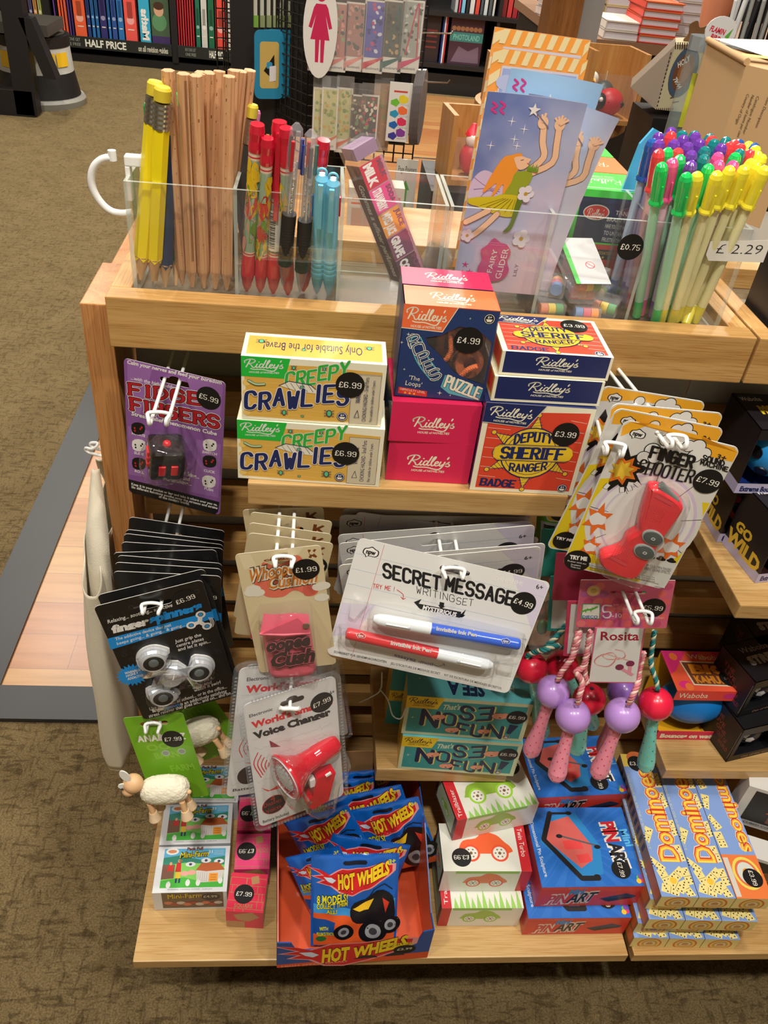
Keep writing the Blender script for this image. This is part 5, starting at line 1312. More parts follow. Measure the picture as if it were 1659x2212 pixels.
for i,(tl,tr,y0,lab) in enumerate(STK):
 Mx,ww=quadM((150+tl[0]/2.765,1080+tl[1]/2.765),(150+tr[0]/2.765,1080+tr[1]/2.765),y0,.148,-.012,zt=HZ_SP+.0205)
 c,A=spinner_card(Mx,ww,.148,lab,False)
 h2=.074;A.text('Relaxing... soothing... addictive',(-ww*.42,h2-.034),(ww*.3,h2-.034),(-ww*.42,h2-.0295),WT if i>3 else(120,120,120),.01,loc=True)
 A.text('finger',(-ww*.42,h2-.047),(-ww*.05,h2-.047),(-ww*.42,h2-.037),WT,.06,loc=True);A.text('spinners',(-ww*.04,h2-.047),(ww*.44,h2-.047),(-ww*.04,h2-.037),BLU,.06,loc=True)
 A.poly([(-ww/2+.0005,h2-.052),(ww/2-.0005,h2-.052),(ww/2-.0005,h2-.066),(-ww/2+.0005,h2-.066)],BLU,True)
 A.text('Use at home... at school...',(-ww*.42,-h2+.02),(ww*.3,-h2+.02),(-ww*.42,-h2+.024),WT,.01,loc=True);A.text('fingerspinners',(-ww*.42,-h2+.013),(ww*.0,-h2+.013),(-ww*.42,-h2+.017),WT,.04,loc=True);A.text('stress reliever',(-ww*.42,-h2+.006),(ww*.0,-h2+.006),(-ww*.42,-h2+.01),WT,.01,loc=True)
 A.sticker('£6.99',(ww*.36,h2-.03),loc=True)
 c.done()
M2=Matrix.Translation((.001,.011,.0035))@SPM
c,A=spinner_card(M2,SPW,SPH,'tilted black card directly behind the front finger spinner',False)
A.poly([(.0,.03),(SPW/2-.001,.03),(SPW/2-.001,.014),(.0,.014)],BLU,True);c.done()
# ---- whoopee cushion cards
def whoopee(M,w_,h_,lab,crop,hole,full):
 c=Card('whoopee_cushion_card',M,w_,h_,(216,200,160),lab,'toy card',crop,hole=hole,slot=.024,group='cream whoopee cushion cards',edge=(206,200,180),r=.004)
 A=c.A;BR=(118,62,22);OG=(206,122,40);PKK=(222,112,90)
 if full:
  for q in(((140,470),(240,458),(290,560),(190,600)),((560,410),(700,398),(640,470),(560,470))):A.poly(q,(224,210,174))
  A.poly([(330,580),(350,530),(450,560),(560,520),(640,470),(690,520),(660,620),(700,720),(810,725),(815,790),(740,822),(660,780),(600,775),(520,825),(400,830),(330,790),(265,700),(300,610)],PKK,sm=3)
  A.poly([(690,740),(790,728),(812,780),(750,815),(700,810)],(206,96,80),sm=2)
  for q in((265,760),(300,790),(250,790),(830,740),(860,730),(850,830)):A.oval(q,.0065,.0045,(226,222,206))
  for bb,cl in((.14,(96,70,40)),(.09,(230,224,206)),(.02,OG)):
   A.text('Whoopee',(222,700),(660,612),(232,590),cl,bb);A.text('Cushion',(385,760),(805,695),(400,655),cl,bb)
  A.text('coon',(352,525),(560,500),(356,500),(140,80,60),.04)
  K=[(728,425),(752,422),(758,448),(785,418),(803,422),(780,452),(810,480),(800,492),(766,478),(760,494),(736,490),(748,470),(734,440)]
  A.poly(K,BR);A.oval((764,450),.002,.002,(216,200,160))
  A.sticker('£1.99',(715,590),-.02);root=c.done()
  PK2=mat((222,96,118),.35,coat=.2)
  b=MB();q0,q1,q2,q3=[c.P3(p,0) for p in((322,1040),(745,1040),(805,1440),(400,1470))]
  pts=[q3,q2,q1,q0]
  n=4;zt=.011
  b.grid(lambda u,v:tuple((q3.lerp(q2,u)).lerp(q0.lerp(q1,u),v)+Vector((0,0,.002+zt*(math.sin(PI*min(max(u,0),1))**.25 if 0<u<1 else 0)*(1 if v>0 else .0)**1-.0015*math.sin(v*3)+.0004*math.sin(u*9+v*5)))),14,14,PK2)
  p4,p5,p6,p7=[c.P3(p,0) for p in((355,925),(735,928),(742,1045),(326,1045))]
  b.grid(lambda u,v:tuple(p7.lerp(p6,u).lerp(p4.lerp(p5,u),v)+Vector((0,0,.0125-.006*v+.0008*math.sin(u*7)))),10,4,PK2)
  z_=.0145;b.add([tuple(c.P3(p,z_-k)) for p,k in(((326,1045),0),((640,930),.003),((735,1000),.001),((744,1040),0))],[(0,1,2,3)],mat((206,80,104),.4))
  b.tube([c.P3((322,1050),.0135),c.P3((530,1052),.0145),c.P3((745,1042),.0135)],.0013,PK2,8)
  b.lathe([(0,0),(.003,.001),(.003,.002)],mat((200,190,200),.2,1.0),12,(tuple(c.P3((712,975),.013)),(0,0,1)))
  A2=Art(b,Matrix.Translation((0,0,.0132)),M,P_,step=6e-5)
  for bb,cl in((.14,(60,40,42)),(.09,(206,96,116)),(.05,(58,40,40))):
   A2.text('oopee',(372,1295),(748,1235),(385,1190),cl,bb);A2.text('Cush',(405,1428),(785,1370),(425,1310),cl,bb)
  c.part('folded_cushion',b)
  c.blister([(320,890),(735,845),(760,870),(815,1420),(800,1450),(410,1490),(385,1470),(310,1000)],.019,.004,0,thick=.02)
  return c
 h2=h_/2;A.c=None
 A.poly([(w_*(.02+.46*math.cos(t)*.8),h2-.036+.024*math.sin(t)) for t in[2*PI*k/24 for k in range(24)]],PKK,True) if False else None
 A.poly([(-.018,h2-.022),(.0,h2-.028),(.02,h2-.018),(.027,h2-.03),(.02,h2-.05),(-.02,h2-.052),(-.028,h2-.04)],PKK,True,3)
 A.text('Whoopee',(-.028,h2-.036),(.014,h2-.030),(-.027,h2-.026),OG,.06,(.06,(226,222,206)),loc=True);A.text('Cushion',(-.01,h2-.046),(.028,h2-.042),(-.009,h2-.036),OG,.06,(.06,(226,222,206)),loc=True)
 K=[(-.005,.005),(-.002,.005),(-.002,.001),(.003,.005),(.005,.004),(.001,.0),(.005,-.004),(.003,-.005),(-.001,-.002),(-.002,-.005),(-.005,-.005)]
 A.poly([(w_/2-.011+x,h2-.011+y) for x,y in K],BR,True);A.sticker('£1.99',(w_*.33,h2-.03),loc=True)
 for q in((-.006,h2-.017),(.022,h2-.024)):pass
 c.done()
 b=MB();b.box(-.021,.021,-h2+.004,-h2+.056,.0005,.009,mat((222,96,118),.35),.003);c.part('folded_cushion',b)
 return c
M,w_,h_=cardM('whoopee')
c=whoopee(M,w_,h_,'front cream card with folded pink whoopee cushion and £1.99 sticker',P_,(528,496),True)
WPH=M@Vector((c.hole.x,c.hole.y,0));HZ_WP=WPH.z;hook(WPH.x,WPH.z+.0015,WPH.y-.010,'white hook end through the front whoopee cushion card',sep=.0065,lift=.003)
for i,(tl,tr,y0,lab) in enumerate((((235,280),(945,370),-.118,'second whoopee cushion card, leaning right behind the front one'),((245,165),(940,265),-.078,'third whoopee cushion card from the front'),((260,75),(938,155),-.044,'fourth whoopee cushion card from the front'),((168,55),(860,30),-.022,'rearmost whoopee cushion card, leaning left below the shelf'))):
 Mx,ww=quadM((480+tl[0]/3.95,1080+tl[1]/3.95),(480+tr[0]/3.95,1080+tr[1]/3.95),y0,.138,-.014,zt=HZ_WP+.0095)
 whoopee(Mx,.0715,.138 if i==0 else .13,lab,None,(0,.138/2-.014-(.004 if i else 0)),False)
 # ---- secret message pen sets
def npw(A,q,s,c1=BLACK,c2=None,loc=True):
 """small cloud outline with the maker's three letters"""
 A.z+=0
 pts=[(q[0]+s*x,q[1]+s*y) for x,y in((-1,-.2),(-.9,.4),(-.4,.6),(0,.85),(.5,.6),(.95,.4),(1,-.2),(.6,-.5),(-.1,-.5),(-.5,-.75),(-.6,-.5))]
 A.poly(pts,c1,True,3)
 A.poly([(q[0]+(x-q[0])*.86,q[1]+(y-q[1])*.84) for x,y in pts],c2 or WT,True,3)
 A.text('npw',(q[0]-s*.6,q[1]-s*.22),(q[0]+s*.62,q[1]-s*.22),(q[0]-s*.6,q[1]+s*.42),c1,.05,loc=True)
def secret(M,w_,h_,lab,crop,full,tint=(218,217,214)):
 hole=(865,495) if full else(0,h_/2-.012)
 c=Card('pen_set_card',M,w_,h_,tint,lab,'stationery card',crop,hole=hole,slot=.028 if full else .03,group='secret message pen set cards',r=.005)
 A=c.A
 if not full:A.c=None
 W2,H2=w_/2,h_/2
 LI=(198,190,210)
 A.poly([(W2-.035,H2-.0008),(W2-.006,H2-.001),(W2-.0008,H2-.006),(W2-.001,H2-.05)],(206,198,216),True)
 A.poly([(-W2+.001,-.005),(-W2+.03,-.0),(-W2+.02,-.035),(-W2+.001,-.04)],(208,200,218),True)
 for k in range(1,8):
  y=H2-h_*k/8
  for x0,x1 in(((-W2+.001,c.hole.x-.02),(c.hole.x+.02,W2-.001)) if abs(y-c.hole.y)<.006 else((-W2+.001,W2-.001),)):
   A.line([(x0,y),(x1,y)],.0003,(176,196,212),loc=True)
 A.line([(-W2+.023,H2-.001),(-W2+.023,-H2+.001)],.0004,(206,130,140),loc=True)
 npw(A,(-W2+.0135,H2-.0115),.007)
 if full:
  A.pen('SECRET',(425,530),(770,612),(428,450),(26,26,28),rx=.105,ry=.095);A.pen('MESSAGE',(808,612),(1220,708),(820,532),(26,26,28),rx=.105,ry=.095)
  A.pen('WRITING',(628,632),(860,688),(630,590),(40,40,42),rx=.045,ry=.045);A.pen('SET',(874,700),(975,712),(880,660),(40,40,42),rx=.045,ry=.045)
  A.poly([(612,688),(660,668),(640,700),(905,760),(935,732),(912,782),(930,768),(905,783),(650,730)],(26,26,28));A.poly([(632,695),(905,748),(895,785),(640,722)],(26,26,28));A.text('MYSTERIOUS',(664,732),(872,778),(672,706),WT,.04)
  A.poly([(772,686),(800,692),(797,714),(808,714),(780,728),(762,706),(770,706)],(26,26,28))
  A.text('SHHHHH!',(1106,555),(1280,586),(1112,525),WT,.0);A.text('6+',(1366,605),(1410,612),(1368,576),(60,60,64),.02)
  A.pen('TRY ME !',(358,600),(490,620),(362,574),(196,60,60),rx=.06,ry=.06);A.line([(508,612),(545,640),(545,668)],.0006,(196,60,60),3);A.line([(533,656),(545,670),(560,664)],.0006,(196,60,60))
  A.text('essayez -moi!',(490,1022),(728,1085),(494,1000),(50,54,120),.015);A.line([(730,1072),(765,1085),(800,1072)],.0005,(60,64,120),3);A.line([(790,1066),(802,1072),(800,1084)],.0005,(60,64,120))
  for t,a,e in(('SCHREIBSET FUR GEHEIMNACHRICHTEN',(118,1000),(442,1064)),('JEU D\'ECRITURE DE MESSAGE SECRET',(468,1072),(774,1137)),('KIT DE ESCRITURA DE MENSAJES SECRETOS',(800,1143),(1152,1228))):A.text(t,a,e,(a[0]+2,a[1]-14),(70,70,72),.01)
  A.sticker('£4.99',(1288,695),-.12)
 else:
  A.text('SHHHHH!',(W2-.052,H2-.02),(W2-.027,H2-.02),(W2-.052,H2-.0155),WT,loc=True);A.text('6+',(W2-.014,H2-.0165),(W2-.007,H2-.0165),(W2-.014,H2-.0115),(60,60,64),.02,loc=True)
  A.pen('SECRET MESSAGE',(-W2+.03,H2-.04),(W2-.03,H2-.04),(-W2+.03,H2-.027),(26,26,28),rx=.105,ry=.095,loc=True)
  A.sticker('£4.99',(W2-.024,H2-.032),loc=True)
 c.done()
 if full:
  def pen_(a,m_,e,col,nm,lab,txt,ta,te):
   rr=.0058;b=MB();p0,p1,p2=c.P3(a,.0075),c.P3(m_,.0075),c.P3(e,.0075)
   WPc=mat((222,228,232),.25,coat=.3)
   d=(p1-p0).normalized();l1=(p1-p0).length;l2=(p2-p0).length
   b.lathe([(0,0),(.003,.0005),(.0052,.005),(rr,.012),(rr,l1)],WPc,20,(p0,d));o=c.part(nm,b,lab)
   b=MB();b.lathe([(rr*.93,l1),(rr*.93,l2-.003),(rr*.8,l2-.001),(0,l2)],mat(col,.3,coat=.3),20,(p0,d))
   A3=Art(b,Matrix.Translation((0,0,.0075+rr*.95)),M,H_,step=4e-5);A3.text(txt,ta,te,(ta[0]+4,ta[1]-24),WT,.04)
   if nm=='blue_pen':npw(A3,A3.P((1180,930)),.0042,WT,col)
   else:npw(A3,A3.P((285,896)),.0042,WT,col)
   b.build('barrel',o)
   b=MB();b.tube([p0+d*.012+Vector((0,0,rr)),p0+d*(l1*.6)+Vector((0,0,rr))],.0009,WPc,6);b.ball(p0+d*(l1*.62)+Vector((0,0,rr)),.0016,mat((200,206,214),.3),10,6,(1,1,.5));b.build('clip',o)
  pen_((358,762),(712,825),(1262,925),(40,92,206),'blue_pen','white and blue invisible ink pen','Invisible Ink Pen',(750,862),(1000,902))
  pen_((1092,1052),(752,976),(186,866),(206,36,44),'red_pen','red and white invisible ink pen','Invisible Ink Pen',(468,950),(718,1000))
  for q in(((240,632),(328,690),(245,790),(205,770)),((1140,1030),(1232,990),(1215,1120),(1115,1100))):c.blister(q,.006,.004,0,thick=.18,nm='blister_tab')
  c.blister([(340,740),(400,690),(700,740),(1240,860),(1285,900),(1270,960),(1100,950),(700,890),(360,830)],.0155,.003,2,thick=.012)
  c.blister([(165,850),(200,815),(700,905),(1080,990),(1110,1040),(1090,1100),(1000,1105),(700,1030),(190,930)],.0155,.003,2,thick=.012)
 else:
  b=MB();b.tube([(-W2+.03,.0,.006),(W2-.025,-.006,.006)],.0055,mat((40,92,206),.3),12);c.part('blue_pen',b)
  b=MB();b.tube([(-W2+.015,-.014,.006),(W2-.04,-.022,.006)],.0055,mat((206,36,44),.3),12);c.part('red_pen',b)
 return c
M,w_,h_=cardM('secret')
c=secret(M,w_,h_,'front secret message pen set card, tilted, with red and blue pens',H_,True)
p=M@Vector((c.hole.x-.003,c.hole.y+.001,0));HZ_SE=p.z;hook(p.x,p.z+.001,p.y-.010,'white hook end through the front pen set card',sep=.0075,lift=.003)
def hq(x,y):return(680+x/2.86,1060+y/2.86)
for tl,tr,y0,lab in(((155,460),(1388,345),-.112,'second pen set card, tilted up to the right behind the front one'),((158,425),(1450,322),-.100,'third pen set card, sticking out at the right'),((155,325),(1352,212),-.078,'fourth pen set card with its top right 6+ in view'),((157,272),(1330,186),-.062,'fifth pen set card, its top edge just showing'),((268,130),(1384,290),-.052,'pen set card leaning down to the right under the shelf'),((215,110),(1302,130),-.032,'pen set card in the shade just under the shelf'),((190,150),(1300,165),-.012,'rearmost pen set card deep in the shade under the shelf')):
 Mx,ww=quadM(hq(*tl),hq(*tr),y0,.122,-.02,zt=HZ_SE+(.0 if tl[0]==268 else .0095))
 secret(Mx,.178,.122,lab,None,False)
 # ---- finger shooter cards
YLW=(222,196,30);ORG=(236,168,36)
def shooter(M,w_,h_,lab,crop,full):
 c=Card('finger_shooter_card',M,w_,h_,(214,212,206),lab,'toy card',crop,hole=(990,960) if full else(.006,h_/2-.016),slot=.03,group='yellow finger shooter cards',r=.006)
 A=c.A;W2,H2=w_/2,h_/2
 if not full:A.c=None
 def lp(x,y):return(W2*x,H2*y)
 hx,hy=c.hole
 top=[lp(-.9,.99),lp(.9,.99),lp(.985,.93),lp(.985,.80)]
 A.poly([lp(-.9,.985),lp(.9,.985),lp(.985,.94),lp(.985,.82),lp(.5,.82),(hx+.02,hy+.007),(hx-.02,hy+.007),lp(-.95,.80),lp(-.985,.92)],ORG,True)
 A.poly([lp(-.98,.25),lp(-.5,.36),lp(.1,.2),lp(.98,.28),lp(.98,-.6),lp(.5,-.75),lp(.5,-.98),lp(-.92,-.98),lp(-.98,-.92)],YLW,True)
 for rr,cl in((.054,(214,212,206)),(.049,(206,190,214)),(.046,(226,224,220)),(.040,(206,196,214)),(.038,(224,222,218))):
  A.poly([(.002+rr*.86*math.cos(t),-.012+rr*math.sin(t)) for t in[2*PI*k/30 for k in range(30)]],cl,True)
 for k in range(9):
  t=2*PI*k/9+.3;A.line([(.002+.03*math.cos(t),-.012+.034*math.sin(t)),(.002+.046*math.cos(t),-.012+.054*math.sin(t))],.0004,BLACK,loc=True)
 for x,y,s in((-.034,-.02,.012),(-.03,-.05,.009),(.034,-.03,.011)):
  A.star_=None
  A.poly([(x+s*(1 if i%2 else .5)*math.cos(PI*i/6),y+s*1.5*(1 if i%2 else .5)*math.sin(PI*i/6)) for i in range(12)],(226,110,40),True)
  A.poly([(x+s*.6*math.cos(PI*i/5),y+s*.6*math.sin(PI*i/5)*(1 if i%2 else .7)) for i in range(10)],(226,224,220),True,2)
  # explosion with white puffs at the upper left
 ex,ey=-W2+.014,H2-.044
 A.poly([(ex+(.02 if i%2 else .012)*math.cos(PI*i/9),ey+(.023 if i%2 else .014)*math.sin(PI*i/9)) for i in range(18) if not(ex+.02*math.cos(PI*i/9)<-W2+.001)],BLACK,True)
 A.poly([(ex+(.0145 if i%2 else .009)*math.cos(PI*i/8),ey+(.0145 if i%2 else .009)*math.sin(PI*i/8)) for i in range(16) if ex+.0145*math.cos(PI*i/8)>-W2+.001],(226,120,34),True)
 A.poly([(ex+(.010 if i%2 else .006)*math.cos(PI*i/8),ey+(.010 if i%2 else .006)*math.sin(PI*i/8)) for i in range(16)],(236,196,60),True)
 for t in(-1.2,-.5,.2,3.9,4.4,5.4):
  x,y=ex+.0165*math.cos(t),ey+.0165*math.sin(t)
  if x>-W2+.004:
   A.line([(x,y),(x+.005*math.cos(t),y+.005*math.sin(t))],.0042,BLACK,loc=True);A.line([(x,y),(x+.005*math.cos(t),y+.005*math.sin(t))],.0034,(230,228,224),loc=True)
 for k,(x,y,s) in enumerate(((-W2+.03,H2-.02,.0062),(-W2+.026,H2-.028,.0055),(-W2+.034,H2-.026,.005),(-W2+.036,H2-.009,.0045))):
  A.poly([(x+s*1.08*math.cos(PI*i/8),y+s*1.08*math.sin(PI*i/8)) for i in range(16)],BLACK,True);A.poly([(x+s*.95*math.cos(PI*i/8),y+s*.95*math.sin(PI*i/8)) for i in range(16)],(226,224,220),True)
 for k,(x,y,s) in enumerate(((W2-.038,H2-.009,.005),(W2-.031,H2-.007,.0055),(W2-.024,H2-.012,.005),(W2-.030,H2-.016,.0055))):
  A.poly([(x+s*1.1*math.cos(PI*i/8),y+s*1.1*math.sin(PI*i/8)) for i in range(16)],BLACK,True)
 for k,(x,y,s) in enumerate(((W2-.038,H2-.009,.005),(W2-.031,H2-.007,.0055),(W2-.024,H2-.012,.005),(W2-.030,H2-.016,.0055))):
  A.poly([(x+s*.97*math.cos(PI*i/8),y+s*.97*math.sin(PI*i/8)) for i in range(16)],(228,226,222),True)
 npw(A,(-W2+.014,H2-.010),.0062)
 A.text('3+',(W2-.014,H2-.014),(W2-.0065,H2-.014),(W2-.014,H2-.0095),(50,44,40),.04,loc=True)
 if full:
  A.pen('FINGER',(826,1098),(1118,1172),(850,1022),(24,22,24),rx=.13,ry=.1)
  A.pen('SHOOTER',(738,1200),(1112,1278),(770,1118),(24,22,24),rx=.075,ry=.05,slab=True,jit=(.05,-.04,.06,0,.05,-.03,.03))
  A.pen('SOUND',(1200,1118),(1345,1160),(1208,1084),(24,22,24),rx=.13,ry=.12);A.pen('MACHINE',(1184,1148),(1372,1200),(1190,1118),(24,22,24),rx=.13,ry=.12)
  A.sticker('£7.99',(1235,1268),-.05)
  A.oval((317,1827),.0115,.0115,BLACK);A.text('TRY ME',(262,1812),(384,1828),(266,1785),WT,.06);A.text('Probier mich aus',(248,1832),(378,1855),(250,1820),WT);A.text('Pruebame',(272,1858),(340,1868),(274,1846),WT);A.text('Teste-moi',(268,1872),(336,1886),(270,1860),WT)
  A.poly([(780,1790),(1010,1838),(930,2020),(860,2005),(890,1990),(400,1870),(400,1840),(770,1900)],(206,206,200))
  for x in(830,905,978):A.oval((x,1800+(x-830)*.2),.0042,.0018,(24,22,24));A.oval((x,1790+(x-830)*.2),.0022,.002,(24,22,24))
  A.text('FROM YOUR OWN FINGERS',(776,1862),(975,1902),(780,1842),(50,48,50));A.text('DIFFERENT SOUND EFFECTS',(758,1882),(965,1922),(762,1862),(50,48,50))
  for i in range(3):A.text('Verwandle deine Finger in verschiedene Gerausche',(400,1862+i*14),(860,1950+i*14),(402,1852+i*14),(90,88,90))
  c.done()
  RD=mat((222,44,56),.22,coat=.6)
  out=c.L([(800,1290),(840,1262),(900,1275),(1010,1345),(1048,1395),(1040,1440),(975,1540),(900,1640),(850,1720),(800,1800),(745,1880),(690,1905),(600,1885),(510,1840),(465,1790),(480,1735),(560,1710),(620,1680),(650,1620),(690,1590),(735,1560),(735,1500)])
  q=smooth_line(out,3,True);n=len(q)
  if sum(q[i].x*q[(i+1)%n].y-q[(i+1)%n].x*q[i].y for i in range(n))<0:q.reverse()
  b=MB();cen=sum(q,Vector((0,0)))/n
  # inset along the normals
  def ins(d):
   o=[]
   for i in range(n):
    t=(q[(i+1)%n]-q[i-1]).normalized();o.append(q[i]+Vector((-t.y,t.x))*d)
   return o
  lev=[(0,.001),(0,.009),(.0012,.0118),(.003,.013)]
  vs=[]
  for d,z in lev:vs+=[(p.x,p.y,z) for p in ins(d)]
  b.add(vs,[(j*n+i,j*n+(i+1)%n,(j+1)*n+(i+1)%n,(j+1)*n+i) for j in range(3) for i in range(n)],RD,True);b.add(vs[3*n:],[tuple(range(n))],RD)
  A4=Art(b,Matrix.Translation((0,0,.0131)),M,F_,step=4e-5)
  for a,e in(((870,1372),(990,1435)),((545,1800),(665,1862))):A4.line([a,e],.0042,(196,34,48));A4.line([a,e],.003,(214,60,70))
  for y in range(12):
   for x in range(8):
    for ox,oy in((830,1440),(600,1720)):
     if y<8:A4.oval((ox+x*16-y*7,oy+y*13+x*5),.0004,.0004,(200,30,44),n=6)
  c.part('red_toy',b)
  for p in((835,1600),(777,1698)):
   b=MB();q=c.P3(p,.0128);b.T=Matrix.Translation(q)@Matrix.Rotation(-.35,4,'Z')@Matrix.Diagonal((1.35,.95,1,1))
   b.lathe([(.0074,0),(.0074,.0012),(.0064,.0016)],mat((150,156,154),.3),28,close=False);b.lathe([(.0066,.0008),(.006,.0018),(0,.0024)],mat((76,84,84),.35),28)
   A5=Art(b,Matrix.Translation((0,0,.00245)),wh=(1,1),step=4e-5);A5.poly(rrect(.0026,.003,.0008),(190,194,192),True);A5.poly(rrect(.0012,.0014,.0004),(76,84,84),True)
   c.part('grey_button',b)
  b=MB();q=c.P3((950,1310),.008);b.T=Matrix.Translation(q)@Matrix.Rotation(-.55,4,'Z');b.box(-.011,.011,-.0026,.0026,-.003,.0035,mat((110,118,116),.3),.0015);c.part('trigger_button',b)
  c.blister([(760,1240),(900,1225),(1080,1340),(1085,1440),(930,1700),(780,1930),(690,1950),(480,1870),(430,1780),(470,1700),(600,1640),(700,1500)],.0165,.004,2,thick=.012)
 else:
  A.text('SOUND',(.01,H2-.03),(W2-.008,H2-.03),(.01,H2-.025),BLACK,.05,loc=True);A.pen('FINGER',(-.02,H2-.04),(.02,H2-.04),(-.02,H2-.028),(24,22,24),rx=.13,ry=.1,loc=True)
  A.poly([(-W2+.012+.01*math.cos(PI*i/10),-H2+.012+.01*math.sin(PI*i/10)) for i in range(20)],BLACK,True);A.text('TRY ME',(-W2+.004,-H2+.012),(-W2+.02,-H2+.012),(-W2+.004,-H2+.015),WT,.05,loc=True)
  c.done()
  b=MB();b.box(-.012,.012,-.045,.02,.0005,.005,mat((222,44,56),.22),.004);c.part('red_toy',b)
 return c
M,w_,h_=cardM('shooter')
c=shooter(M,w_,h_,'front yellow finger shooter card with red toy and £7.99 sticker',F_,True);SHM=M
HZ_SH=(M@Vector((c.hole.x,c.hole.y,0))).z
p=M@Vector((c.hole.x,c.hole.y,0));hook_through(p+Vector((-.004,0,.001)),968,'white double hook through the finger shooter card',sep=.0055,drop=.026)
def fq(x,y):return(1150+x/3.259,650+y/3.259)
for tl,tr,y0,lab in(((602,745),(1358,892),-.106,'second finger shooter card from the front'),((578,712),(1348,782),-.090,'third finger shooter card from the front'),((505,588),(1230,705),-.040,'rearmost finger shooter card under the tray')):
 Mx,ww=quadM(fq(*tl),fq(*tr),y0,.152,-.006,zt=HZ_SH+(.004 if tl[0]==505 else .012));shooter(Mx,.0935,.15,lab,None,False)
p=at(1308,950,'y',-.122);hook_through(Vector((p.x,p.y,p.z)),984,'empty white double hook left of the finger shooter cards',sep=.0062,drop=.03,yaw=-.2)
# ---- voice changer packs
def voice(M,w_,h_,lab,crop,full):
 rt=empty('voice_changer_pack',M,lab,'toy pack','clear voice changer packs')
 b=MB();A=Art(b,Matrix.Identity(4),M,crop);W2,H2=w_/2,h_/2
 b.prism(rrect(w_,h_,.006),-.001,0,mat((206,205,204),.4,coat=.3))
 rn=random.Random(9)
 for k in range(9):
  y=H2-.03-k*.013;x=-W2+.004;pts=[(x,y)]
  while x<W2-.008:
   x+=.0012+rn.random()*.0012;pts.append((x,y+(rn.random()-.5)*(.0075 if rn.random()>.7 else .0016)))
  A.line(pts,.00022,(168,168,168),loc=True)
 if full:
  A.text('Electronic',(870,152),(1022,104),(868,132),(70,68,70),.02);A.text("World's Smallest",(888,222),(1412,60),(880,182),(206,48,52),.05);A.text('Voice Changer',(905,292),(1405,130),(890,250),(36,34,36),.06)
  for k in range(5):A.line([(926+k*22-k*k,380+k*16),(900+k*24,455+k*2),(948+k*14-k*3,540-k*18)],.0011,(196,60,62),4)
  A.poly([(945,608),(1000,625),(1060,590),(1072,610),(990,632)],(206,60,50));A.poly([(1000,300),(1012,305),(1075,340),(1010,345)],(120,30,40))
  A.oval((1032,716),.0125,.0115,(206,60,60),rot=.3);A.oval((1032,716),.0119,.0109,(46,30,30),rot=.3)
  A.text('4',(1012,702),(1040,692),(1006,660),(196,60,56),-.01);A.text('Distinct',(968,738),(1082,695),(962,712),(196,60,56),-.01);A.text('Voices',(985,778),(1078,735),(978,752),(196,60,56),-.01)
  A.text('Battery Included',(960,840),(1128,780),(956,822),(60,58,60),.02);A.text('6+',(1398,0),(1428,-10),(1392,-22),(60,58,60),.02)
  A.sticker('£7.99',(1342,52),.15)
 else:
  A.c=None
  A.text('Electronic',(-W2+.008,H2-.015),(-W2+.03,H2-.015),(-W2+.008,H2-.011),(70,68,70),.02,loc=True);A.text("World's Small",(-W2+.008,H2-.028),(W2-.01,H2-.028),(-W2+.008,H2-.02),(206,48,52),.05,loc=True)
  for k in range(3):A.line([(-W2+.012+k*.004,-.005-k*.002),(-W2+.008+k*.004,-.017),(-W2+.012+k*.004,-.028+k*.002)],.0009,(196,60,62),4,loc=True)
  A.poly([(-W2+.014,-H2+.04),(-W2+.03,-H2+.035),(-W2+.03,-H2+.038)],(206,50,50),True)
  A.poly([(-W2+.02+.011*math.cos(PI*i/12),-H2+.024+.011*math.sin(PI*i/12)) for i in range(24)],(50,26,26),True);A.text('Battery Included',(-W2+.006,-H2+.006),(W2-.03,-H2+.006),(-W2+.006,-H2+.0095),(60,58,60),.02,loc=True)
  # euro slot printed dark where it is punched
 hx,hy=(A.P((1150,42)) if full else Vector((0,H2-.012)))
 A.poly(euro(hx,hy,.018),(52,40,34),True)
 b.build('insert_card',rt)
 b=MB();F_e=clear(thick=.10,rough=.06,c=(190,196,200));RG=clear(thick=.3,rough=.1,c=(150,154,158))
 e=.005;o_,i_=rrect(w_+2*e,h_+2*e,.009),rrect(w_+.001,h_+.001,.0065);n=len(o_)
 b.add([(p[0],p[1],.0012) for p in o_]+[(p[0],p[1],.0022) for p in i_]+[(p[0],p[1],-.002) for p in o_],[(i,(i+1)%n,n+(i+1)%n,n+i) for i in range(n)]+[(i,(i+1)%n,2*n+(i+1)%n,2*n+i) for i in range(n)],F_e)
 b.add([(p[0],p[1],.0022) for p in i_],[tuple(range(n))],clear(thick=.02,rough=.03))
 for i in range(36):  # crimped rim
  t=i/36;y=-H2+.006+t*(h_-.012)
  for sx_ in(-1,1):b.box(sx_*(W2+.0028)-.0012,sx_*(W2+.0028)+.0012,y,y+.0012,.0014,.0024,RG)
 for i in range(22):
  x=-W2+.008+(w_-.016)*i/22;b.box(x,x+.0012,-H2-.0042,-H2-.0018,.0014,.0024,RG);b.box(x,x+.0012,H2+.0018,H2+.0042,.0014,.0024,RG)
 b.build('clear_shell',rt)
 if not full:return rt,Vector((hx,hy))
 def P3(p,z):q=A.P(p);return Vector((q.x,q.y,z))
 RD=mat((196,18,40),.16,coat=.8)
 m0,m1=P3((1062,472),.016),P3((1400,330),.014)
 ax=(m1-m0).normalized();L=(m1-m0).length;R0=.0235
 ax=(ax+Vector((0,0,-.25))).normalized()
 b=MB();b.lathe([(R0,0),(R0*1.02,.002),(R0*.95,.005),(R0*.72,.012),(R0*.52,.02),(.0108,.026),(.0102,.034),(.0108,.04),(.0108,L+.004),(.009,L+.008),(0,L+.009)],RD,36,(m0,ax));cone=b.build('megaphone',rt)
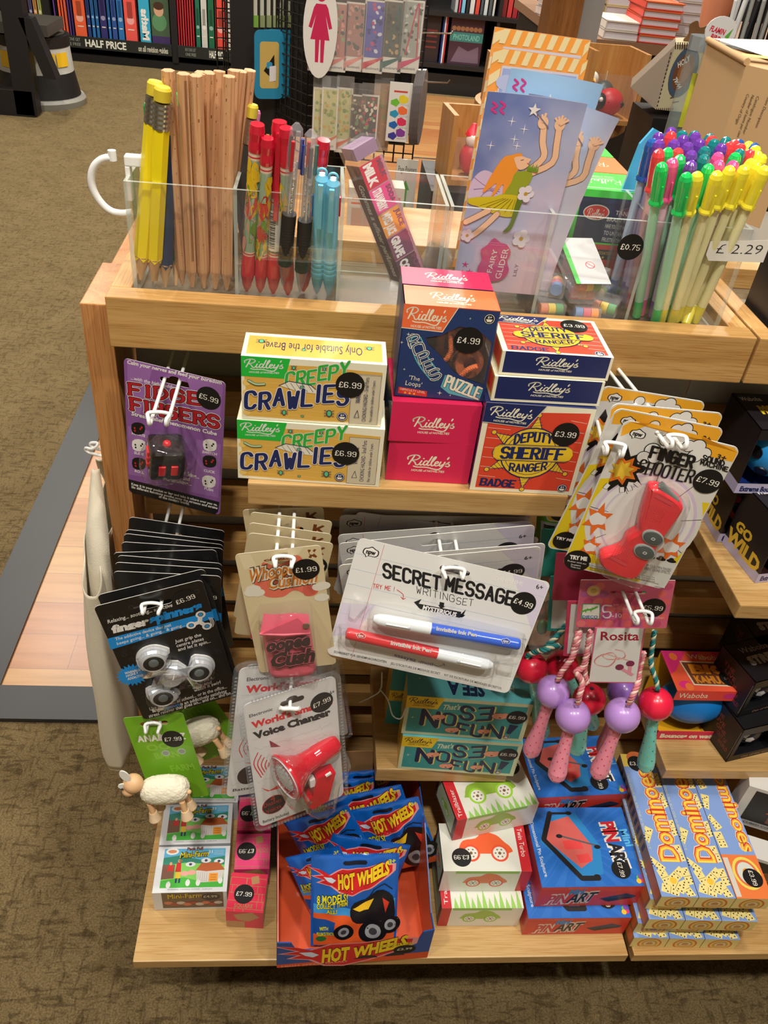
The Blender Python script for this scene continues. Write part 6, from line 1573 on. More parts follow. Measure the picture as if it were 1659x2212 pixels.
 b=MB();b.lathe([(R0*.93,-.001),(R0*.9,.003),(R0*.84,.002)],mat((206,206,208),.3),36,(m0,ax),close=False);b.lathe([(R0*.86,.0022),(R0*.5,-.0008),(0,-.0018)],mat((196,198,200),.35),32,(m0,ax))
 a1=ax.orthogonal().normalized();a2=ax.cross(a1)
 for k in range(40):
  t=k*2.4;r_=.0018+.0026*math.sqrt(k);b.ball(m0-ax*.001+a1*(r_*math.cos(t))+a2*(r_*math.sin(t)),.0007,mat((140,142,146),.4),6,4)
 b.build('speaker_grille',cone)
 b=MB();hp=[A.P(p) for p in((1268,470),(1388,432),(1342,612),(1240,672),(1210,650),(1196,620),(1240,590))]
 b.prism([(p.x,p.y) for p in hp],.004,.018,RD);b.build('grip',cone)
 b=MB();q=P3((1245,508),.012);b.box(q.x-.003,q.x+.003,q.y-.005,q.y+.005,.009,.0165,mat((214,208,206),.3),.001);b.build('trigger',cone)
 b=MB();q=P3((1322,410),.024);b.T=Matrix.Translation(q)@Matrix.Rotation(.3,4,'Z');b.box(-.003,.003,-.0014,.0014,0,.002,mat((226,222,220),.3),.0005);b.build('switch',cone)
 b=MB();mt=clear(thick=.012,rough=.04,bump=.2)
 pts=[P3(p,0) for p in((1000,330),(1060,280),(1190,300),(1400,240),(1460,290),(1460,380),(1400,440),(1360,640),(1250,690),(1170,640),(1190,560),(1100,620),(1040,590),(1000,470))]
 q=smooth_line([(p.x,p.y) for p in pts],2,True);n=len(q)
 cc=sum(q,Vector((0,0)))/n;vs=[(p.x,p.y,.0024) for p in q]+[tuple(p.lerp(cc,.06))+(.03,) for p in q]+[tuple(p.lerp(cc,.25))+(.037,) for p in q]
 b.add(vs,[(j*n+i,j*n+(i+1)%n,(j+1)*n+(i+1)%n,(j+1)*n+i) for j in(0,1) for i in range(n)]+[tuple(2*n+i for i in range(n))],mt,True);b.build('blister',rt)
 return rt,Vector((hx,hy))
M,w_,h_=cardM('voice')
rt,hv=voice(M,w_,h_,'front clear pack with a red toy megaphone voice changer and £7.99 sticker',J_,True)
p=M@Vector((hv.x-.002,hv.y,0));hook(p.x,p.z,p.y-.008,'single white hook through the front voice changer pack',single=True)
M,w_,h_=cardM('voice2')
voice(Matrix.Translation((0,-.0,0))@M,.0905,.15,'second voice changer pack, half hidden at the left behind the front one',J_,False)
Mx=quadM((518,1438),(742,1422),-.12,.15,-.02)[0]
voice(Mx,.0905,.15,'third voice changer pack, only its clear top rim showing',J_,False)
# ---- green animal cards with wooden sheep
def sheep(M,crop,card_c):
 pass
M,w_,h_=cardM('anamalz')
GRN=(112,170,34)
def anim(M,w_,h_,lab,full):
 c=Card('wooden_animal_card',M,w_,h_,GRN,lab,'toy card',J_ if full else None,hole=(250,190) if full else(0,h_/2-.014),slot=.03,group='green wooden animal cards',r=.003,edge=(150,190,110))
 A=c.A
 if not full:A.c=None
 W2,H2=w_/2,h_/2
 for x,y,t in((-.012,-.0,'BARN'),(.0,-.02,'FARM'),(-.018,.012,'OO')):A.text(t,(x,y),(x+.026,y+.001),(x-.001,y+.009),(134,186,56),.04,loc=True)
 A.pen('ANAMALZ',(-W2+.008,H2-.034),(W2-.006,H2-.035),(-W2+.0085,H2-.0265),WT,rx=.12,ry=.12,loc=True)
 A.poly([(-.0035,H2-.035),(.0,H2-.0235),(.0045,H2-.031),(.008,H2-.0235),(.011,H2-.035)],WT,True)
 if full:
  for q in((326,382),(430,370)):A.oval(q,.0042,.0042,(176,190,176));A.oval(q,.0034,.0030,(140,150,140))
  A.sticker('£7.99',(372,290),-.02,r=.0115)
 else:A.sticker('£7.99',(W2-.012,H2-.03),loc=True)
 c.done()
 WD=mat((222,178,132),.5);WO=mat((226,220,198),.95)
 if full:bp=c.P3((352,520),.021)
 else:bp=Vector((.004,-.004,.02))
 # wool body with fuzzy surface
 rn=random.Random(2)
 b=MB();n,m_=30,18
 def wool(u,v):
  t=PI*v;p_=2*PI*u;k=1+.02*math.sin(9*p_+7*t)+.015*math.sin(17*t+5*p_)
  sx=abs(math.sin(t))**.55
  return(bp.x+.0255*(-math.cos(t))*k,bp.y+.0165*sx*math.cos(p_)*k,bp.z+.0145*sx*math.sin(p_)*k)
 b.grid(wool,n,m_,WO)
 o=c.part('sheep',b)
 md=o.modifiers.new('fuzz','DISPLACE');tx=bpy.data.textures.new('wool','CLOUDS');tx.noise_scale=.0016;md.texture=tx;md.strength=.0016;md.mid_level=.5
 su=o.modifiers.new('sub','SUBSURF');su.levels=su.render_levels=2;o.modifiers.move(1,0)
 hd=bp+Vector((-.0285,.0165,.004))
 b=MB();b.ball(hd,.0105,WD,20,14,(1,1,.95));b.ball(hd+Vector((-.007,-.008,.001)),.0068,WD,16,10);b.ball(hd+Vector((-.010,-.0005,.0065)),.0012,BLACK,8,6);b.build('head',o)
 for k,(dx,dy,rz) in enumerate(((-.003,.016,.3),(-.008,.002,1.5))):
  b=MB();b.T=Matrix.Translation(hd+Vector((dx,dy,.004)))@Matrix.Rotation(rz,4,'Z');b.prism([(.0046*math.cos(t),.0078*math.sin(t)) for t in[2*PI*i/18 for i in range(18)]] if k==0 else[(.0036*math.cos(t),.0062*math.sin(t)) for t in[2*PI*i/18 for i in range(18)]],0,.0014,mat((222,220,212),.6));b.build('ear',o)
 for dx,dz in((-.018,.006),(-.017,-.008),(.017,.007),(.018,-.006)):
  b=MB();q=bp+Vector((dx,-.012,dz));b.lathe([(.0032,0),(.0032,.012),(.0032,.013)],WD,14,(q,(0,-1,0)));b.lathe([(.0042,.013),(.0068,.023),(.0066,.024),(0,.024)],mat((220,192,156),.5),18,(q,(0,-1,0)));b.build('leg',o)
 b=MB();b.ball(bp+Vector((.0265,-.002,.004)),.0026,WD,10,8);b.build('tail',o)
 return c
c=anim(M,w_,h_,'front green card with a wooden woolly sheep and £7.99 sticker',True)
p=M@Vector((c.hole.x,c.hole.y,0));hook(p.x,p.z+.001,p.y-.009,'white hook end through the green sheep card',sep=.006,lift=.003)
M2=M.copy();M2.translation+=Vector((.024,.05,.004));M2=M2@Matrix.Rotation(.30,4,'Z')
anim(M2,w_,h_,'second green sheep card, tilted right behind the front one',False)
# ------------------------------------------------------------------ boxed toys
CRM=(238,232,206);NAVY=(26,38,92);RDL=(26,190,60)
def boxF(k=None,v=None):
 x,y,z,yaw,w_,h_,d=BOX[k] if k else v
 return Matrix.Translation((x,y,z+.0003))@Matrix.Rotation(yaw,4,'Z'),w_,h_,d
class Box:
 def __init__(s,v,side,lab,crop=None,name='toy_box',bev=.0006,cat='toy box',group=None):
  s.M,s.w,s.h,s.d=boxF(None,v);s.b=MB();s.b.box(0,s.w,0,s.d,0,s.h,mat(side,.32,coat=.3));s.lab=lab;s.name=name;s.cat=cat;s.group=group;s.crop=crop
 def face(s,k,crop=None,step=4e-5):
  w_,h_,d=s.w,s.h,s.d
  F={'f':(frame((0,0,0),(1,0,0),(0,0,1)),(w_,h_)),'t':(frame((0,0,h_),(1,0,0),(0,1,0)),(w_,d)),'l':(frame((0,d,0),(0,-1,0),(0,0,1)),(d,h_)),'r':(frame((w_,0,0),(0,1,0),(0,0,1)),(d,h_))}[k]
  return Art(s.b,F[0],s.M,crop,step,F[1])
 def done(s):return s.b.build(s.name,label=s.lab,cat=s.cat,group=s.group,mw=s.M)
BXV=dict(BOX)
def age(A,p,r=.0042,c=NAVY,loc=False):
 q=Vector(p) if loc else A.P(p)
 for a_,cl in((r,c),(r*.9,CRM),(r*.8,c)):A.poly([(q.x+a_*math.cos(PI*i/12),q.y+a_*math.sin(PI*i/12)) for i in range(24)],cl,True)
 A.text('6+',(q.x-r*.35,q.y+r*.1),(q.x+r*.4,q.y+r*.1),(q.x-r*.35,q.y+r*.6),WT,.03,loc=True);A.poly([(q.x-r*.6,q.y-r*.05),(q.x+r*.6,q.y-r*.05),(q.x+r*.35,q.y-r*.55),(q.x-r*.35,q.y-r*.55)],CRM,True)
def beetle(A,p,s,c=(96,196,130)):
 q=A.P(p)
 for k in range(3):
  for sg in(-1,1):A.line([(q.x,q.y+(k-1)*s*.25),(q.x+sg*s*.9,q.y+(k-1)*s*.6)],s*.12,NAVY,loc=True)
 A.poly([(q.x+s*.5*math.cos(t),q.y+s*.72*math.sin(t)) for t in[PI*i/8 for i in range(16)]],NAVY,True);A.poly([(q.x+s*.36*math.cos(t),q.y+s*.56*math.sin(t)) for t in[PI*i/8 for i in range(16)]],c,True)
 # -- creepy crawlies
def creepy(v,lab,yo):
 """yo: picture offset of this box's print against the top box"""
 B=Box(v,(60,176,70),lab,group='yellow bug boxes');TAN=(222,176,78);TN2=(234,198,110)
 A=B.face('f');A.rect(0,0,1,1,CRM)
 A.poly([(.02,.11),(.5,.09),(.975,.12),(.97,.4),(.975,.7),(.965,.95),(.5,.965),(.03,.95),(.02,.7),(.03,.5),(.02,.3)],TAN)
 for k in range(8):A.line([(.05,.2+k*.1),(.3+.05*(k%3),.19+k*.1),(.6,.21+k*.1),(.74,.2+k*.1)],.0004,TN2,3)
 for k in range(5):A.oval((.035,.25+k*.16),.003,.0028,TN2);
 A.poly([(0,.0),(.335,.0),(.30,.31),(0,.31)],(34,186,62));A.logo((.03,.17),(.29,.155),(.04,.045),WT,.1)
 J=(0,.12,-.02,.1,.3,.3);
 A.pen('CREEPY',(.31,.43),(.73,.22),(.315,.22),(52,176,60),rx=.105,ry=.09,outl=(.04,WT),jit=(0,-.05,-.12,.1,.0,.12))
 A.poly([(.26,.42),(.33,.34),(.48,.38),(.56,.52),(.40,.5)],(232,226,206));
 for k in range(5):A.line([(.3+k*.04,.37),(.34+k*.04,.49)],.0003,NAVY)
 A.line([(.26,.42),(.33,.34),(.48,.38),(.56,.52)],.0005,NAVY)
 A.pen('CRAWLIES',(.03,.82),(.74,.64),(.035,.56),NAVY,rx=.11,ry=.09,outl=(.045,WT),jit=(0,-.1,.1,-.12,-.02,.2,.16,-.04),gap=2.3)
 for q,s in(((.36,.13),.0026),((.42,.42),.0022),((.30,.85),.0034),((.62,.82),.0045),((.57,.12),.0022),((.43,.9),.0018)):beetle(A,q,s)
 A.line([(.05,.37),(.1,.42),(.16,.41)],.0022,(60,130,90),3);A.line([(.05,.37),(.1,.42),(.16,.41)],.0012,(200,220,180),3)
 A.rect(.765,.16,.97,.965,(210,198,170));A.line([(.765,.16),(.97,.16),(.97,.965),(.765,.965),(.765,.16)],.0003,(90,90,110))
 A.text('WARNING:',(.835,.62),(.835,.32),(.80,.62),NAVY,.01);A.text('CHOKING HAZARD - Small Parts',(.885,.92),(.885,.2),(.855,.92),NAVY,.0);A.text('Not suitable for children under 3 years.',(.93,.92),(.93,.24),(.908,.92),NAVY)
 A.poly([(.79,.86),(.835,.75),(.835,.86)],NAVY) if False else A.line([(.80,.86),(.82,.74),(.835,.86),(.80,.86)],.0004,NAVY)
 age(A,(.715,.86),.0042)
 A.sticker('£6.99',(.755,.34) if yo else(.745,.44),-.02)
 A=B.face('t');A.rect(0,0,1,1,CRM);A.rect(.03,.12,.97,.9,TAN);A.text('Only Suitable for the Brave!',(.83,.35),(.14,.35),(.83,.7),NAVY,.0);beetle(A,(.12,.35),.0048);beetle(A,(.88,.35),.0045);beetle(A,(.42,.6),.0028)
 A=B.face('l');A.rect(.1,.0,.9,1,(226,200,140))
 return B.done()
v=list(BXV['creepy1']);v[4]=.1205;v[6]=.047;creepy(v,'yellow bug toy box at the front bottom left of the shelf',0)
v=list(BXV['creepy2']);v[1]=-.0925;v[0]=.1215;v[2]=BXV['creepy1'][2]+BXV['creepy1'][5]+.0006;v[3]=-.02;v[4]=.113;v[5]=.0565;v[6]=.04
creepy(v,'yellow bug toy box stacked on top of the other',1)
b3=[.124,-.042,.7455,0,.112,.058,.045];B=Box(b3,(60,176,70),'yellow bug toy box behind the lower one against the slats',group='yellow bug boxes');A=B.face('t');A.rect(0,0,1,1,(222,176,78));A.rect(0,0,1,.1,CRM);B.done()
# -- pink puzzle boxes
PK3=(216,34,84)
def pinkbox(v,lab,lg):
 B=Box(v,(36,54,100),lab,group='pink ended puzzle boxes');A=B.face('f');A.rect(0,0,1,1,PK3);A.logo(*lg,CRM,.11)
 A=B.face('t');A.rect(0,0,1,1,(190,26,72));return B.done()
pinkbox(BXV['pink1'],'pink ended puzzle box at the bottom of the middle pile',((.25,.58),(.75,.58),(.27,.34)))
v=list(BXV['pink2']);v[3]=.0;pinkbox(v,'pink ended puzzle box just under the loops puzzle',((.27,.6),(.73,.6),(.28,.35)))
# -- loops puzzle with window
v=list(BXV['loops']);v[6]=.037;v[2]=BXV['pink2'][2]+BXV['pink2'][5]+.0006;v[5]=.0806
M,w_,h_,d=boxF(None,v)
E_=(700,560,2.633);BN=(32,56,108);OG2=(240,110,62)
rt=empty('puzzle_box',M,'orange topped rope puzzle box with a window and £4.99 sticker','toy box')
b=MB();t=.0008
win=[(.42,.30),(.60,.19),(.80,.21),(.97,.33),(.97,.80),(.80,.76),(.62,.68),(.50,.56),(.40,.47),(.3,.40),(.27,.33)]
bm=bmesh.new();loops=[]
wl=[Vector((x*w_,(1-y)*h_)) for x,y in win]
for pts in([(0,0),(w_,0),(w_,h_),(0,h_)],[(p.x,p.y) for p in wl]):
 vs=[bm.verts.new((p[0],p[1],0)) for p in pts];loops+=[bm.edges.new((vs[i],vs[(i+1)%len(vs)])) for i in range(len(vs))]
bmesh.ops.triangle_fill(bm,use_beauty=True,edges=loops)
T0=b.T;b.T=frame((0,0,0),(1,0,0),(0,0,1));b.bm(bm,mat(BN,.35,coat=.3));bm.free();b.T=T0
b.box(0,t,0,d,0,h_,BN);b.box(w_-t,w_,0,d,0,h_,clear(thick=.15));b.box(0,w_,d-t,d,0,h_,(150,60,40));b.box(0,w_,0,d,0,t,BN);b.box(0,w_,0,d,h_-t,h_,OG2)
A=Art(b,frame((0,0,0),(1,0,0),(0,0,1)),M,None,4e-5,(w_,h_))
A.poly([(0,0),(.56,0),(.43,.26),(0,.245)],OG2);A.line([(.56,0),(.43,.26),(0,.245)],.0006,CRM);A.logo((.05,.15),(.46,.155),(.06,.03),CRM,.1)
age(A,(.9,.09),.0044,(20,26,40))
for q,s in(((.08,.31),.0018),((.02,.4),.0014),((.08,.69),.0012),((.5,.93),.0022),((.62,.95),.001),((.7,.1),.001)):A.star(q,s,s*.2,4,CRM)
A.line([(.08,.36),(.12,.30),(.22,.34),(.2,.42),(.1,.44),(.08,.36)],.0004,CRM,3)
for bb,cl,ww in((0,(96,176,190),.0105),(1,BN,.0082),):
 A.line([(.17,.38),(.2,.45),(.25,.55),(.33,.65),(.42,.74)],ww,cl,3)
for i,(ch,x,y) in enumerate((('R',.12,.42),('O',.18,.50),('P',.245,.585),('E',.315,.675),('S',.39,.765))):
 A.pen(ch,(x,y+.03),(x+.1,y-.02),(x-.045,y-.07),CRM,rx=.11,ry=.11,loc=False);A.pen(ch,(x,y+.03),(x+.1,y-.02),(x-.045,y-.07),BN,rx=.05,ry=.05)
A.poly([(.50,.86),(.53,.72),(.6,.74),(.97,.86),(.95,1.0-.01),(.6,.93)],(96,176,190));A.pen('PUZZLE',(.54,.85),(.93,.97),(.565,.725),CRM,rx=.1,ry=.085,outl=(.045,BN))
A.text("'The",(.14,.80),(.26,.81),(.145,.75),CRM);A.text("Loops'",(.11,.865),(.29,.88),(.115,.81),CRM)
A.poly([(.04,.89),(.36,.92),(.36,.985),(.04,.965)],(206,60,50));A.text('DIFFICULTY LEVEL',(.06,.925),(.34,.95),(.061,.9),CRM)
for i in range(3):A.star((.12+i*.05,.952+i*.004),.0013,.0006,5,(236,190,60))
A.sticker('£4.99',(.72,.33),-.02)
A=Art(b,frame((0,0,h_),(1,0,0),(0,1,0)),M,None,4e-5,(w_,d));A.logo((.3,.62),(.76,.62),(.32,.3),CRM,.1)
b.build('printed_carton',rt)
b=MB();b.T=frame((0,.0006,0),(1,0,0),(0,0,1));b.add([(p.x,p.y,0) for p in wl],[tuple(range(len(wl)))],clear(thick=.04));b.build('window',rt)
WDR=wood('puzzle_wood',(176,96,60),(140,66,40),'X',scale=1.5);RPC=mat((222,110,50),.7)
b=MB();b.lathe([(.0055,-.004),(.0125,-.004),(.0125,.004),(.0055,.004),(.0055,-.004)],WDR,24,((w_*.78,.012,h_*.36),(.3,-1,.2)),close=False);b.build('wooden_ring',rt)
b=MB();b.box(w_*.3,w_*.9,.016,.026,h_*.3,h_*.42,WDR,.003);b.box(w_*.4,w_*.5,.012,.02,h_*.42,h_*.72,WDR,.002);b.build('wooden_block',rt)
def rope(pts,r,c1,c2,parent,pitch=.006,nm='rope',wcb=False):
 P=smooth3(pts,8);obs=MB()
 L=[0]
 for i in range(1,len(P)):L.append(L[-1]+(P[i]-P[i-1]).length)
 for k in range(3):
  q=[]
  up=None
  for i,p in enumerate(P):
   d_=(P[min(i+1,len(P)-1)]-P[max(i-1,0)]).normalized()
   if up is None:up=d_.orthogonal().normalized()
   up=(up-d_*up.dot(d_)).normalized();bb=d_.cross(up);t=2*PI*(L[i]/pitch+k/3)
   q.append(p+(up*math.cos(t)+bb*math.sin(t))*r*.5)
  obs.tube(q,r*.58,c1 if k!=1 else c2,6)
 o=obs.build(nm,parent)
 if wcb:wc(o,parent)
 return o
rope([(w_*.5,.008,h_*.8),(w_*.54,.006,h_*.62),(w_*.56,.005,h_*.5),(w_*.5,.006,h_*.38),(w_*.42,.008,h_*.3)],.0022,RPC,RPC,rt,.005)
rope([(w_*.46,.009,h_*.82),(w_*.56,.009,h_*.7),(w_*.64,.01,h_*.66)],.002,RPC,RPC,rt,.005)
rope([(w_*.86,.003,h_*.38),(w_*.78,.003,h_*.34),(w_*.72,.004,h_*.26),(w_*.7,.006,h_*.2)],.0024,RPC,RPC,rt,.005)
v2=list(v);v2[1]+=.0382;v2[0]+=.0012;v2[6]=.036;v2[2]=BXV['pink2'][2]+BXV['pink2'][5]+.0006;v2[5]=.0808;v2[4]=.0735
v2[1]=v[1]+.0378
B=Box(v2,BN,'puzzle box with a pink top behind the orange topped one');A=B.face('t');A.rect(0,0,1,1,PK3);A.logo((.28,.55),(.74,.55),(.3,.25),CRM,.1);B.done()
# -- sheriff badge boxes
RD3=(222,70,46);YL3=(236,196,44)
def badge_art(A,price,st):
 A.rect(0,0,1,1,CRM);q=[(.05,.10),(.96,.05),(.96,.955),(.05,.965)];A.poly(q,RD3)
 for k in range(7):
  y=.16+k*.11;A.line([(.06,y),(.22+.05*(k%2),y+.01)],.0003,CRM);A.line([(.8-.04*(k%3),y-.02),(.95,y)],.0003,CRM)
 cx_,cy_=.5,.53;q0=A.P((cx_,cy_));R=A.wh[1]*.42
 for a_,cl,rr in((1.0,NAVY,.47),(.965,YL3,.44)):A.poly([(q0.x+R*(a_ if i%2==0 else rr)*math.cos(PI/2+PI*i/6)*1.05,q0.y+R*(a_ if i%2==0 else rr)*math.sin(PI/2+PI*i/6)) for i in range(12)],cl,True)
 for i in range(6):
  t=PI/2+PI*i/3;c_,s_=math.cos(t),math.sin(t)
  for k in range(5):
   r_=R*(.55+k*.08);ww=R*.26*(1-k*.18);A.line([(q0.x+r_*c_-s_*ww,q0.y+r_*s_+c_*ww),(q0.x+(r_+R*.06)*c_+s_*ww*.8,q0.y+(r_+R*.06)*s_-c_*ww*.8)],.0003,NAVY,loc=True)
  A.poly([(q0.x+R*1.02*c_*1.05+.0024*math.cos(PI*j/8),q0.y+R*1.02*s_+.0024*math.sin(PI*j/8)) for j in range(16)],NAVY,True);A.poly([(q0.x+R*1.02*c_*1.05+.0019*math.cos(PI*j/8),q0.y+R*1.02*s_+.0019*math.sin(PI*j/8)) for j in range(16)],YL3,True)
 for rr,cl in((.235,NAVY),(.225,YL3),(.2,NAVY),(.195,YL3)):A.oval((cx_,cy_),A.wh[0]*rr*1.2,A.wh[1]*rr*1.25,cl)
 A.pen('DEPUTY',(.33,.43),(.67,.40),(.325,.33),NAVY,rx=.11,ry=.09,arc=.25);A.pen('RANGER',(.34,.74),(.68,.70),(.335,.655),NAVY,rx=.11,ry=.09,arc=-.22)
 b_=A.wh[1];
 for g,cl in((.0,NAVY),(.008,YL3),(.015,NAVY),(.018,YL3)):A.poly([(A.wh[0]*x,A.wh[1]*(1-y)) for x,y in((.2,.44+g),(.84,.42+g),(.88,.46),(.90,.52),(.88,.58),(.84,.61-g),(.2,.63-g),(.16,.59),(.14+g,.535),(.16,.48))],cl,True)
 A.pen('SHERIFF',(.235,.595),(.81,.575),(.235,.475),NAVY,rx=.14,ry=.09,slab=True)
 A.poly([(0,0),(.55,0),(.41,.24),(0,.21)],NAVY);A.line([(.55,0),(.41,.24),(0,.21)],.0005,CRM);A.logo((.06,.13),(.44,.145),(.075,.035),CRM,.1)
 A.pen('BADGE',(.095,.935),(.42,.94),(.1,.855),NAVY,rx=.14,ry=.09,slab=True);age(A,(.885,.92),.0044)
 A.sticker(price,st,-.03)
v=list(BXV['badge1']);v[3]=-.024;B=Box(v,NAVY,'upright sheriff badge box with star face towards the front');badge_art(B.face('f'),'£3.99',(.78,.29));B.done()
def flat(v,lab,top):
 B=Box(v,CRM,lab,group='flat sheriff badge boxes');A=B.face('f');A.rect(.03,.0,.975,.9,NAVY);A.logo((.32,.5),(.7,.5),(.34,.16),CRM,.1)
 A=B.face('l');A.rect(0,.0,1,.9,(226,190,90));A.rect(.05,.1,.95,.8,RD3)
 if top:badge_art(B.face('t'),'£3.99',(.77,.2))
 return B.done()
v=list(BXV['badge2']);v[2]=BXV['badge1'][2]+BXV['badge1'][5]+.0008;v[3]=-.0;v[5]=.0222;v[6]=.068;flat(v,'navy edged badge box lying on the upright one',False)
v=list(BXV['badge3']);v[2]=BXV['badge1'][2]+BXV['badge1'][5]+.0236;v[3]=-.01;v[4]=.0895;v[5]=.0205;v[6]=.066;v[1]=-.092;flat(v,'topmost badge box lying flat with its star face up',True)
b=MB();b.box(.335,.395,-.06,.0,.7459,.8334,(60,50,40));b.build('toy_box',label='plain brown box behind the upright badge box',cat='toy box')
# -- nose fun boxes
TEAL=(58,150,150)
def nose(v,lab,st):
 B=Box(v,(222,184,60),lab,group='teal nose novelty boxes');A=B.face('f');A.rect(0,0,1,1,(206,214,176));A.poly([(.03,.09),(.965,.08),(.965,.93),(.03,.93)],TEAL)
 A.poly([(0,.0),(.3,.0),(.255,.3),(0,.3)],(232,196,40));A.logo((.03,.16),(.25,.165),(.035,.04),(30,34,50),.09)
 A.text("That's",(.29,.3),(.43,.26),(.3,.16),(214,222,190),.02)
 for q,s in(((.07,.55),.0028),((.42,.55),.0016),((.1,.8),.001),((.47,.62),.0012)):A.star(q,s,s*.15,4,(220,224,200))
 for(t,x,y,ww,hh,rot) in(('N',.15,.72,.12,.38,0),('O',.32,.66,.09,.28,0),('S',.45,.48,.09,.32,0),('E',.69,.47,-.10,.32,0),('F',.45,.90,.08,.28,0),('U',.57,.91,.08,.28,0),('N',.70,.90,.11,.30,0)):
  for ox,cl in((.012,(226,206,110)),(.0,(24,40,76))):A.pen(t,(x+ox,y+ox*.5),(x+ww+ox,y+.04+ox*.5),(x+ox-.0,y-hh+ox*.5),cl,rx=.11,ry=.10)
 A.poly([(.86,.55),(.935,.58),(.885,.82),(.85,.8)],(24,40,76));A.oval((.855,.9),.002,.002,(24,40,76))
 for q,s in(((.27,.5),.0070),((.76,.36),.0085),((.40,.82),.0072),((.66,.80),.0065)):
  A.oval(q,s*1.05,s*.66,(60,40,50));A.oval(q,s,s*.6,(232,160,130));c_=A.P(q);A.poly([(c_.x+s*.7+s*.5*math.cos(PI*i/8),c_.y+s*.2+s*.5*math.sin(PI*i/8)) for i in range(16)],(228,150,122),True)
  A.poly([(c_.x+s*.1+s*.2*math.cos(PI*i/8),c_.y-s*.3+s*.12*math.sin(PI*i/8)) for i in range(16)],(120,60,60),True)
 age(A,(.86,.9),.004)
 A.sticker('£6.99',st,-.02,r=.0115)
 A=B.face('t');A.rect(0,0,1,1,(96,180,186));A.text('SEE A',(.62,.35),(.32,.35),(.62,.85),(24,40,76),.05);A.text('Here',(.86,.3),(.72,.3),(.86,.62),(206,226,200),.0)
 for q in((.1,.3),(.93,.7)):A.star(q,.002,.0004,4,(220,224,200))
 return B.done()
n1=[.2957,-.0985,.338,-.03,.118,.0505,.052];n2=[.2953,-.0955,.389,-.035,.119,.052,.05]
v=list(BXV['nose1']);v[3]=-.066;v[5]=.0618;v[6]=.045;nose(v,'lower teal nose novelty box on the small shelf',(.9,.34))
v=list(BXV['nose2']);v[2]=.338+.0618+.0008;v[3]=-.07;v[5]=.0655;v[6]=.036;nose(v,'upper teal nose novelty box with an upside down top',(.90,.36))
for i,(dx,dy,z) in enumerate(((-.012,.058,.338),(-.012,.058,.4005))):
 B=Box([.2965+dx,-.092+dy,z,-.05,.13,.062 if i==0 else .07,.04],(222,184,60),'teal nose box behind, %s one'%('lower' if i==0 else 'upper'),group='teal nose novelty boxes');A=B.face('f');A.rect(0,0,1,1,TEAL);A.rect(0,0,.2,.3,(232,196,40));A.logo((.03,.2),(.19,.2),(.035,.06),(30,34,50),.09);B.done()
b=MB();P0=at(825,1452,'y',-.075);pts=[P0,at(822,1490,'y',-.085),at(800,1506,'y',-.09),at(776,1517,'y',-.09)];b.tube(smooth3(pts),.0008,mat((206,206,200),.4),6)
b.tube(smooth3([at(820,1488,'y',-.086),at(838,1512,'y',-.097),at(848,1545,'y',-.1),at(866,1552,'y',-.101),at(876,1530,'y',-.1)]),.0008,mat((206,206,200),.4),6);b.build('elastic_cord',label='thin white elastic cord dangling beside the teal nose boxes',cat='cord')
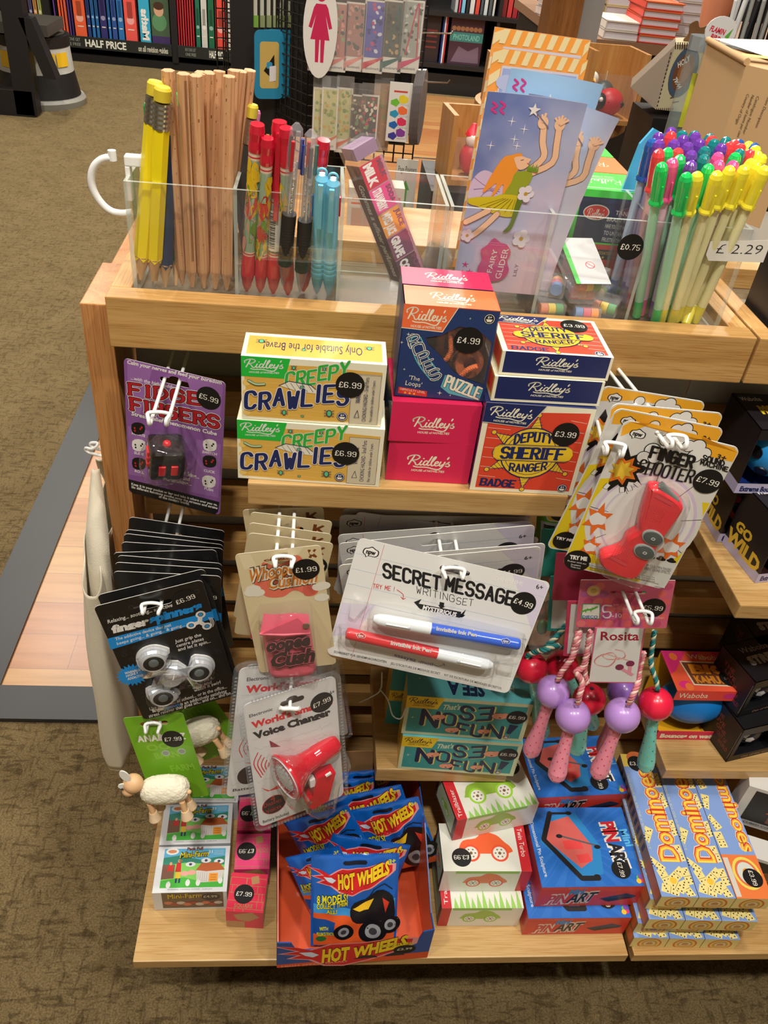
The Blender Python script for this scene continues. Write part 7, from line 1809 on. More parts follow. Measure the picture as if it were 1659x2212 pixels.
# ------------------------------------------------------------------ bottom shelf
# -- mini farm boxes
def farm(v,lab,front):
 B=Box(v,(206,210,216),lab,group='white toy farm boxes');A=B.face('t');A.rect(0,0,1,1,(216,218,222));A.rect(.09,.05,.94,.9,(90,170,210))
 A.poly([(.09,.25),(.3,.2),(.6,.3),(.94,.22),(.94,.45),(.09,.45)],(46,130,110));A.poly([(.09,.42),(.4,.36),(.94,.42),(.94,.9),(.09,.9)],(126,196,90));A.poly([(.09,.4),(.26,.4),(.26,.7),(.09,.72)],(120,84,66))
 A.poly([(.09,.75),(.4,.68),(.7,.8),(.94,.7),(.94,.9),(.09,.9)],(70,176,60))
 for q in((.47,.4),(.68,.32),(.86,.34)):A.oval(q,.0058,.003,(222,222,222));A.oval(q,.0018,.0016,(50,70,110));
 for x,y,hh in((.2,.38,.12),(.31,.32,.2)):
  A.oval((x,y),.0016,.002,(206,160,120));A.poly([(x-.03,y+.04),(x+.03,y+.04),(x+.04,y+.04+hh),(x-.04,y+.04+hh)],(196,40,36))
 A.rect(.28,.57,.35,.7,(226,190,50));A.rect(.285,.7,.31,.8,(30,50,90));A.rect(.33,.7,.355,.8,(30,50,90));A.oval((.33,.32),.0022,.0012,(160,110,60))
 A.poly([(.56,.55),(.6,.45),(.88,.43),(.94,.56),(.92,.78),(.58,.80)],(206,200,196));A.poly([(.55,.53),(.62,.38),(.86,.36),(.95,.53),(.7,.56)],(176,90,44));A.rect(.74,.6,.86,.78,(230,150,50))
 for k in range(3):A.line([(.76,.64+k*.05),(.84,.64+k*.05)],.0004,(120,60,30))
 for k in range(5):A.line([(.59+k*.03,.57),(.59+k*.03,.78)],.0002,(90,84,84))
 for q in((.46,.8),(.6,.8),(.9,.76),(.2,.84)):A.oval(q,.0026,.004,(226,226,224));A.oval((q[0],q[1]-.05),.0013,.0016,(214,214,210))
 for q in((.4,.6),(.5,.58)):A.oval(q,.005,.003,(226,160,150))
 A.oval((.2,.11),.0075,.0042,(226,226,222));A.oval((.2,.11),.005,.0022,(206,130,90));A.text('Mini-Farm',(.31,.26),(.7,.22),(.32,.13),(30,40,20),.09);A.text('Mini-Farm',(.31,.26),(.7,.22),(.32,.13),(206,190,40),.02)
 A.text('Pack Full',(.4,.09),(.62,.08),(.4,.02),(110,50,30),.05);A.text('31',(.7,.16),(.76,.16),(.7,.09),WT,.02)
 for k in range(3):A.line([(.78,.1+k*.04),(.92,.1+k*.04)],.0004,(210,220,230))
 A.text('WARNING: CHOKING HAZARD - Small parts',(.2,.945),(.8,.945),(.2,.92),(60,60,60))
 if front:
  A=B.face('f');A.rect(.12,.0,.95,.9,(98,80,60));A.text('Mini-Farm',(.2,.35),(.66,.3),(.2,.08),(40,30,10),.08);A.text('Mini-Farm',(.2,.35),(.66,.3),(.2,.08),(196,170,50),.02)
  for k in range(9):A.oval((.2+k*.085,.6+.08*(k%2)),.005,.0035,((196,110,80),(150,60,50),(190,180,170))[k%3])
  A.poly([(B.w*(.78+.13*math.cos(PI*i/12)),B.h*(.72+.2*math.sin(PI*i/12))) for i in range(24)],(20,18,18),True);A.text('£4.99',(.68,.32),(.87,.32),(.68,.18),(170,160,140),.02)
 return B.done()
v=list(BXV['farm1']);v[4]=.0845;v[5]=.0395;v[6]=.0565;farm(v,'front white toy farm box on the bottom shelf',True)
v=list(BXV['farm2']);v[1]=v[1]+.0;v[4]=.0845;v[5]=.0395;v[6]=.054;v[0]=.0175;farm(v,'middle white toy farm box, under the wooden sheep',False)
v=[.022,-.068,.178,0,.084,.0395,.054];farm(v,'rearmost white toy farm box under the green cards',False)
# -- small square printed boxes
KR=(176,134,92)
def sq(v,col,lab,flip,txt=True):
 B=Box(v,KR,lab,group='small square printed boxes');A=B.face('t');A.rect(0,0,1,1,col);rn=random.Random(int(v[0]*1e4))
 for k in range(5):
  y=.12+k*.2;A.line([(.02,y),(.98,y+.02)],.0006,KR)
  for j in range(3):x=rn.random();A.line([(x,y),(x,min(1,y+.2))],.0006,KR)
 A.poly([(.55,.1),(.75,.05),(.8,.25),(.6,.3)],KR);A.text('SQUARE',(.95,.42) if flip else(.2,.9),(.45,.42) if flip else(.7,.9),(.95,.52) if flip else(.2,.8),KR,.02)
 A.sticker('£7.99',(.42,.55) if not flip else(.32,.5),-.02 if not flip else PI)
 A=B.face('f');A.rect(0,0,1,1,tuple(int(q*.95) for q in col));A.poly([(.2,.2),(.7,.0),(.9,.3),(.6,.6),(.3,.5)],KR);A.rect(.0,.6,.5,1,KR)
 return B.done()
sq(BXV['square1'],(222,48,78),'red square puzzle box with an upright £7.99 sticker, nearest the edge',False)
v=list(BXV['square2']);v[3]=.02;sq(v,(226,66,120),'pink square puzzle box with its £7.99 sticker upside down',True)
sq([.108,-.105,.178,.0,.042,.037,.046],(220,60,110),'pink square puzzle box just under the voice changer pack',True)
sq([.106,-.054,.178,.0,.042,.037,.044],(84,56,128),'purple square box on the shelf at the back',False)
sq([.105,-.055,.2155,.04,.042,.037,.044],(84,56,128),'purple square box, second up in the rear pile',False)
sq([.107,-.052,.253,-.03,.042,.037,.044],(76,50,122),'purple square box on top of the rear pile',False)
# -- blue and orange display carton with bags
K_=(560,1600,2.765);HB=(24,74,150);HO=(214,82,42)
p0,p1=at(598,2084,'z',.178),at(922,2062,'z',.178)
yaw=math.atan2(p1.y-p0.y,p1.x-p0.x);Wd=(p1-p0).length
p0.y=-.2515
MD=Matrix.Translation((p0.x,p0.y,.1783))@Matrix.Rotation(yaw,4,'Z');dd=.192;hf=.052;hb=.112
rt=empty('display_carton',MD,'blue and orange display carton of toy car bags on the bottom shelf','display carton')
b=MB();t=.0014
HBm=mat(HB,.35,coat=.4);HOm=mat(HO,.4,coat=.3)
b.box(0,Wd,0,dd,0,t,HOm)
# front lip with lowered middle
q=[(0,0),(Wd,0),(Wd,hf+.016),(Wd*.93,hf+.012),(Wd*.90,hf-.013),(Wd*.12,hf-.013),(Wd*.10,hf-.002),(Wd*.085,hf+.006),(0,hf+.008)]
b.T=frame((0,t,0),(1,0,0),(0,0,1));b.prism(q,0,t,HBm);b.T=Matrix.Identity(4)
A=Art(b,frame((0,0,0),(1,0,0),(0,0,1)),MD,None,5e-5,(Wd,hf));A.poly([(0,1),(0,.86),(1,.7),(1,1)],HO)
def flame_logo(A,x,y,s,rot=0.0,outline=True):
 """red and white flame with yellow two-word lettering"""
 ca,sa=math.cos(rot),math.sin(rot)
 def T(px,py):return(x+s*(px*ca-py*sa),y+s*(px*sa+py*ca))
 fl=[(-1.15,.42),(-.85,.34),(-.62,.2),(-.3,.34),(.2,.3),(.7,.36),(1.02,.30),(1.0,.12),(.7,-.1),(.3,-.3),(-.1,-.42),(-.4,-.36),(-.62,-.12),(-.95,-.02),(-.78,.06),(-1.08,.16),(-.8,.2)]
 c0=(-.05,.02)
 for k,cl in((1.09,(226,150,150)),(1.0,(206,34,40))):A.poly([T(c0[0]+(px-c0[0])*k,c0[1]+(py-c0[1])*k) for px,py in fl],cl,True)
 A.poly([T(*p) for p in((-.82,.16),(-.62,.14),(-.5,.02),(-.6,-.05),(-.72,.03))],(206,220,236),True)
 for bb,cl in((.1,(120,16,26)),(.05,(244,208,36))):
  A.text('HOT',T(-.46,-.26),T(-.02,-.24),T(-.44,.2),cl,bb,loc=True);A.text('WHEELS',T(.04,-.22),T(.92,.08),T(.06,.16),cl,bb,loc=True)
flame_logo(A,Wd*.47,hf*.50,Wd*.40,.05)
A.text('8 MODELS! COLLECT THEM ALL!',(.66,.36),(.88,.30),(.66,.22),(206,200,40),.04);A.poly([(Wd*(.83+.075*math.cos(PI*i/12)),hf*(.5+.2*math.sin(PI*i/12))) for i in range(24)],(20,18,18),True);A.text('£2.99',(.78,.54),(.88,.52),(.78,.44),(190,186,170),.02)
A.poly([(.5,.82),(.56,.66),(.64,.7),(.66,.8)],(40,34,40));A.poly([(.7,.78),(.76,.62),(.82,.66),(.84,.76)],(40,34,40));A.text('HIGH SPEED QUAD',(.03,.985),(.46,.93),(.03,.91),(236,150,120),.03)
# sloping sides
for x0 in(0,Wd-t):
 b.T=frame((x0+(t if x0==0 else t),0,0),(0,1,0),(0,0,1));b.prism([(t,0),(dd,0),(dd,hb),(dd*.55,hb-.004),(.02,hf+.014),(t,hf+(.008 if x0==0 else .016))],-t,-t*.5,HBm if x0 else HOm);b.prism([(t,0),(dd,0),(dd,hb),(dd*.55,hb-.004),(.02,hf+.014),(t,hf+(.008 if x0==0 else .016))],-t*.5,0,HOm if x0==0 else HBm);b.T=Matrix.Identity(4)
 # inner faces are orange, outer blue
b.add([(t+.0004,t,0),(t+.0004,dd,0),(t+.0004,dd,hb),(t+.0004,dd*.55,hb-.004),(t+.0004,.02,hf+.014),(t+.0004,t,hf+.008)],[(0,1,2,3,4,5)],HOm)
b.add([(Wd-t-.0004,t,0),(Wd-t-.0004,dd,0),(Wd-t-.0004,dd,hb),(Wd-t-.0004,dd*.55,hb-.004),(Wd-t-.0004,.02,hf+.014),(Wd-t-.0004,t,hf+.016)],[(0,1,2,3,4,5)],HOm)
b.add([(-.0003,0,0),(-.0003,dd,0),(-.0003,dd,hb),(-.0003,dd*.55,hb-.004),(-.0003,.02,hf+.014),(-.0003,t,hf+.008)],[(0,1,2,3,4,5)],HBm)
b.box(t,Wd-t,dd-t,dd,t,hb+.02,mat((170,128,86),.8))
b.build('carton',rt)
def bag(Mw,w_,h_,lab,k,top=True):
 b=MB();rn=random.Random(k);HBL=mat((16,96,190),.16,coat=.9);ph=rn.random()*6
 def zf(x,y):
  u,v_=(x/w_+.5),(y/h_+.5)
  e=max(0,math.sin(PI*min(max(u,0),1)))**.45*max(0,math.sin(PI*min(max(v_,0),1)))**.4
  return .0065*e+.0011*math.sin(26*u+5*v_+ph)*e+.0009*math.sin(9*u-21*v_+ph*2)*e
 def fr(u,v_):x,y=(u-.5)*w_,(v_-.5)*h_;return(x,y,zf(x,y))
 def bk(u,v_):x,y=(.5-u)*w_,(v_-.5)*h_;return(x,y,-zf(x,y)*.6)
 b.grid(fr,44,44,HBL);b.grid(bk,8,8,HBL)
 # printed art follows the puffed surface
 s0=len(b.v);f0=len(b.f)
 A=Art(b,Matrix.Identity(4),None,None,7e-5,(w_,h_));A.P=lambda p:Vector(((p[0]-.5)*w_,(.5-p[1])*h_))
 A.poly([(.03,.55),(.5,.6),(.97,.5),(.97,.98),(.03,.98)],(226,92,40));A.poly([(.03,.5),(.5,.56),(.97,.46),(.97,.56),(.5,.64),(.03,.6)],(60,150,220));A.poly([(.03,.66),(.28,.7),(.26,.86),(.03,.84)],(24,76,150))
 if k!=99:flame_logo(A,.0,h_*.26,w_*.43,.08)
 for bb,cl in((.08,(20,30,30)),(.03,(226,216,40))):
  A.text('8 MODELS!',(.07,.5),(.42,.46),(.07,.42),cl,bb);A.text('COLLECT THEM',(.07,.56),(.42,.52),(.07,.5),cl,bb);A.text('ALL!',(.18,.61),(.3,.6),(.18,.56),cl,bb);A.text('WITH',(.1,.8),(.2,.8),(.1,.76),cl,bb);A.text('PULLBACK FUNCTION!',(.07,.86),(.3,.86),(.07,.82),cl,bb)
 A.text('3+',(.88,.1),(.96,.09),(.88,.05),(214,210,60),.03)
 A.poly([(.45,.58),(.5,.48),(.62,.46),(.75,.36),(.9,.4),(.96,.5),(.96,.75),(.8,.7),(.6,.72),(.48,.68)],(22,22,26),sm=2)
 A.poly([(.48,.55),(.6,.5),(.72,.44),(.66,.56),(.56,.58)],(236,190,40));A.line([(.66,.44),(.72,.34),(.84,.3),(.93,.36)],.0012,(30,30,30));A.poly([(.82,.45),(.9,.5),(.86,.62)],(206,60,40))
 for q,r_ in(((.38,.82),.0115),((.72,.82),.0165),((.92,.76),.012)):
  A.oval(q,r_,r_,(18,18,20));A.oval(q,r_*.55,r_*.62,(150,152,156));A.oval(q,r_*.28,r_*.3,(60,60,64))
 A.oval((.12,.9),.006,.004,(40,110,50))
 if top:A.poly([(w_*(x-.5),h_*(.5-y)) for x,y in((.38,.05),(.62,.045),(.64,.065),(.62,.085),(.38,.085),(.36,.07))],(14,20,40),True)
 drape(b,s0,f0,lambda x,y:zf(x,y)+.0003,.004)
 # crimped seal
 for i in range(int(w_/.0022)):x=-w_/2+i*.0022;b.box(x,x+.0008,h_/2-.0045,h_/2+.0008,-.0002,.0008,mat((30,90,180),.2))
 return b.build('toy_bag',label=lab,cat='toy bag',group='blue foil toy car bags',mw=Mw)
def bagM(tl,tr,y0,h_,lean,crop=K_):
 a,e=at(crop[0]+tl[0]/crop[2],crop[1]+tl[1]/crop[2],'y',y0),at(crop[0]+tr[0]/crop[2],crop[1]+tr[1]/crop[2],'y',y0)
 ex=(e-a).normalized();up=Vector((-ex.z,lean,1.0)).normalized();nrm=ex.cross(up).normalized();up=nrm.cross(ex).normalized();w_=(e-a).length
 X=Matrix((ex,up,nrm)).transposed().to_4x4();X.translation=a+ex*w_/2-up*h_/2;return X,w_
BAGS=[((298,680),(845,668),-.184,.128,.42,'front blue foil toy car bag with the whole print in view'),((440,570),(905,640),-.155,.102,.38,'blue foil bag just behind the front one, its right side showing'),((150,715),(470,640),-.165,.095,.42,'blue foil bag at the left edge behind the front one'),((140,490),(520,380),-.124,.104,.35,'blue foil bag leaning left in the second row'),((500,440),(940,350),-.118,.108,.32,'blue foil bag in the middle row leaning right'),((330,380),(880,270),-.100,.102,.25,'blue foil bag in the third row under the shelf'),((380,240),(600,228),-.078,.098,.12,'blue foil bag with a 3+ mark behind the megaphone pack'),((520,190),(700,175),-.068,.1,.05,'rearmost blue foil bag deep in the carton')]
for i,(tl,tr,y0,hh,ln,lab) in enumerate(BAGS):
 Mx,ww=bagM(tl,tr,y0,hh,ln);Mx.translation.z+=.004+(.006 if i in(1,2,4,5) else 0);bag(Mx,min(ww,.098) if i not in(6,7) else .085,hh-.006,lab,i)
 # -- trail car boxes
def car(A,q,s,c,wheel):
 c_=A.P(q)
 A.poly([(c_.x+s*x,c_.y+s*y) for x,y in((-1,-.1),(-.8,.25),(-.3,.35),(0,.6),(.5,.5),(.8,.2),(1,0),(.9,-.25),(-.9,-.25))],c,True,3)
 for x in(-.55,.55):
  for r_,cl in((.34,wheel),(.26,(226,224,216)),(.06,(120,90,60))):A.poly([(c_.x+s*x+s*r_*math.cos(PI*i/12),c_.y-s*.25+s*r_*math.sin(PI*i/12)) for i in range(24)],cl,True)
  for j in range(6):t=PI*j/3;A.poly([(c_.x+s*x+s*.16*math.cos(t)+s*.035*math.cos(PI*i/4),c_.y-s*.25+s*.16*math.sin(t)+s*.035*math.sin(PI*i/4)) for i in range(8)],(130,110,80),True)
GRW=(222,222,212)
def trail(v,lab,c,wheel,st,name,redside,upside=False):
 B=Box(v,GRW,lab,group='white toy car boxes');GR=(110,190,50)
 A=B.face('t')
 A.rect(0 if redside=='l' else .88,0,.12 if redside=='l' else 1,1,(196,36,44));x=.04 if redside=='l' else .92
 A.text(name,(x+.04,.95) if redside=='l' else(x-.01,.1),(x+.04,.4) if redside=='l' else(x-.01,.7),(x-.01,.95) if redside=='l' else(x+.05,.1),WT,.0)
 car(A,(.5,.5),v[4]*.3,c,wheel)
 for k in range(12):xx=(.15 if redside=='l' else .02)+k*.07;A.poly([(xx,1),(xx+.02,.86-.06*(k%3)),(xx+.06,1)],(150,200,100)) if redside=='l' else None
 if st:A.sticker('£3.99',st,PI if redside=='r' else .2)
 A=B.face('f');A.rect(0 if redside=='l' else .88,0,.12 if redside=='l' else 1,1,(196,36,44));A.rect(.14,.0,.86,.12,(150,200,100));car(A,(.5,.45),v[4]*.24,tuple(int(q*.8+40) for q in c),wheel)
 A=B.face('l');A.rect(0,0,1,1,(90,44,44));A.rect(.1,.1,.9,.9,(176,190,160));car(A,(.5,.5),.012,c,wheel)
 return B.done()
v=list(BXV['trail3']);v[4]=.0975;v[5]=.043;v[6]=.092;trail(v,'lowest white toy car box with green wheels',(150,190,60),(140,196,50),None,'Trailblazer','l')
v=list(BXV['trail2']);v[2]=.178+.0438;v[4]=.104;v[5]=.045;v[6]=.06;trail(v,'middle toy car box with an orange car and upside down £3.99 sticker',(232,96,50),(226,80,50),(.22,.72),'Twin Turbo','r')
v=list(BXV['trail1']);v[2]=.178+.0438+.0458;v[3]=.22;v[4]=.104;v[5]=.043;v[6]=.066;trail(v,'topmost toy car box, turned askew, with green wheeled car',(140,180,60),(150,206,50),(.86,.17),'Trailblazer','l')
disc(at(1128,1664,'z',.3102),'£3.99','black price sticker at the back corner of the topmost toy car box',0.0) if False else None
# -- pin art boxes
L_=(1060,1560,2.7696);PB=(34,104,190)
def pinart(v,lab,front,full=True):
 B=Box(v,(196,44,50),lab,group='blue pin art boxes');A=B.face('t');A.rect(0,0,1,1,PB)
 c_=A.P((.42,.45))
 for i in range(22):
  t=2*PI*i/22;A.poly([(min(max(c_.x+.0+.02*math.cos(t),.001),B.w-.001),min(max(c_.y+.02*math.sin(t),.001),B.d-.001)),(min(max(c_.x+.09*math.cos(t),.001),B.w-.001),min(max(c_.y+.09*math.sin(t),.001),B.d-.001)),(min(max(c_.x+.09*math.cos(t+.14),.001),B.w-.001),min(max(c_.y+.09*math.sin(t+.14),.001),B.d-.001))],(44,112,196),True)
 A.poly([(.2,.12),(.5,.08),(.66,.5),(.62,.85),(.42,.92),(.08,.45)],(40,130,196));A.poly([(.2,.2),(.42,.12),(.58,.5),(.55,.68),(.42,.78),(.14,.42)],(206,96,90));A.poly([(.3,.44),(.48,.42),(.49,.54),(.31,.55)],(226,70,70));A.poly([(.4,.62),(.52,.6),(.54,.7),(.42,.72)],(220,70,70))
 for w2,cl in((.0062,(26,26,30)),):A.line([(.24,.08),(.12,.42),(.40,.90),(.56,.90)],w2,cl)
 A.line([(.24,.08),(.44,.08)],.003,(26,26,30));A.line([(.3,.38),(.62,.5)],.0022,(90,90,96))
 for q in((.43,.08),(.28,.38),(.63,.52),(.55,.88)):A.oval(q,.004,.0026,(24,24,28))
 def vt(t,u0,v0,v1,hh,c1,bb,ol=None):A.text(t,(u0,v0),(u0+.03,v1),(u0+hh,v0),c1,bb,ol)
 for bb,cl in((.14,(226,222,214)),(.04,None)):
  A.text('PIN',(.735,.2),(.745,.46),(.865,.19),cl or(206,40,50),bb);A.text('ART',(.75,.47),(.77,.80),(.875,.46),cl or(30,30,34),bb)
 A.text('Mini',(.90,.30),(.925,.52),(.98,.29),(90,176,226),.04)
 A.text('Dimensional Pin Sculpture',(.02,.2),(.05,.88),(.055,.19),(196,206,226),.02)
 for q,cl in(((.95,.9),(90,190,70)),((.97,.93),(220,60,120)),((.94,.94),(240,190,50)),((.965,.89),(120,80,180))):A.oval(q,.003,.003,cl)
 if full:A.sticker('£7.99',(.80,.80) if front!=2 else(.73,.8),-PI/2)
 if front:
  A=B.face('f');A.rect(0,0,1,1,(206,60,50));A.poly([(0,0),(1,0),(.98,.3),(0,.1)],(216,72,56))
  for bb,cl in((.12,(222,206,196)),(.03,None)):A.text('PIN',(.09,.86),(.28,.82),(.12,.4),cl or(200,50,50),bb);A.text('ART',(.29,.82),(.54,.74),(.32,.32),cl or(30,30,34),bb)
  A.text('Mini',(.28,.38),(.42,.34),(.29,.12),(60,140,206),.05);A.poly([(.6,.62),(.84,.36),(.95,.5),(.92,.62),(.68,.78)],(30,56,90));A.poly([(.62,.66),(.84,.56),(.93,.6),(.7,.8)],(24,24,28))
  A.text('Pinomania',(.26,.1),(.44,.08),(.26,.02),(226,150,130));A.text('Dimensional Pin Sculpture',(.06,.97),(.5,.9),(.06,.9),(226,170,150))
 return B.done()
v=list(BXV['pin2']);v[4]=.125;v[5]=.0395;v[6]=.11;v[1]=-.2175;pinart(v,'lower blue pin art box at the front of the shelf',1)
v=list(BXV['pin1']);v[0]=.464;v[1]=-.2035;v[2]=.178+.0402;v[3]=.01;v[4]=.1255;v[5]=.044;v[6]=.102;pinart(v,'upper front blue pin art box with the whole lid in view',1)
v=[.4745,-.099,.2375,.06,.1205,.042,.088];pinart(v,'rear blue pin art box under the skipping rope handles',2)
v=[.474,-.098,.178,.02,.121,.059,.088];B=Box(v,(196,44,50),'red sided box carrying the rear pin art box',group='blue pin art boxes');B.done()
# -- dominoes
CRD=(232,216,140)
def domino(v,lab,full,flip=False):
 B=Box(v,(126,150,206),lab,group='domino boxes');A=B.face('f');A.rect(0,0,1,1,(226,206,130))
 for rr,cl in((.95,(206,110,60)),(.8,(226,196,90)),(.62,(196,150,90)),(.45,(222,200,150)),(.28,(190,140,80))):A.poly([(B.w*(.52+.36*rr*math.cos(PI*i/12)),B.h*(.4+.6*rr*max(math.sin(PI*i/12),-.6))) for i in range(24)],cl,True)
 A=B.face('l');A.rect(0,.0,1,1,(150,110,70));A.rect(.75,.1,.98,.9,(206,110,60))
 for k in range(10):A.rect(.1+k*.06,.2,.13+k*.06,.8,(60,40,30))
 A=B.face('t');A.rect(0,0,1,1,(126,156,212))
 def tile(x,y,a,s=.0102):
  c_=A.P((x,y));ca,sa=math.cos(a),math.sin(a)
  def T(px,py):return(min(max(c_.x+s*(px*ca-py*sa),.0006),B.w-.0006),min(max(c_.y+s*(px*sa+py*ca),.0006),B.d-.0006))
  A.poly([T(*p) for p in((-.5,-1),(.5,-1),(.5,1),(-.5,1))],CRD,True);A.line([T(-.45,0),T(.45,0)],.0004,(80,60,40),loc=True)
  for px,py in((-.25,.3),(.25,.7),(0,.5),(-.25,-.3),(.25,-.7),(.25,-.3),(-.25,-.7)):
   q=T(px,py);A.poly([(q[0]+.0009*math.cos(PI*i/4),q[1]+.0009*math.sin(PI*i/4)) for i in range(8)],(40,30,30),True)
 if full!=2:
  A.rect(.0,0,.9,.10,(226,196,90));A.oval((.45,.03),.012,.01,(206,110,60))
  for(x,y,a) in((.25,.88,.3),(.62,.86,-.9),(.3,.96,1.2),(.75,.95,.4),(.1,.8,.8),(.85,.72,.1),(.92,.55,.2),(.9,.35,.3),(.1,.6,-.5),(.9,.2,.1),(.5,.93,.9),(.88,.87,.2)):tile(x,y,a)
  for(x,y) in((.45,.9),):A.oval((x,y),.004,.004,(240,190,60))
  if full==3:A.sticker('£3.99',(.42,.075),0)
  d0,d1,base,top=.78,.12,.80,.26
 else:
  A.rect(0,.72,1,1,(226,120,60));A.oval((.55,.84),.0165,.02,(226,206,90));A.oval((.55,.84),.0135,.0165,(216,110,70));A.oval((.55,.84),.011,.0135,(206,210,200));A.oval((.55,.84),.005,.006,(226,150,60))
  for(x,y,a) in((.15,.2,.3),(.1,.35,-.3),(.12,.5,.5),(.15,.62,.1)):tile(x,y,a)
  A.rect(.02,.74,.16,.99,(206,200,190));A.sticker('£3.99',(.66,.87),-PI/2)
  d0,d1,base,top=.12,.70,.32,.72
 for bb,cl in((.085,(226,210,190)),(.06,(196,54,40)),(.03,(236,150,50)),(-.005,(242,210,80))):
 # reads along the length of the lid
  if full!=2:A.text('Dominoes',(base,d0),(base-.02,d1),(top,d0),cl,bb)
  else:A.text('Dominoes',(1-base-.02,.02),(1-base,.70),(1-base+.38,.02),cl,bb)
 for k in range(1):A.text('A CLASSIC GAME OF SKILL FOR THE WHOLE FAMILY',(.1,.7),(.08,.15),(.04,.7),(214,206,130),.0) if full!=2 else None
 return B.done()
dw,dh=.0428,.0221
x0,y0_,_,yw=.5832,-.2326,0,-.03
for tier in range(5):
 for j in range(3):
  ox=(.0,.0,.0045,.003,.0055)[tier];oy=(.0,.006,.0,.012,.0035)[tier]+(.002*j if tier%2 else 0)
  ex=Vector((math.cos(yw),math.sin(yw)))
  v=[x0+ox+ex.x*j*(dw+.0008)+(0 if tier<4 else .001),y0_+oy+ex.y*j*(dw+.0008),.178+tier*(dh+.0006),yw,dw,dh,.188]
  lab='%s domino box in the %s layer of the pile'%(('left','middle','right')[j],('bottom','second','third','fourth','top')[tier])
  if tier==4:lab=('left domino box on top of the pile, next to the pin art boxes','middle domino box on top of the pile','top domino box turned round, with a £3.99 sticker')[j]
  domino(v,lab,2 if(tier==4 and j==2) else 3 if(tier==4 and j==0) else 1)
  # -- white framed boxes at far right
def robot(x,y,z,lab):
 v=[x,y,z,-.35,.13,.075,.03];B=Box(v,(206,204,200),lab,group='black fronted figure boxes');A=B.face('f');A.rect(.08,.07,.98,.9,(26,22,22));c_=A.P((.45,.45))
 A.poly([(c_.x+(.026 if i%2 else .015)*math.cos(PI*i/10),c_.y+(.026 if i%2 else .015)*math.sin(PI*i/10)) for i in range(20)],(222,90,40),True)
 A.rect(.33,.3,.55,.5,(120,74,50));A.rect(.3,.52,.58,.8,(110,66,44));A.rect(.38,.36,.42,.42,(30,20,20));A.rect(.47,.36,.51,.42,(30,20,20));A.poly([(.1,.85),(.9,.85),(.86,.96),(.06,.96)],(170,168,166));A.text('CUBED COLLECTABLE',(.12,.93),(.6,.93),(.12,.88),(50,46,46),.02)
 return B.done()
robot(.722,-.155,.178,'lower black and white figure box right of the dominoes');robot(.728,-.112,.2536,'upper figure box with an orange burst, right of the dominoes')
robot(.745,-.19,.178,'nearest black figure box at the right edge of the bottom shelf') if False else None
# ------------------------------------------------------------------ right shelves: moon balls, orange ball box, black boxes
def windowbox(v,side,lab,wx0,wx1,wz0,wz1,inner,name='ball_box',cat='toy box',group=None):
 """box open at the front between heights wz0..wz1"""
 M,w_,h_,d=boxF(None,v);rt=empty(name,M,lab,cat,group);t=.001
 b=MB();b.box(0,t,0,d,0,wz0 if name=='ball_box' and wx0==0 else h_,side);b.box(w_-t,w_,0,d,0,h_,side);b.box(0,w_,d-t,d,0,h_,inner);b.box(t,w_-t,t,d-t,t,t*1.5,inner);b.box(0,w_,0,d,0,t,side);b.box(0,w_,0,d,h_-t,h_,side)
 b.box(0,w_,0,t,0,wz0,side);b.box(0,w_,0,t,wz1,h_,side)
 if wx0>0:b.box(0,wx0,0,t,wz0,wz1,side);b.box(wx1,w_,0,t,wz0,wz1,side)
 return rt,b,M,w_,h_,d
def moonball(rt,c,r,col):
 b=MB();b.ball(c,r,mat(col,.35),32,20)
 n=0
 for i in range(26):
  zz=1-2*(i+.5)/26;rr=math.sqrt(1-zz*zz);t=i*2.39996;d=Vector((rr*math.cos(t),rr*math.sin(t),zz))
  b.lathe([(.0072,-.0012),(.0068,.0008),(.0060,.0006),(.0054,.0003),(0,.0004)],mat((20,18,20),.4),16,(Vector(c)+d*(r-.0004),d),close=False)
 b.build('moon_ball',rt)
MBK=(28,24,30);LIL=(186,180,214)
def moonbox(v,col,lab,words,r=.0325):
 h_=v[5];rt,b,M,w_,h_,d=windowbox(v,MBK,lab,0,0,h_*.16,h_*.84,(30,60,140) if col[2]>150 else(60,30,30),'moon_ball_box',group='black moon ball boxes')
 A=Art(b,frame((0,0,0),(1,0,0),(0,0,1)),M,None,4e-5,(w_,h_))
 A.rect(0,.84,1,1,LIL);A.text('Extreme Bounce - Cool Spin',(.06,.965),(.95,.965),(.06,.885),NAVY,.05);A.text('MOON BALL',(.25,.15),(.95,.13),(.25,.06),(236,206,40),.1)
 A=Art(b,frame((0,0,h_),(1,0,0),(0,1,0)),M,None,4e-5,(w_,d));A.text('MOON BALL',(.2,.55),(.95,.5),(.2,.35),(236,206,40),.1);A.text('Waboba',(.05,.22),(.35,.2),(.05,.1),WT,.02);A.poly([(.4,.8),(.98,.7),(.98,.9),(.45,.86)],(60,140,220))
 A=Art(b,frame((0,d,0),(0,-1,0),(0,0,1)),M,None,4e-5,(d,h_));A.rect(0,.84,1,1,LIL)
 if words:A.text('GO',(.12,.62),(.55,.62),(.14,.47),(226,186,60),.05);A.text('WILD',(.02,.87),(.94,.87),(.02,.66),(226,186,60),.05)
 b.build('carton',rt);moonball(rt,(w_/2,r*.78,h_*.14+r),r,col)
moonbox([.6245,-.002,.62,.02,.075,.0745,.058],(236,84,66),'lower moon ball box with a red ball, under the blue one',True,.028)
moonbox([.6115,-.014,.6955,.03,.078,.0765,.070],(40,150,226),'upper moon ball box with a blue ball',False)
moonbox([.6408,-.0665,.62,.17,.078,.0765,.064],(236,84,66),'front moon ball box with yellow GO WILD on its side',True)
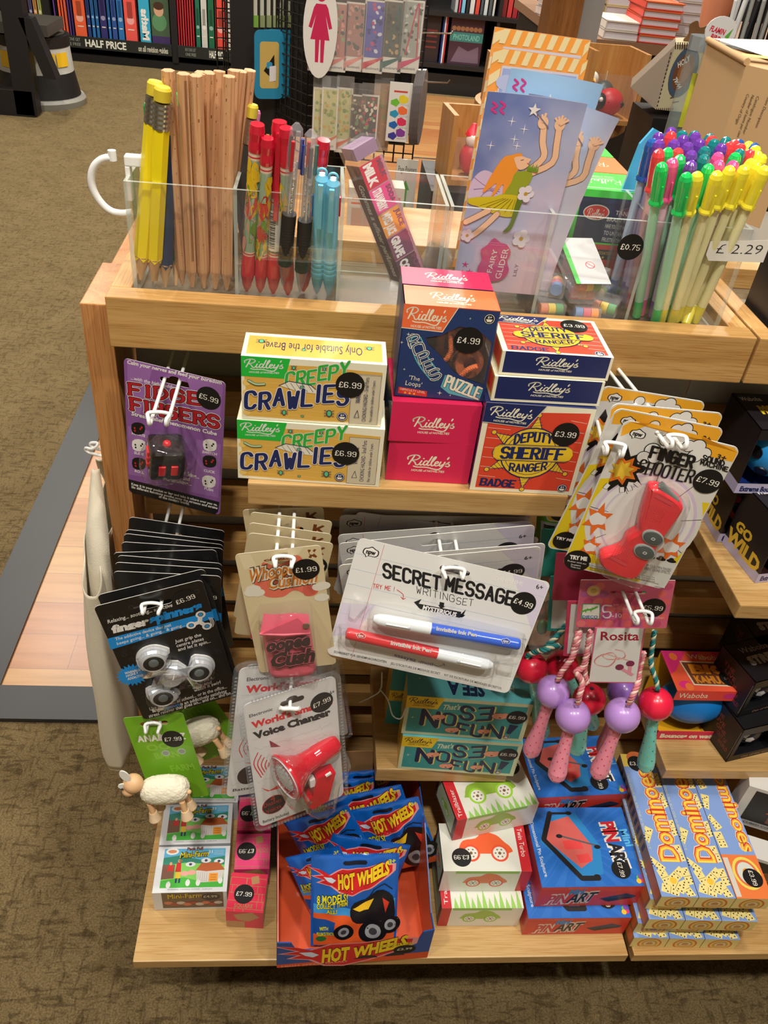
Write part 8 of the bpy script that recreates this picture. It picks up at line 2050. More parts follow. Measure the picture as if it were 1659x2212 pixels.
# orange and pink ball box
v=[.6215,-.0555,.342,-.0,.0905,.093,.063]
rt,b,M,w_,h_,d=windowbox(v,(226,76,70),'orange and pink box holding a big blue water ball',0,0,.016,.076,(226,170,30),'ball_box')
A=Art(b,frame((0,0,h_),(1,0,0),(0,1,0)),M,None,4e-5,(w_,d));A.rect(0,0,1,1,(232,90,60));A.poly([(0,0),(.35,0),(.1,.5),(0,.6)],(226,50,120));A.poly([(1,0),(.7,0),(.95,.5),(1,.5)],(226,50,120))
for q in((.1,.1),(.9,.15),(.15,.85),(.85,.8),(.5,.1)):A.oval(q,.008,.006,(226,50,130));A.oval((q[0]+.04,q[1]+.05),.005,.006,(240,120,60))
A.text('Waboba',(.36,.2),(.8,.22),(.36,.07),CRM,.0);A.poly([(.2,.26),(.88,.28),(.92,.88),(.26,.86)],(222,206,180));A.poly([(.22,.29),(.86,.31),(.9,.85),(.28,.83)],(110,60,40))
A.text('BIG',(.3,.56),(.84,.57),(.3,.34),(240,150,40),.06);A.text('KAHUNA',(.32,.8),(.86,.81),(.3,.62),(206,130,40),.05);A.poly([(w_*(.8+.14*math.cos(PI*i/12)),d*(.32+.2*math.sin(PI*i/12))) for i in range(24)],(20,18,18),True);A.text('£4.99',(.72,.71),(.9,.73),(.72,.63),(90,84,80),.02)
A=Art(b,frame((0,0,0),(1,0,0),(0,0,1)),M,None,4e-5,(w_,h_));A.rect(0,0,1,.18,(226,70,60));A.text('Waboba',(.05,.14),(.45,.13),(.05,.04),CRM,.0);A.oval((.75,.09),.008,.005,(206,50,120));A.rect(0,.83,1,1,(214,40,80));A.text('Bounces on water',(.06,.96),(.9,.96),(.06,.88),CRM,.06)
b.build('carton',rt);b=MB();b.ball((w_*.5,d*.44,.046),.036,mat((16,120,204),.35),36,24,(1.18,.80,.93))
A=Art(b,frame((w_*.5,d*.48-.0305,.03),(1,0,0),(0,0,1)),None,None,4e-5,(1,1));b.build('water_ball',rt)
# black star ball boxes
for i,(x,y,z,yw) in enumerate(((.702,-.088,.342,.25),(.70,-.07,.4055,.3),(.735,-.01,.342,.1),(.73,-.01,.4055,.1))):
 rt,b,M,w_,h_,d=windowbox([x,y,z,yw,.07,.063,.06],(22,20,24),'black ball box on the lower right shelf, %s'%('front bottom','front top','rear bottom','rear top')[i],.006,.064,.01,.05,(18,18,22),'ball_box',group='black ball boxes')
 A=Art(b,frame((0,0,h_),(1,0,0),(0,1,0)),M,None,4e-5,(w_,d));A.text('Waboba',(.2,.3),(.8,.3),(.2,.15),(150,150,150));A.text('STREET',(.2,.6),(.95,.6),(.2,.4),(150,150,154),.08)
 A=Art(b,frame((0,d,0),(0,-1,0),(0,0,1)),M,None,4e-5,(d,h_));
 for k in range(5):A.text(('THE','LIVE','ONE','OUT OF','WORLD')[k],(.2+k*.1,.3+k*.13),(.5+k*.1,.3+k*.13),(.2+k*.1,.2+k*.13),(120,50,46),.02)
 A.line([(.98,.1),(.98,.9)],.0004,(160,150,130))
 A=Art(b,frame((0,0,0),(1,0,0),(0,0,1)),M,None,4e-5,(w_,h_));A.text('Out of this world',(.3,.96),(.95,.96),(.3,.9),(150,120,100),.02)
 b.build('carton',rt);b=MB();b.ball((w_/2,d/2,.0295),.025,mat((20,24,50),.25),28,16)
 for k in range(7):t=k*.9;q=Vector((math.sin(k*1.7)*.7,-.7,math.cos(k*2.3)*.6)).normalized();b.lathe([(.006,0),(.0,.0008)],mat((200,206,216),.3),5,(Vector((w_/2,d/2,.0295))+q*.0245,q))
 b.build('star_ball',rt)
 # ------------------------------------------------------------------ skipping ropes
M,w_,h_=cardM('skiphead')
PKD,PKL=(206,90,116),(222,120,136)
def ropecard(M,w_,h_,Mt,wt,ht,lab,col,full):
 rt=empty('skipping_rope',M,lab,'skipping rope');b=MB();W2,H2=w_/2,h_/2
 if full:holed(b,rrect(w_,h_,.001),[(x,y) for x,y in reversed([(p[0]+.002,p[1]+H2-.0145) for p in rrect(.033,.0035,.0017)])][::-1],-.0008,0,mat(col,.4),(206,190,180))
 else:b.prism(rrect(w_,h_,.001),-.0008,0,col)
 A=Art(b,Matrix.Identity(4),M,I_ if full else None,4e-5)
 if full:
  rn=random.Random(3)
  for j in range(6):
   for i in range(10):
    x,y=-W2+.005+i*.0088+(.0044 if j%2 else 0),-H2+.005+j*.0092
    if abs(y-(H2-.0145))<.008 and abs(x-.002)<.022:continue
    if x>W2-.005:continue
    A.poly([(x+.0043*math.cos(PI*k/8),y+.0043*math.sin(PI*k/8)) for k in range(16)],rn.choice(((190,76,110),(226,120,120),(206,96,140),(176,90,140),(220,100,100))),True)
  for r_,cl in((.0062,(226,176,130)),(.0045,(222,200,130)),(.003,(200,160,90))):A.oval((500,235),r_,r_*1.05,cl)
  A.poly([(425,320),(545,320),(540,422),(415,420)],(52,150,90));A.poly([(430,325),(540,325),(535,417),(421,415)],(222,222,210));A.line([(424,372),(450,362),(490,356),(520,342)],.0022,(90,170,60),3);A.line([(445,378),(460,350)],.001,(90,170,60));A.line([(480,372),(492,345)],.001,(90,170,60));A.text('DJECO',(424,415),(527,416),(425,397),(30,90,150),.03)
  A.pen('5',(562,412),(612,412),(566,334),WT,rx=.055,ry=.055);A.text('-10',(620,412),(685,413),(622,382),WT,.02)
  for k,t in enumerate(('ans years','anos Jahre')):A.text(t,(630,332+k*26),(740,334+k*26),(632,316+k*26),(226,170,170))
  A.text('corda de saltar',(768,418),(970,420),(770,402),(226,190,190))
  q=A.P((895,348));A.sticker('£5.99',(q.x,q.y),-.1,loc=True)
 b.build('header_card',rt)
 Ml=M.inverted()@Mt;b=MB();b.T=Ml;b.prism(rrect(wt,ht,.001),-.0012,0,col);b.T=Matrix.Identity(4)
 A=Art(b,Ml,M,I_ if full else None,4e-5)
 if full:
  A.poly([(522,482),(832,484),(780,842),(468,838)],(222,222,220));A.pen('ROSITA',(545,562),(800,562),(550,505),(150,30,50),rx=.0,ry=.0) if False else A.text('Rosita',(545,562),(800,563),(548,503),(160,36,56),.02)
  for dx,dy,cl in((0,0,(196,90,110)),(4,3,(226,190,180))):A.line([(645+dx,625+dy),(700+dx,640+dy),(700+dx,680+dy),(600+dx,690+dy),(560+dx,665+dy),(620+dx,645+dy),(650+dx,680+dy),(600+dx,735+dy),(520+dx,725+dy),(510+dx,690+dy),(570+dx,655+dy),(650+dx,675+dy),(740+dx,700+dy)],.0009,cl,4)
  for q in((672,742),(743,718)):A.oval(q,.004,.004,(130,50,80))
  for a,e in(((690,755),(760,795)),((742,735),(735,790))):A.line([a,e],.0036,(226,150,170))
 else:A.poly([(-wt*.42,-ht*.45),(wt*.42,-ht*.45),(wt*.42,ht*.45),(-wt*.42,ht*.45)],(206,206,200),True)
 b.build('picture_tag',rt)
 return rt
def handle(parent,top,bot,bc,hc,hd,rb=.0115,lab=None):
 """ball head and flared handle in world space"""
 top,bot=Vector(top),Vector(bot);d=(bot-top).normalized();L=(bot-top).length
 b=MB();b.ball(top,rb,mat(bc,.3,coat=.3),32,20);b.lathe([(.0022,rb*.9),(.0022,rb+.0003),(.0008,rb)],mat((60,30,40),.6),12,(top,-d));o=wc(b.build('ball_head',parent),parent)
 b=MB();b.lathe([(.0062,rb*.9),(.0060,L*.38),(.0068,L*.52),(.0086,L*.72),(.0098,L*.85),(.0092,L*.93),(.0062,L*.985),(0,L)],mat(hc,.35,coat=.2),24,(top,d))
 a1=d.orthogonal().normalized();a2=d.cross(a1);n=0
 for j in range(11):
  z=rb+.003+j*(L-rb)*.085;r_=float(np.interp(z/L,(.3,.38,.52,.72,.85,.93),(.0061,.0060,.0068,.0086,.0098,.0092)))
  for k in range(6):
   t=2*PI*(k+.5*(j%2))/6;nn=a1*math.cos(t)+a2*math.sin(t);q=top+d*z+nn*(r_+.0004)
   if z<L*.93:
    u_=d;w2=nn.cross(d);s_=.0008
    b.add([q+u_*1.5*s_,q+w2*s_,q-u_*1.5*s_,q-w2*s_],[(0,1,2,3)],mat(hd[(j+k)%2],.4))
 wc(b.build('handle',parent),parent)
LILC,PNK,RDC,TLC=(182,140,212),(244,150,172),(226,30,66),(124,216,206)
Mt,wt,ht=cardM('skiptag')
r1=ropecard(M,w_,h_,Mt,wt,ht,'pink carded skipping rope with lilac balls and £5.99 sticker',(206,96,126),True)
def iw(x,y,yy):return at(1120+x/3.078,1200+y/3.078,'y',yy)
handle(r1,iw(362,1068,-.16),iw(245,1490,-.175),LILC,PNK,((226,60,110),(176,110,190)),.0175)
handle(r1,iw(690,1062,-.16),iw(520,1470,-.17),LILC,PNK,((226,60,110),(176,110,190)),.0178)
RPK,RPL=mat((206,120,130),.8),mat((232,196,186),.8)
def w2l(rt,pts):
 Mi=rt.matrix_world.inverted();return[Mi@Vector(p) for p in pts]
rope(w2l(r1,[iw(395,985,-.165),iw(408,920,-.165),iw(425,850,-.16),iw(400,800,-.157),iw(385,770,-.155),iw(430,740,-.153),iw(455,640,-.15),iw(480,500,-.145)]),.0030,RPK,RPL,r1,.011)
rope(w2l(r1,[iw(735,985,-.165),iw(760,930,-.165),iw(790,860,-.16),iw(800,800,-.155),iw(835,640,-.15)]),.0030,RPK,RPL,r1,.011)
rope(w2l(r1,[iw(470,520,-.142),iw(462,620,-.146),iw(440,760,-.15),iw(455,850,-.153)]),.0030,RPK,RPL,r1,.011)
q=r1.matrix_world@Vector((.002,h_/2-.0145,0));hook_through(q+Vector((.001,0,.0)),1345,'white double hook through the pink skipping rope card',sep=.0062)
# second pink rope, just behind
M2=Matrix.Translation((-.018,.03,.006))@M;Mt2=Matrix.Translation((-.02,.03,.004))@Mt
r2=ropecard(M2,w_,h_,Mt2,wt,ht,'second pink skipping rope, behind and left of the front one',(190,60,90),False)
handle(r2,iw(228,905,-.135),iw(75,1325,-.14),LILC,PNK,((226,60,110),(176,110,190)),.0170)
handle(r2,iw(690,905,-.105),iw(560,1310,-.11),(130,90,170),(222,120,150),((206,50,100),(150,100,176)),.0165)
rope(w2l(r2,[iw(262,830,-.138),iw(290,770,-.138),iw(350,690,-.135),iw(380,620,-.13),iw(395,560,-.127),iw(410,490,-.122)]),.0030,RPK,RPL,r2,.011)
rope(w2l(r2,[iw(365,640,-.130),iw(385,560,-.127),iw(395,500,-.122)]),.0030,RPK,RPL,r2,.011)
# teal rope with red balls
M3=Matrix.Translation((.008,.05,-.001))@M;Mt3=Matrix.Translation((.008,.05,-.001))@Mt
r3=ropecard(M3,w_*.95,h_,Mt3,wt,ht*1.05,'teal carded skipping rope with a red ball and teal handle at right',(40,150,130),False)
RT1,RT2=mat((30,120,120),.8),mat((206,200,170),.8)
handle(r3,iw(912,985,-.125),iw(840,1425,-.135),RDC,TLC,((226,206,130),(60,60,90)),.0182)
handle(r3,iw(470,955,-.12),iw(380,1310,-.12),(206,26,56),TLC,((226,206,130),(60,60,90)),.0172)
rope(w2l(r3,[iw(925,890,-.125),iw(915,830,-.12),iw(890,760,-.115),iw(880,690,-.11),iw(890,600,-.105),iw(905,500,-.10)]),.0028,RT1,RT2,r3,.011)
M4=Matrix.Translation((-.03,.062,.008))@M;Mt4=Matrix.Translation((-.03,.062,.006))@Mt
r4=ropecard(M4,w_*.9,h_,Mt4,wt,ht,'teal skipping rope at the back left with red balls',(40,140,124),False)
handle(r4,iw(85,745,-.10),iw(160,1200,-.09),(214,30,60),TLC,((226,206,130),(60,60,90)),.0170)
handle(r4,iw(290,735,-.09),iw(500,1140,-.07),(214,30,60),TLC,((226,206,130),(60,60,90)),.0175)
rope(w2l(r4,[iw(330,640,-.09),iw(260,600,-.105),iw(180,625,-.11),iw(120,640,-.105),iw(60,668,-.10),iw(80,690,-.10)]),.003,RT1,RT2,r4,.012)
rope(w2l(r4,[iw(160,640,-.105),iw(230,560,-.10),iw(290,500,-.095),iw(345,400,-.09)]),.003,RT1,RT2,r4,.012)
# ------------------------------------------------------------------ green labelled bubble tube behind the cards
a,e=iw(270,-560,-.02),iw(180,640,-.075)
F=axisM(e,a);L=(a-e).length
rt=empty('toy_tube',F,'clear toy tube with a green label and blue cap behind the rope cards','toy tube');rr=.0185
b=MB();b.lathe([(rr*.7,0),(rr,.006),(rr,L-.012),(rr*.9,L-.004)],clear(thick=.1),28);b.build('tube_wall',rt)
b=MB();b.lathe([(rr*1.01,L*.62),(rr*1.01,L*.80)],mat((110,176,50),.5),28,close=False);b.lathe([(rr*1.015,L*.80),(rr*1.015,L*.93)],mat((40,46,36),.5),28,close=False)
b.grid(lambda u,v_:(rr*1.03*math.cos(-PI/2-.6+(u-.5)*1.0),rr*1.03*math.sin(-PI/2-.6+(u-.5)*1.0),L*.64+v_*L*.13),5,1,mat((206,206,200),.5))
for i in range(12):z=L*.65+i*L*.009;b.grid(lambda u,v_:(rr*1.04*math.cos(-PI/2-.6+(u-.5)*.6),rr*1.04*math.sin(-PI/2-.6+(u-.5)*.6),z+v_*L*(.003+.002*(i%3))),3,1,mat(BLACK,.5))
b.build('label',rt)
b=MB();b.lathe([(rr*1.06,L-.016),(rr*1.08,L),(rr*1.0,L+.012),(rr*.5,L+.016),(0,L+.016)],mat((34,40,96),.3),28);b.build('cap',rt)
for i in range(16):
 t=i*1.9;b=MB();b.ball((rr*.5*math.cos(t),rr*.5*math.sin(t),.02+i*L*.035),.006,mat(((150,140,60),(210,100,40),(60,110,50),(140,120,40))[i%4],.4),10,8,(1,.7,1.5));b.build('bead',rt)
 # ------------------------------------------------------------------ tote bag on the left hook
r=hook(-.034,.655,-.0,'white wire hook on the outer side of the corner post',sep=.005,y0=.03,lift=.006)
bpy.data.objects.remove([o for o in r.children if o.name.startswith('wall_bracket')][0])
r.matrix_world=Matrix.Translation((-.0295,.085,.637))@Matrix.Rotation(-PI/2-.3,4,'Z')
CV=mat((222,213,192),.9,name='canvas')
nt=CV.node_tree;nz=nt.nodes.new('ShaderNodeTexNoise');nz.inputs['Scale'].default_value=900;tc=nt.nodes.new('ShaderNodeTexCoord');nt.links.new(tc.outputs['Object'],nz.inputs['Vector'])
bu=nt.nodes.new('ShaderNodeBump');bu.inputs['Strength'].default_value=.5;bu.inputs['Distance'].default_value=.0006;nt.links.new(nz.outputs[0],bu.inputs['Height']);nt.links.new(bu.outputs[0],nt.nodes['Principled BSDF'].inputs['Normal'])
rt=empty('tote_bag',(-.058,.03,.3),'cream canvas tote bag hanging on the left side of the stand','bag')
# front outline in the plane of the bag's near end, extruded back with soft folds
prof=[(175,1212),(182,1300),(185,1420),(189,1540),(190,1610),(205,1652),(240,1662),(283,1655)]
LFT=[at(u,v,'y',-.02) for u,v in prof[:5]]
RGT=[at(u,v,'y',-.02) for u,v in((236,1215),(262,1330),(275,1440),(285,1560),(292,1640))]
zt,zb2=.572,.215
def bagpt(u,v_):
 """u runs round the bag, v from bottom to mouth"""
 z=zb2+(zt-zb2)*v_;a=2*PI*u
 bulge=.0195*(1-.5*v_)+.0035
 if v_<.08:bulge*=(.7+.3*math.sin(v_/.08*PI/2))
 cx_=-.0475-.0085*(1-v_);half=.115
 sx=math.copysign(abs(math.cos(a))**.5,math.cos(a));sy=math.copysign(abs(math.sin(a))**.55,math.sin(a))
 fold=.0022*math.sin(7*a+9*v_)*(.4+.6*v_)+.0018*math.sin(13*v_+3*a)
 x=cx_+(bulge+fold)*sx;y=.095+half*sy+.004*math.sin(5*v_+2*a)
 x=min(x,-.0305)
 mouth=-.05*v_**4*(max(0,-math.sin(a))**3)
 return(x,y,z+mouth)
b=MB();Mi=Matrix.Translation((.058,-.03,-.3));b.T=Mi
b.grid(bagpt,72,40,CV);b.add([bagpt(i/72,0) for i in range(72)],[tuple(range(72))],CV)
o=b.build('bag_body',rt);md=o.modifiers.new('thick','SOLIDIFY');md.thickness=.0012
for P in([(-.0455,.055,.640),(-.043,.035,.618),(-.041,.012,.59),(-.041,.0,.55),(-.042,-.006,.50),(-.044,-.006,.46)],[(-.046,.075,.640),(-.047,.1,.61),(-.047,.125,.57),(-.047,.14,.5)]):
 b=MB();b.T=Mi;q=smooth3(P,6);n=len(q);vs=[]
 for i,p in enumerate(q):
  t=min(1,i/n*2.5);ww=.0035+.0075*t;vs+=[p+Vector((-ww,ww*.25,0)),p+Vector((0,-.0015,0)),p+Vector((ww,ww*.4,0))]
 b.add(vs,[(3*i+j,3*i+j+1,3*i+j+4,3*i+j+3) for i in range(n-1) for j in(0,1)],CV,True);o=b.build('strap',rt);md=o.modifiers.new('thick','SOLIDIFY');md.thickness=.0016
 # ------------------------------------------------------------------ things in the acrylic bins
 # eraser tube leaning in the third bin
B0=Vector((.2505,.060,.853));T0_=at(782,352,'y',.045)
Mx=axisM(B0,T0_,.25);L=(T0_-B0).length
Bq=at(898,600,'y',.045);T1=at(783,338,'y',.05);d=(T1-Bq);L=d.length+.01;Mx=axisM(Vector((Bq.x-.007,.05,max(Bq.z,.862))),T1,.5)
rt=empty('eraser_tube',Mx,'clear box of scented erasers leaning in the third bin','stationery box');s_=.0128
b=MB();b.box(-s_,s_,-s_,s_,-.004,L,clear(thick=.05,rough=.04,bump=.15));b.build('clear_box',rt)
b=MB();b.box(-s_+.001,s_-.001,-s_+.001,-s_+.0015,0,L*.86,(200,190,196));b.box(-s_+.001,-s_+.0015,-s_+.001,s_-.001,0,L*.86,(120,60,70));b.build('printed_sleeve',rt)
b=rt.children[-1];bpy.data.objects.remove(b)
b=MB();b.box(-s_+.001,s_-.001,-s_+.001,-s_+.0016,.0,L*.87,(186,130,140));b.box(-s_+.001,-s_+.0016,-s_+.001,s_-.001,0,L*.87,(112,66,72));b.box(-s_+.002,s_-.002,-s_+.002,s_-.002,L-.012,L-.002,(150,120,150))
A=Art(b,frame((-s_+.001,-s_+.0009,L*.87),(0,0,-1),(1,0,0)),None,None,5e-5,(L*.87,2*s_-.002))
for i,(t,c) in enumerate((('MILK',(196,30,60)),('STRAWBERRY',(222,70,140)),('MIXED JUICE',(230,150,40)),('GRAPE',(120,60,90)),('COLA',(90,50,60)))):
 A.rect(i*.2,.12,i*.2+.19,1,c);A.text(t,(i*.2+.01,.85),(i*.2+.18,.85),(i*.2+.01,.5),WT,.06)
 A.text(('MILK','SODA','JUICE','ICE','POP')[i],(i*.2+.02,.3),(i*.2+.16,.3),(i*.2+.02,.1),(130,60,90),.05)
A=Art(b,frame((-s_+.0009,s_,L*.87),(0,0,-1),(0,-1,0)),None,None,5e-5,(L*.87,2*s_));A.text('Gommes a effacer parfumees',(.15,.6),(.95,.6),(.15,.25),WT,.03)
b.build('printed_sleeve',rt)
# clear blister bits in the third bin
b=MB();p=at(925,575,'y',.07)
b.box(-.012,.012,-.01,.01,-.012,.03,clear(thick=.08,rough=.05,bump=.3),.003);b.build('empty_blister',label='small empty clear blister standing at the right of the third bin',cat='packaging',mw=Matrix.Translation((p.x,.075,.8665))@Matrix.Rotation(.4,4,'Y'))
# fairy glider packets
def fairy_print(name,c1,c2,c3):
 m=bpy.data.materials.new(name);m.use_nodes=True;nt=m.node_tree;b=nt.nodes['Principled BSDF'];N=nt.nodes.new;L=nt.links.new
 tc=N('ShaderNodeTexCoord');sp=N('ShaderNodeSeparateXYZ');L(tc.outputs['Object'],sp.inputs[0]);nz=N('ShaderNodeTexNoise');nz.inputs['Scale'].default_value=26;L(tc.outputs['Object'],nz.inputs['Vector'])
 a=N('ShaderNodeMath');a.operation='MULTIPLY_ADD';a.inputs[1].default_value=4.2;a.inputs[2].default_value=.28;L(sp.outputs[1],a.inputs[0])
 c=N('ShaderNodeMath');c.operation='MULTIPLY_ADD';c.inputs[1].default_value=.6;L(nz.outputs[0],c.inputs[0]);L(a.outputs[0],c.inputs[2])
 d=N('ShaderNodeMath');d.operation='MULTIPLY_ADD';d.inputs[1].default_value=-5.;L(sp.outputs[0],d.inputs[0]);L(c.outputs[0],d.inputs[2])
 r=N('ShaderNodeValToRGB');e=r.color_ramp.elements;e[0].position=.15;e[0].color=lin(c3);e[1].position=1.0;e[1].color=lin(c1);q=e.new(.6);q.color=lin(c2)
 L(d.outputs[0],r.inputs[0]);L(r.outputs[0],b.inputs['Base Color']);b.inputs['Roughness'].default_value=.3;b.inputs['Coat Weight'].default_value=.5;return m
PF={'f':fairy_print('fairy_print',(98,118,180),(176,184,216),(222,196,212)),'b':mat((160,200,238),.3,coat=.5),'s':mat((240,156,62),.4,coat=.3),'r':fairy_print('fairy_print_pale',(150,172,216),(196,204,226),(216,200,216))}
def packet(k,M,w_,h_,lab,kind):
 b=MB();curl={'f':.004,'b':.008,'s':.001,'r':.016}[kind]
 def z(x,y):u,v_=x/w_+.5,y/h_+.5;return curl*((u-.4)*2)**2*max(v_,0)**3+.0006*math.sin(9*v_+k)
 b.grid(lambda u,v_:((u-.5)*w_,(v_-.5)*h_,z((u-.5)*w_,(v_-.5)*h_)),30,40,PF[kind])
 s0=len(b.v);f0=len(b.f)
 A=Art(b,Matrix.Identity(4),None,None,8e-5,(w_,h_));A.P=lambda p:Vector(((min(max(p[0],.004),.996)-.5)*w_,(.5-min(max(p[1],.002),.998))*h_))
 if kind=='s':
  CRT=(230,212,160)
  for i in range(11):
   y=i*.09+.02;A.poly([(0,y),(.11,y-.035),(.11,y+.01),(0,y+.045)],CRT)
   if i<7:x=.1+i*.125;A.poly([(x,0),(x+.065,0),(x+.03,.055),(x-.035,.055)],CRT)
   A.poly([(.95,y),(1,y-.03),(1,y+.015),(.95,y+.045)],CRT)
  A.poly([(.12,.065),(.94,.06),(.94,1),(.12,1)],(206,200,206));A.poly([(.135,.075),(.925,.07),(.925,1),(.135,1)],(150,166,214))
  for i in range(7):c_=A.P((.2+.1*i,.13+.04*(i%2)));A.poly([(c_.x+(.009+.002*(i%3))*math.cos(PI*j/7),c_.y+.006*math.sin(PI*j/7)) for j in range(14)],(176,186,218),True)
 PKD2=(206,60,140);SK=(240,196,160);OR2=(238,152,52);GN=(150,164,40);YS=(206,190,30)
 def fairy(dx=0.0,dy=0.0,full=True):
  def q(*P):return[(x+dx,y+dy) for x,y in P]
  for pts,ww in((q((.57,.345),(.70,.27),(.655,.20),(.63,.125)),.0058),(q((.58,.36),(.80,.29),(.80,.2),(.785,.12)),.0056)):A.line(pts,ww,(120,80,60),3);A.line(pts,ww*.86,SK,3)
  for cx_,cy_,m_ in((.615,.10,0),(.785,.10,1)):
   A.oval((cx_+dx,cy_+.01+dy),.0042,.0048,SK)
   for j in range(5 if m_ else 3):A.line(q((cx_,cy_+.01),(cx_-.06+j*.034,cy_-.035+abs(j-2)*.008)),.0018,SK)
  A.star((.50+dx,.06+dy),.0052,.0022,5,(230,226,226));A.line(q((.52,.065),(.68,.13)),.0009,(120,116,140))
  if not full:return
  A.poly(q((-.02,.42),(.12,.36),(.30,.40),(.36,.46),(.30,.53),(.10,.545),(.0,.52)),(206,190,220),sm=4)
  for a_,e_ in(((.32,.45),(.02,.40)),((.32,.46),(.04,.46)),((.3,.47),(.08,.53))):A.line(q(a_,((a_[0]+e_[0])/2,a_[1]-.01),e_),.0004,(150,110,160),3)
  A.poly(q((.36,.275),(.46,.262),(.49,.30),(.46,.35),(.43,.385),(.41,.44),(.36,.47),(.34,.42),(.28,.47),(.24,.49),(.27,.42),(.20,.45),(.14,.47),(.19,.39),(.25,.32),(.30,.285)),OR2,sm=4)
  A.poly(q((.40,.285),(.47,.275),(.53,.28),(.575,.285),(.56,.30),(.57,.31),(.55,.325),(.50,.34),(.455,.335),(.42,.31)),SK,sm=3);A.line(q((.47,.295),(.5,.29)),.0005,(90,60,50));A.line(q((.545,.305),(.57,.31)),.0008,(206,70,70))
  A.poly(q((.44,.36),(.52,.345),(.60,.345),(.63,.37),(.60,.42),(.55,.47),(.42,.49),(.37,.47),(.42,.41)),GN,sm=3)
  for j in range(6):A.poly(q((.55+j*.02,.34),(.57+j*.02,.30+.012*(j%2)),(.585+j*.018,.345)),(110,150,40))
  A.poly(q((.36,.47),(.55,.475),(.56,.53),(.53,.575),(.45,.585),(.36,.58),(.24,.565),(.12,.545),(.02,.535),(-.02,.51),(.12,.495),(.28,.485)),YS,sm=4)
  for j in range(6):A.line(q((.38+j*.025,.49),(.14+j*.07,.54+j*.005)),.0004,(120,110,20))
  A.poly(q((.53,.47),(.59,.45),(.575,.52),(.55,.60),(.52,.65),(.44,.665),(.50,.62),(.51,.56)),(96,120,30),sm=3)
  for pts in(q((.34,.575),(.27,.62),(.16,.68),(.06,.72)),q((.24,.56),(.12,.60),(.02,.63))):A.line(pts,.0056,(120,80,60),3);A.line(pts,.0048,SK,3)
 if kind!='s':
  A.line([(.07,.045),(.12,.06),(.07,.075),(.12,.09)],.0018,PKD2,3);A.line([(.15,.04),(.2,.055),(.16,.075),(.2,.09)],.0018,PKD2,3)
 if kind=='f':
  for p_ in((.13,.24),(.36,.20),(.30,.12),(.44,.15),(.4,.23)):A.star(p_,.0042,.0005,4,(232,232,244))
  fairy(0,0)
  for p_,r_ in(((.60,.455),.0042),((.66,.69),.0046),((.06,.70),.0034)):
   c_=A.P(p_)
   for j in range(5):A.poly([(c_.x+r_*math.cos(2*PI*j/5)+r_*.75*math.cos(PI*i/6),c_.y+r_*math.sin(2*PI*j/5)+r_*.75*math.sin(PI*i/6)) for i in range(12)],(226,220,230),True)
   A.poly([(c_.x+r_*.4*math.cos(PI*i/4),c_.y+r_*.4*math.sin(PI*i/4)) for i in range(8)],(190,150,50),True)
  A.poly([(.30,.74),(.36,.70),(.44,.72),(.52,.73),(.58,.77),(.56,.82),(.60,.87),(.55,.92),(.42,.94),(.30,.93),(.24,.88),(.27,.82),(.24,.77)],(196,70,130),sm=3)
  A.text('FAIRY',(.41,.89),(.43,.76),(.35,.89),WT,.0);A.text('GLIDER',(.525,.92),(.55,.75),(.455,.92),WT,.0);A.text('LILY',(.70,.90),(.70,.83),(.66,.90),(120,110,130),.0)
  for p_ in((.10,.86),(.16,.90),(.08,.91)):A.star(p_,.0036,.001,5,(196,60,130))
 elif kind=='b':fairy(.0,.05,False)
 elif kind=='r':fairy(.1,.05,False)
 drape(b,s0,f0,lambda x,y:z(x,y)+.0001,.004)
 b.grid(lambda u,v_:((.5-u)*w_,(v_-.5)*h_,z((.5-u)*w_,(v_-.5)*h_)-.0012),20,20,mat((200,200,210),.4))
 b.build('glider_packet',label=lab,cat='toy packet',group='fairy glider packets',mw=M)
def pkM(bl,br,tl,tr,yb,yt):
 """packet stands on the tray at y=yb and leans so its top is at y=yt"""
 a,e=at(*bl,'y',yb),at(*br,'y',yb);c_,d_=at(*tl,'y',yt),at(*tr,'y',yt)
 m0,m1=(a+e)/2,(c_+d_)/2;m0.z=max(m0.z,.8535)
 up=(m1-m0);h_=up.length;up.normalize();w_=((e-a).length*.5+(d_-c_).length*.5);ex=((d_-c_).normalized()+(e-a).normalized()).normalized();ex=(ex-up*ex.dot(up)).normalized();nn=ex.cross(up)
 X=Matrix((ex,up,nn)).transposed().to_4x4();X.translation=(m0+m1)/2;return X,w_,h_
Mx,w_,h_=pkM((972,618),(1165,640),(1057,213),(1263,204),.042,.036);packet(1,Mx,min(w_,.083),h_,'front fairy glider packet with the whole fairy in view','f')
Mx,w_,h_=pkM((1010,600),(1190,622),(1140,226),(1322,215),.060,.062);packet(2,Mx,min(w_,.080),h_,'pale fairy glider packet curling out at the right','r')
Mx,w_,h_=pkM((1000,595),(1180,612),(1105,156),(1294,168),.066,.072);packet(3,Mx,min(w_,.080),h_,'light blue fairy glider packet behind the front one','b')
Mx,w_,h_=pkM((975,590),(1165,605),(1072,121),(1265,110),.078,.088);packet(4,Mx,min(w_,.082),h_,'orange striped kite packet, nearer and lower','s')
Mx,w_,h_=pkM((975,580),(1160,592),(1072,58),(1272,86),.092,.102);packet(5,Mx,min(w_,.083),h_,'orange striped kite packet, farther and taller','s')
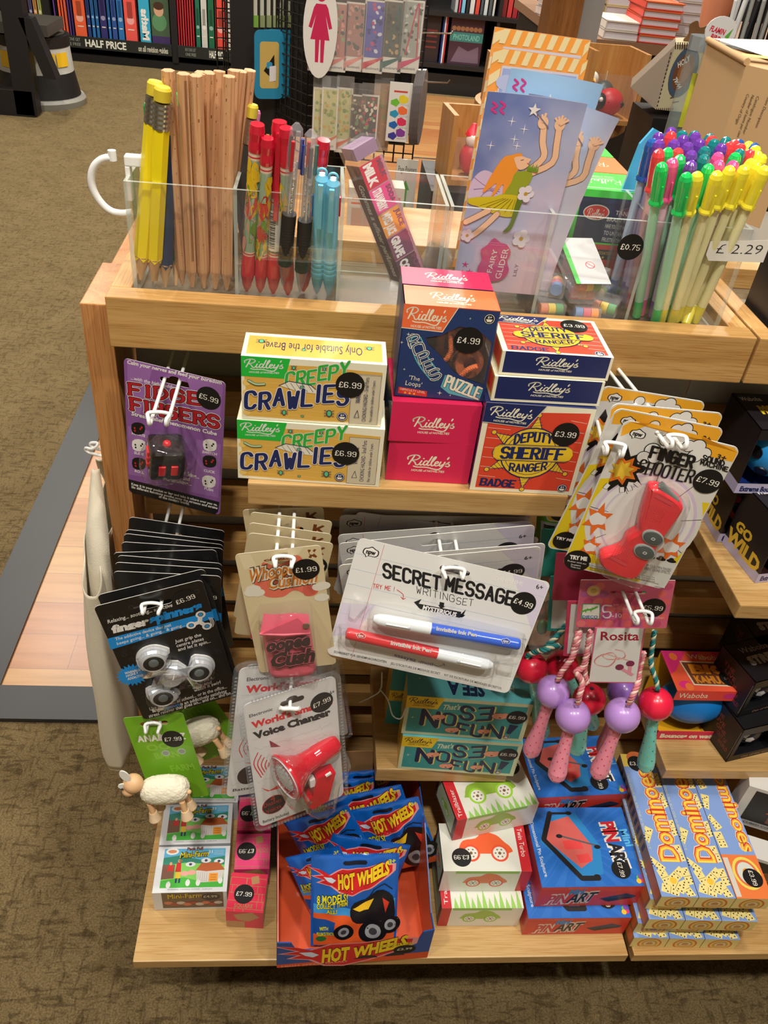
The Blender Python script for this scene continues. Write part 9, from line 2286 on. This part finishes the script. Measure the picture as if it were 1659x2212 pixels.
# small eraser packs in the fifth bin
EC=[(222,120,70),(236,206,60),(40,160,90),(90,140,200),(220,90,120),(240,150,60)]
for i,(x,y,z,rz,ry,s3) in enumerate(((.392,.040,.853,.1,0,0),(.4,.085,.853,.5,0,2),(.425,.036,.853,.0,0,1),(.45,.05,.853,-.5,0,3),(.425,.075,.853,.2,0,4),(.418,.042,.8695,.05,0,5),(.448,.085,.853,.9,0,1),(.392,.052,.869,1.3,0,2),(.44,.078,.869,-.6,0,0),(.418,.055,.886,.15,.35,3))):
 F=Matrix.Translation((x,y,z))@Matrix.Rotation(rz,4,'Z')@Matrix.Rotation(ry,4,'X')
 rt=empty('eraser_pack',F,'clear pack of coloured roll erasers, %s in the fifth bin'%('front left','back left','front middle','front right','back middle','second layer front','back right','on the left pile','on the right pile','topmost with a green strip')[i],'stationery pack','clear eraser packs')
 big=i==9;w2,d2,h2=(.0165,.030,.0085) if big else(.0125,.015,.0075)
 b=MB();b.box(-w2,w2,-d2,d2,0,h2*2,clear(thick=.14,rough=.05,bump=.3),.002);b.build('clear_pack',rt)
 for k in range(3):
  b=MB();b.lathe([(.0058,-d2*.45),(.0058,d2*.45)],mat(EC[(i+k+s3)%6],.5),16,((-w2+.0045+k*w2*.62,-.004,h2),(1,0,0)) if False else((-.0075+k*.0075,-.002,h2),(1,0,0)))
  b=MB();b.lathe([(.0055,0),(.0055,.0068)],mat(EC[(i+k+s3)%6],.5),18,((-.0108+k*.0073,-d2+.008,h2),(1,0,0)));b.build('eraser_roll',rt)
 if big:
  b=MB();b.box(-w2-.0004,-w2+.004,-d2,d2,h2*2,h2*2+.0004,(90,190,90));b.box(-w2+.004,w2,-d2,d2,h2*2,h2*2+.0004,(200,200,200))
  A=Art(b,frame((-w2,-d2,h2*2+.0004),(1,0,0),(0,1,0)),None,None,5e-5,(2*w2,2*d2));A.oval((.6,.6),.0045,.0045,(206,70,90));A.oval((.6,.6),.0038,.0038,(206,200,200));A.line([(.5,.55),(.7,.65)],.0006,(206,70,90));b.build('top_label',rt)
  # right tray: blue capped tin and dark card seen at the edge
b=MB();p=at(1640,560,'y',.05);b.box(.606,.66,.03,.09,.8515,.915,mat((26,26,28),.4));b.build('toy_box',label='dark box in the right stand tray at the picture edge',cat='toy box')
# ------------------------------------------------------------------ things that look alike are told apart by their place
ORD='second third fourth fifth sixth seventh eighth ninth tenth eleventh twelfth thirteenth fourteenth fifteenth sixteenth'.split()
by={}
for o in SC.objects:
 if o.parent is None and o.get('label'):by.setdefault(o['label'],[]).append(o)
for lab,L in by.items():
 if len(L)<2:continue
 def px(o):
  c=o.matrix_world@(sum((Vector(q) for q in o.bound_box),Vector())/8) if o.type=='MESH' else o.matrix_world@Vector((0,0,.14 if 'gel' in lab else .05))
  return pj(c)
 P={o.name:px(o) for o in L};xs=[q[0] for q in P.values()];ys=[q[1] for q in P.values()]
 vert='in the stack' in lab or 'stack ' in lab or(max(ys)-min(ys))>1.5*(max(xs)-min(xs))
 L.sort(key=lambda o:P[o.name][1 if vert else 0])
 for i,o in enumerate(L):
  o['label']=lab+(', '+('topmost' if vert else 'leftmost') if i==0 else ', %s from the %s'%(ORD[i-1] if i<len(L)-1 or i<1 else ORD[i-1],'top' if vert else 'left'))
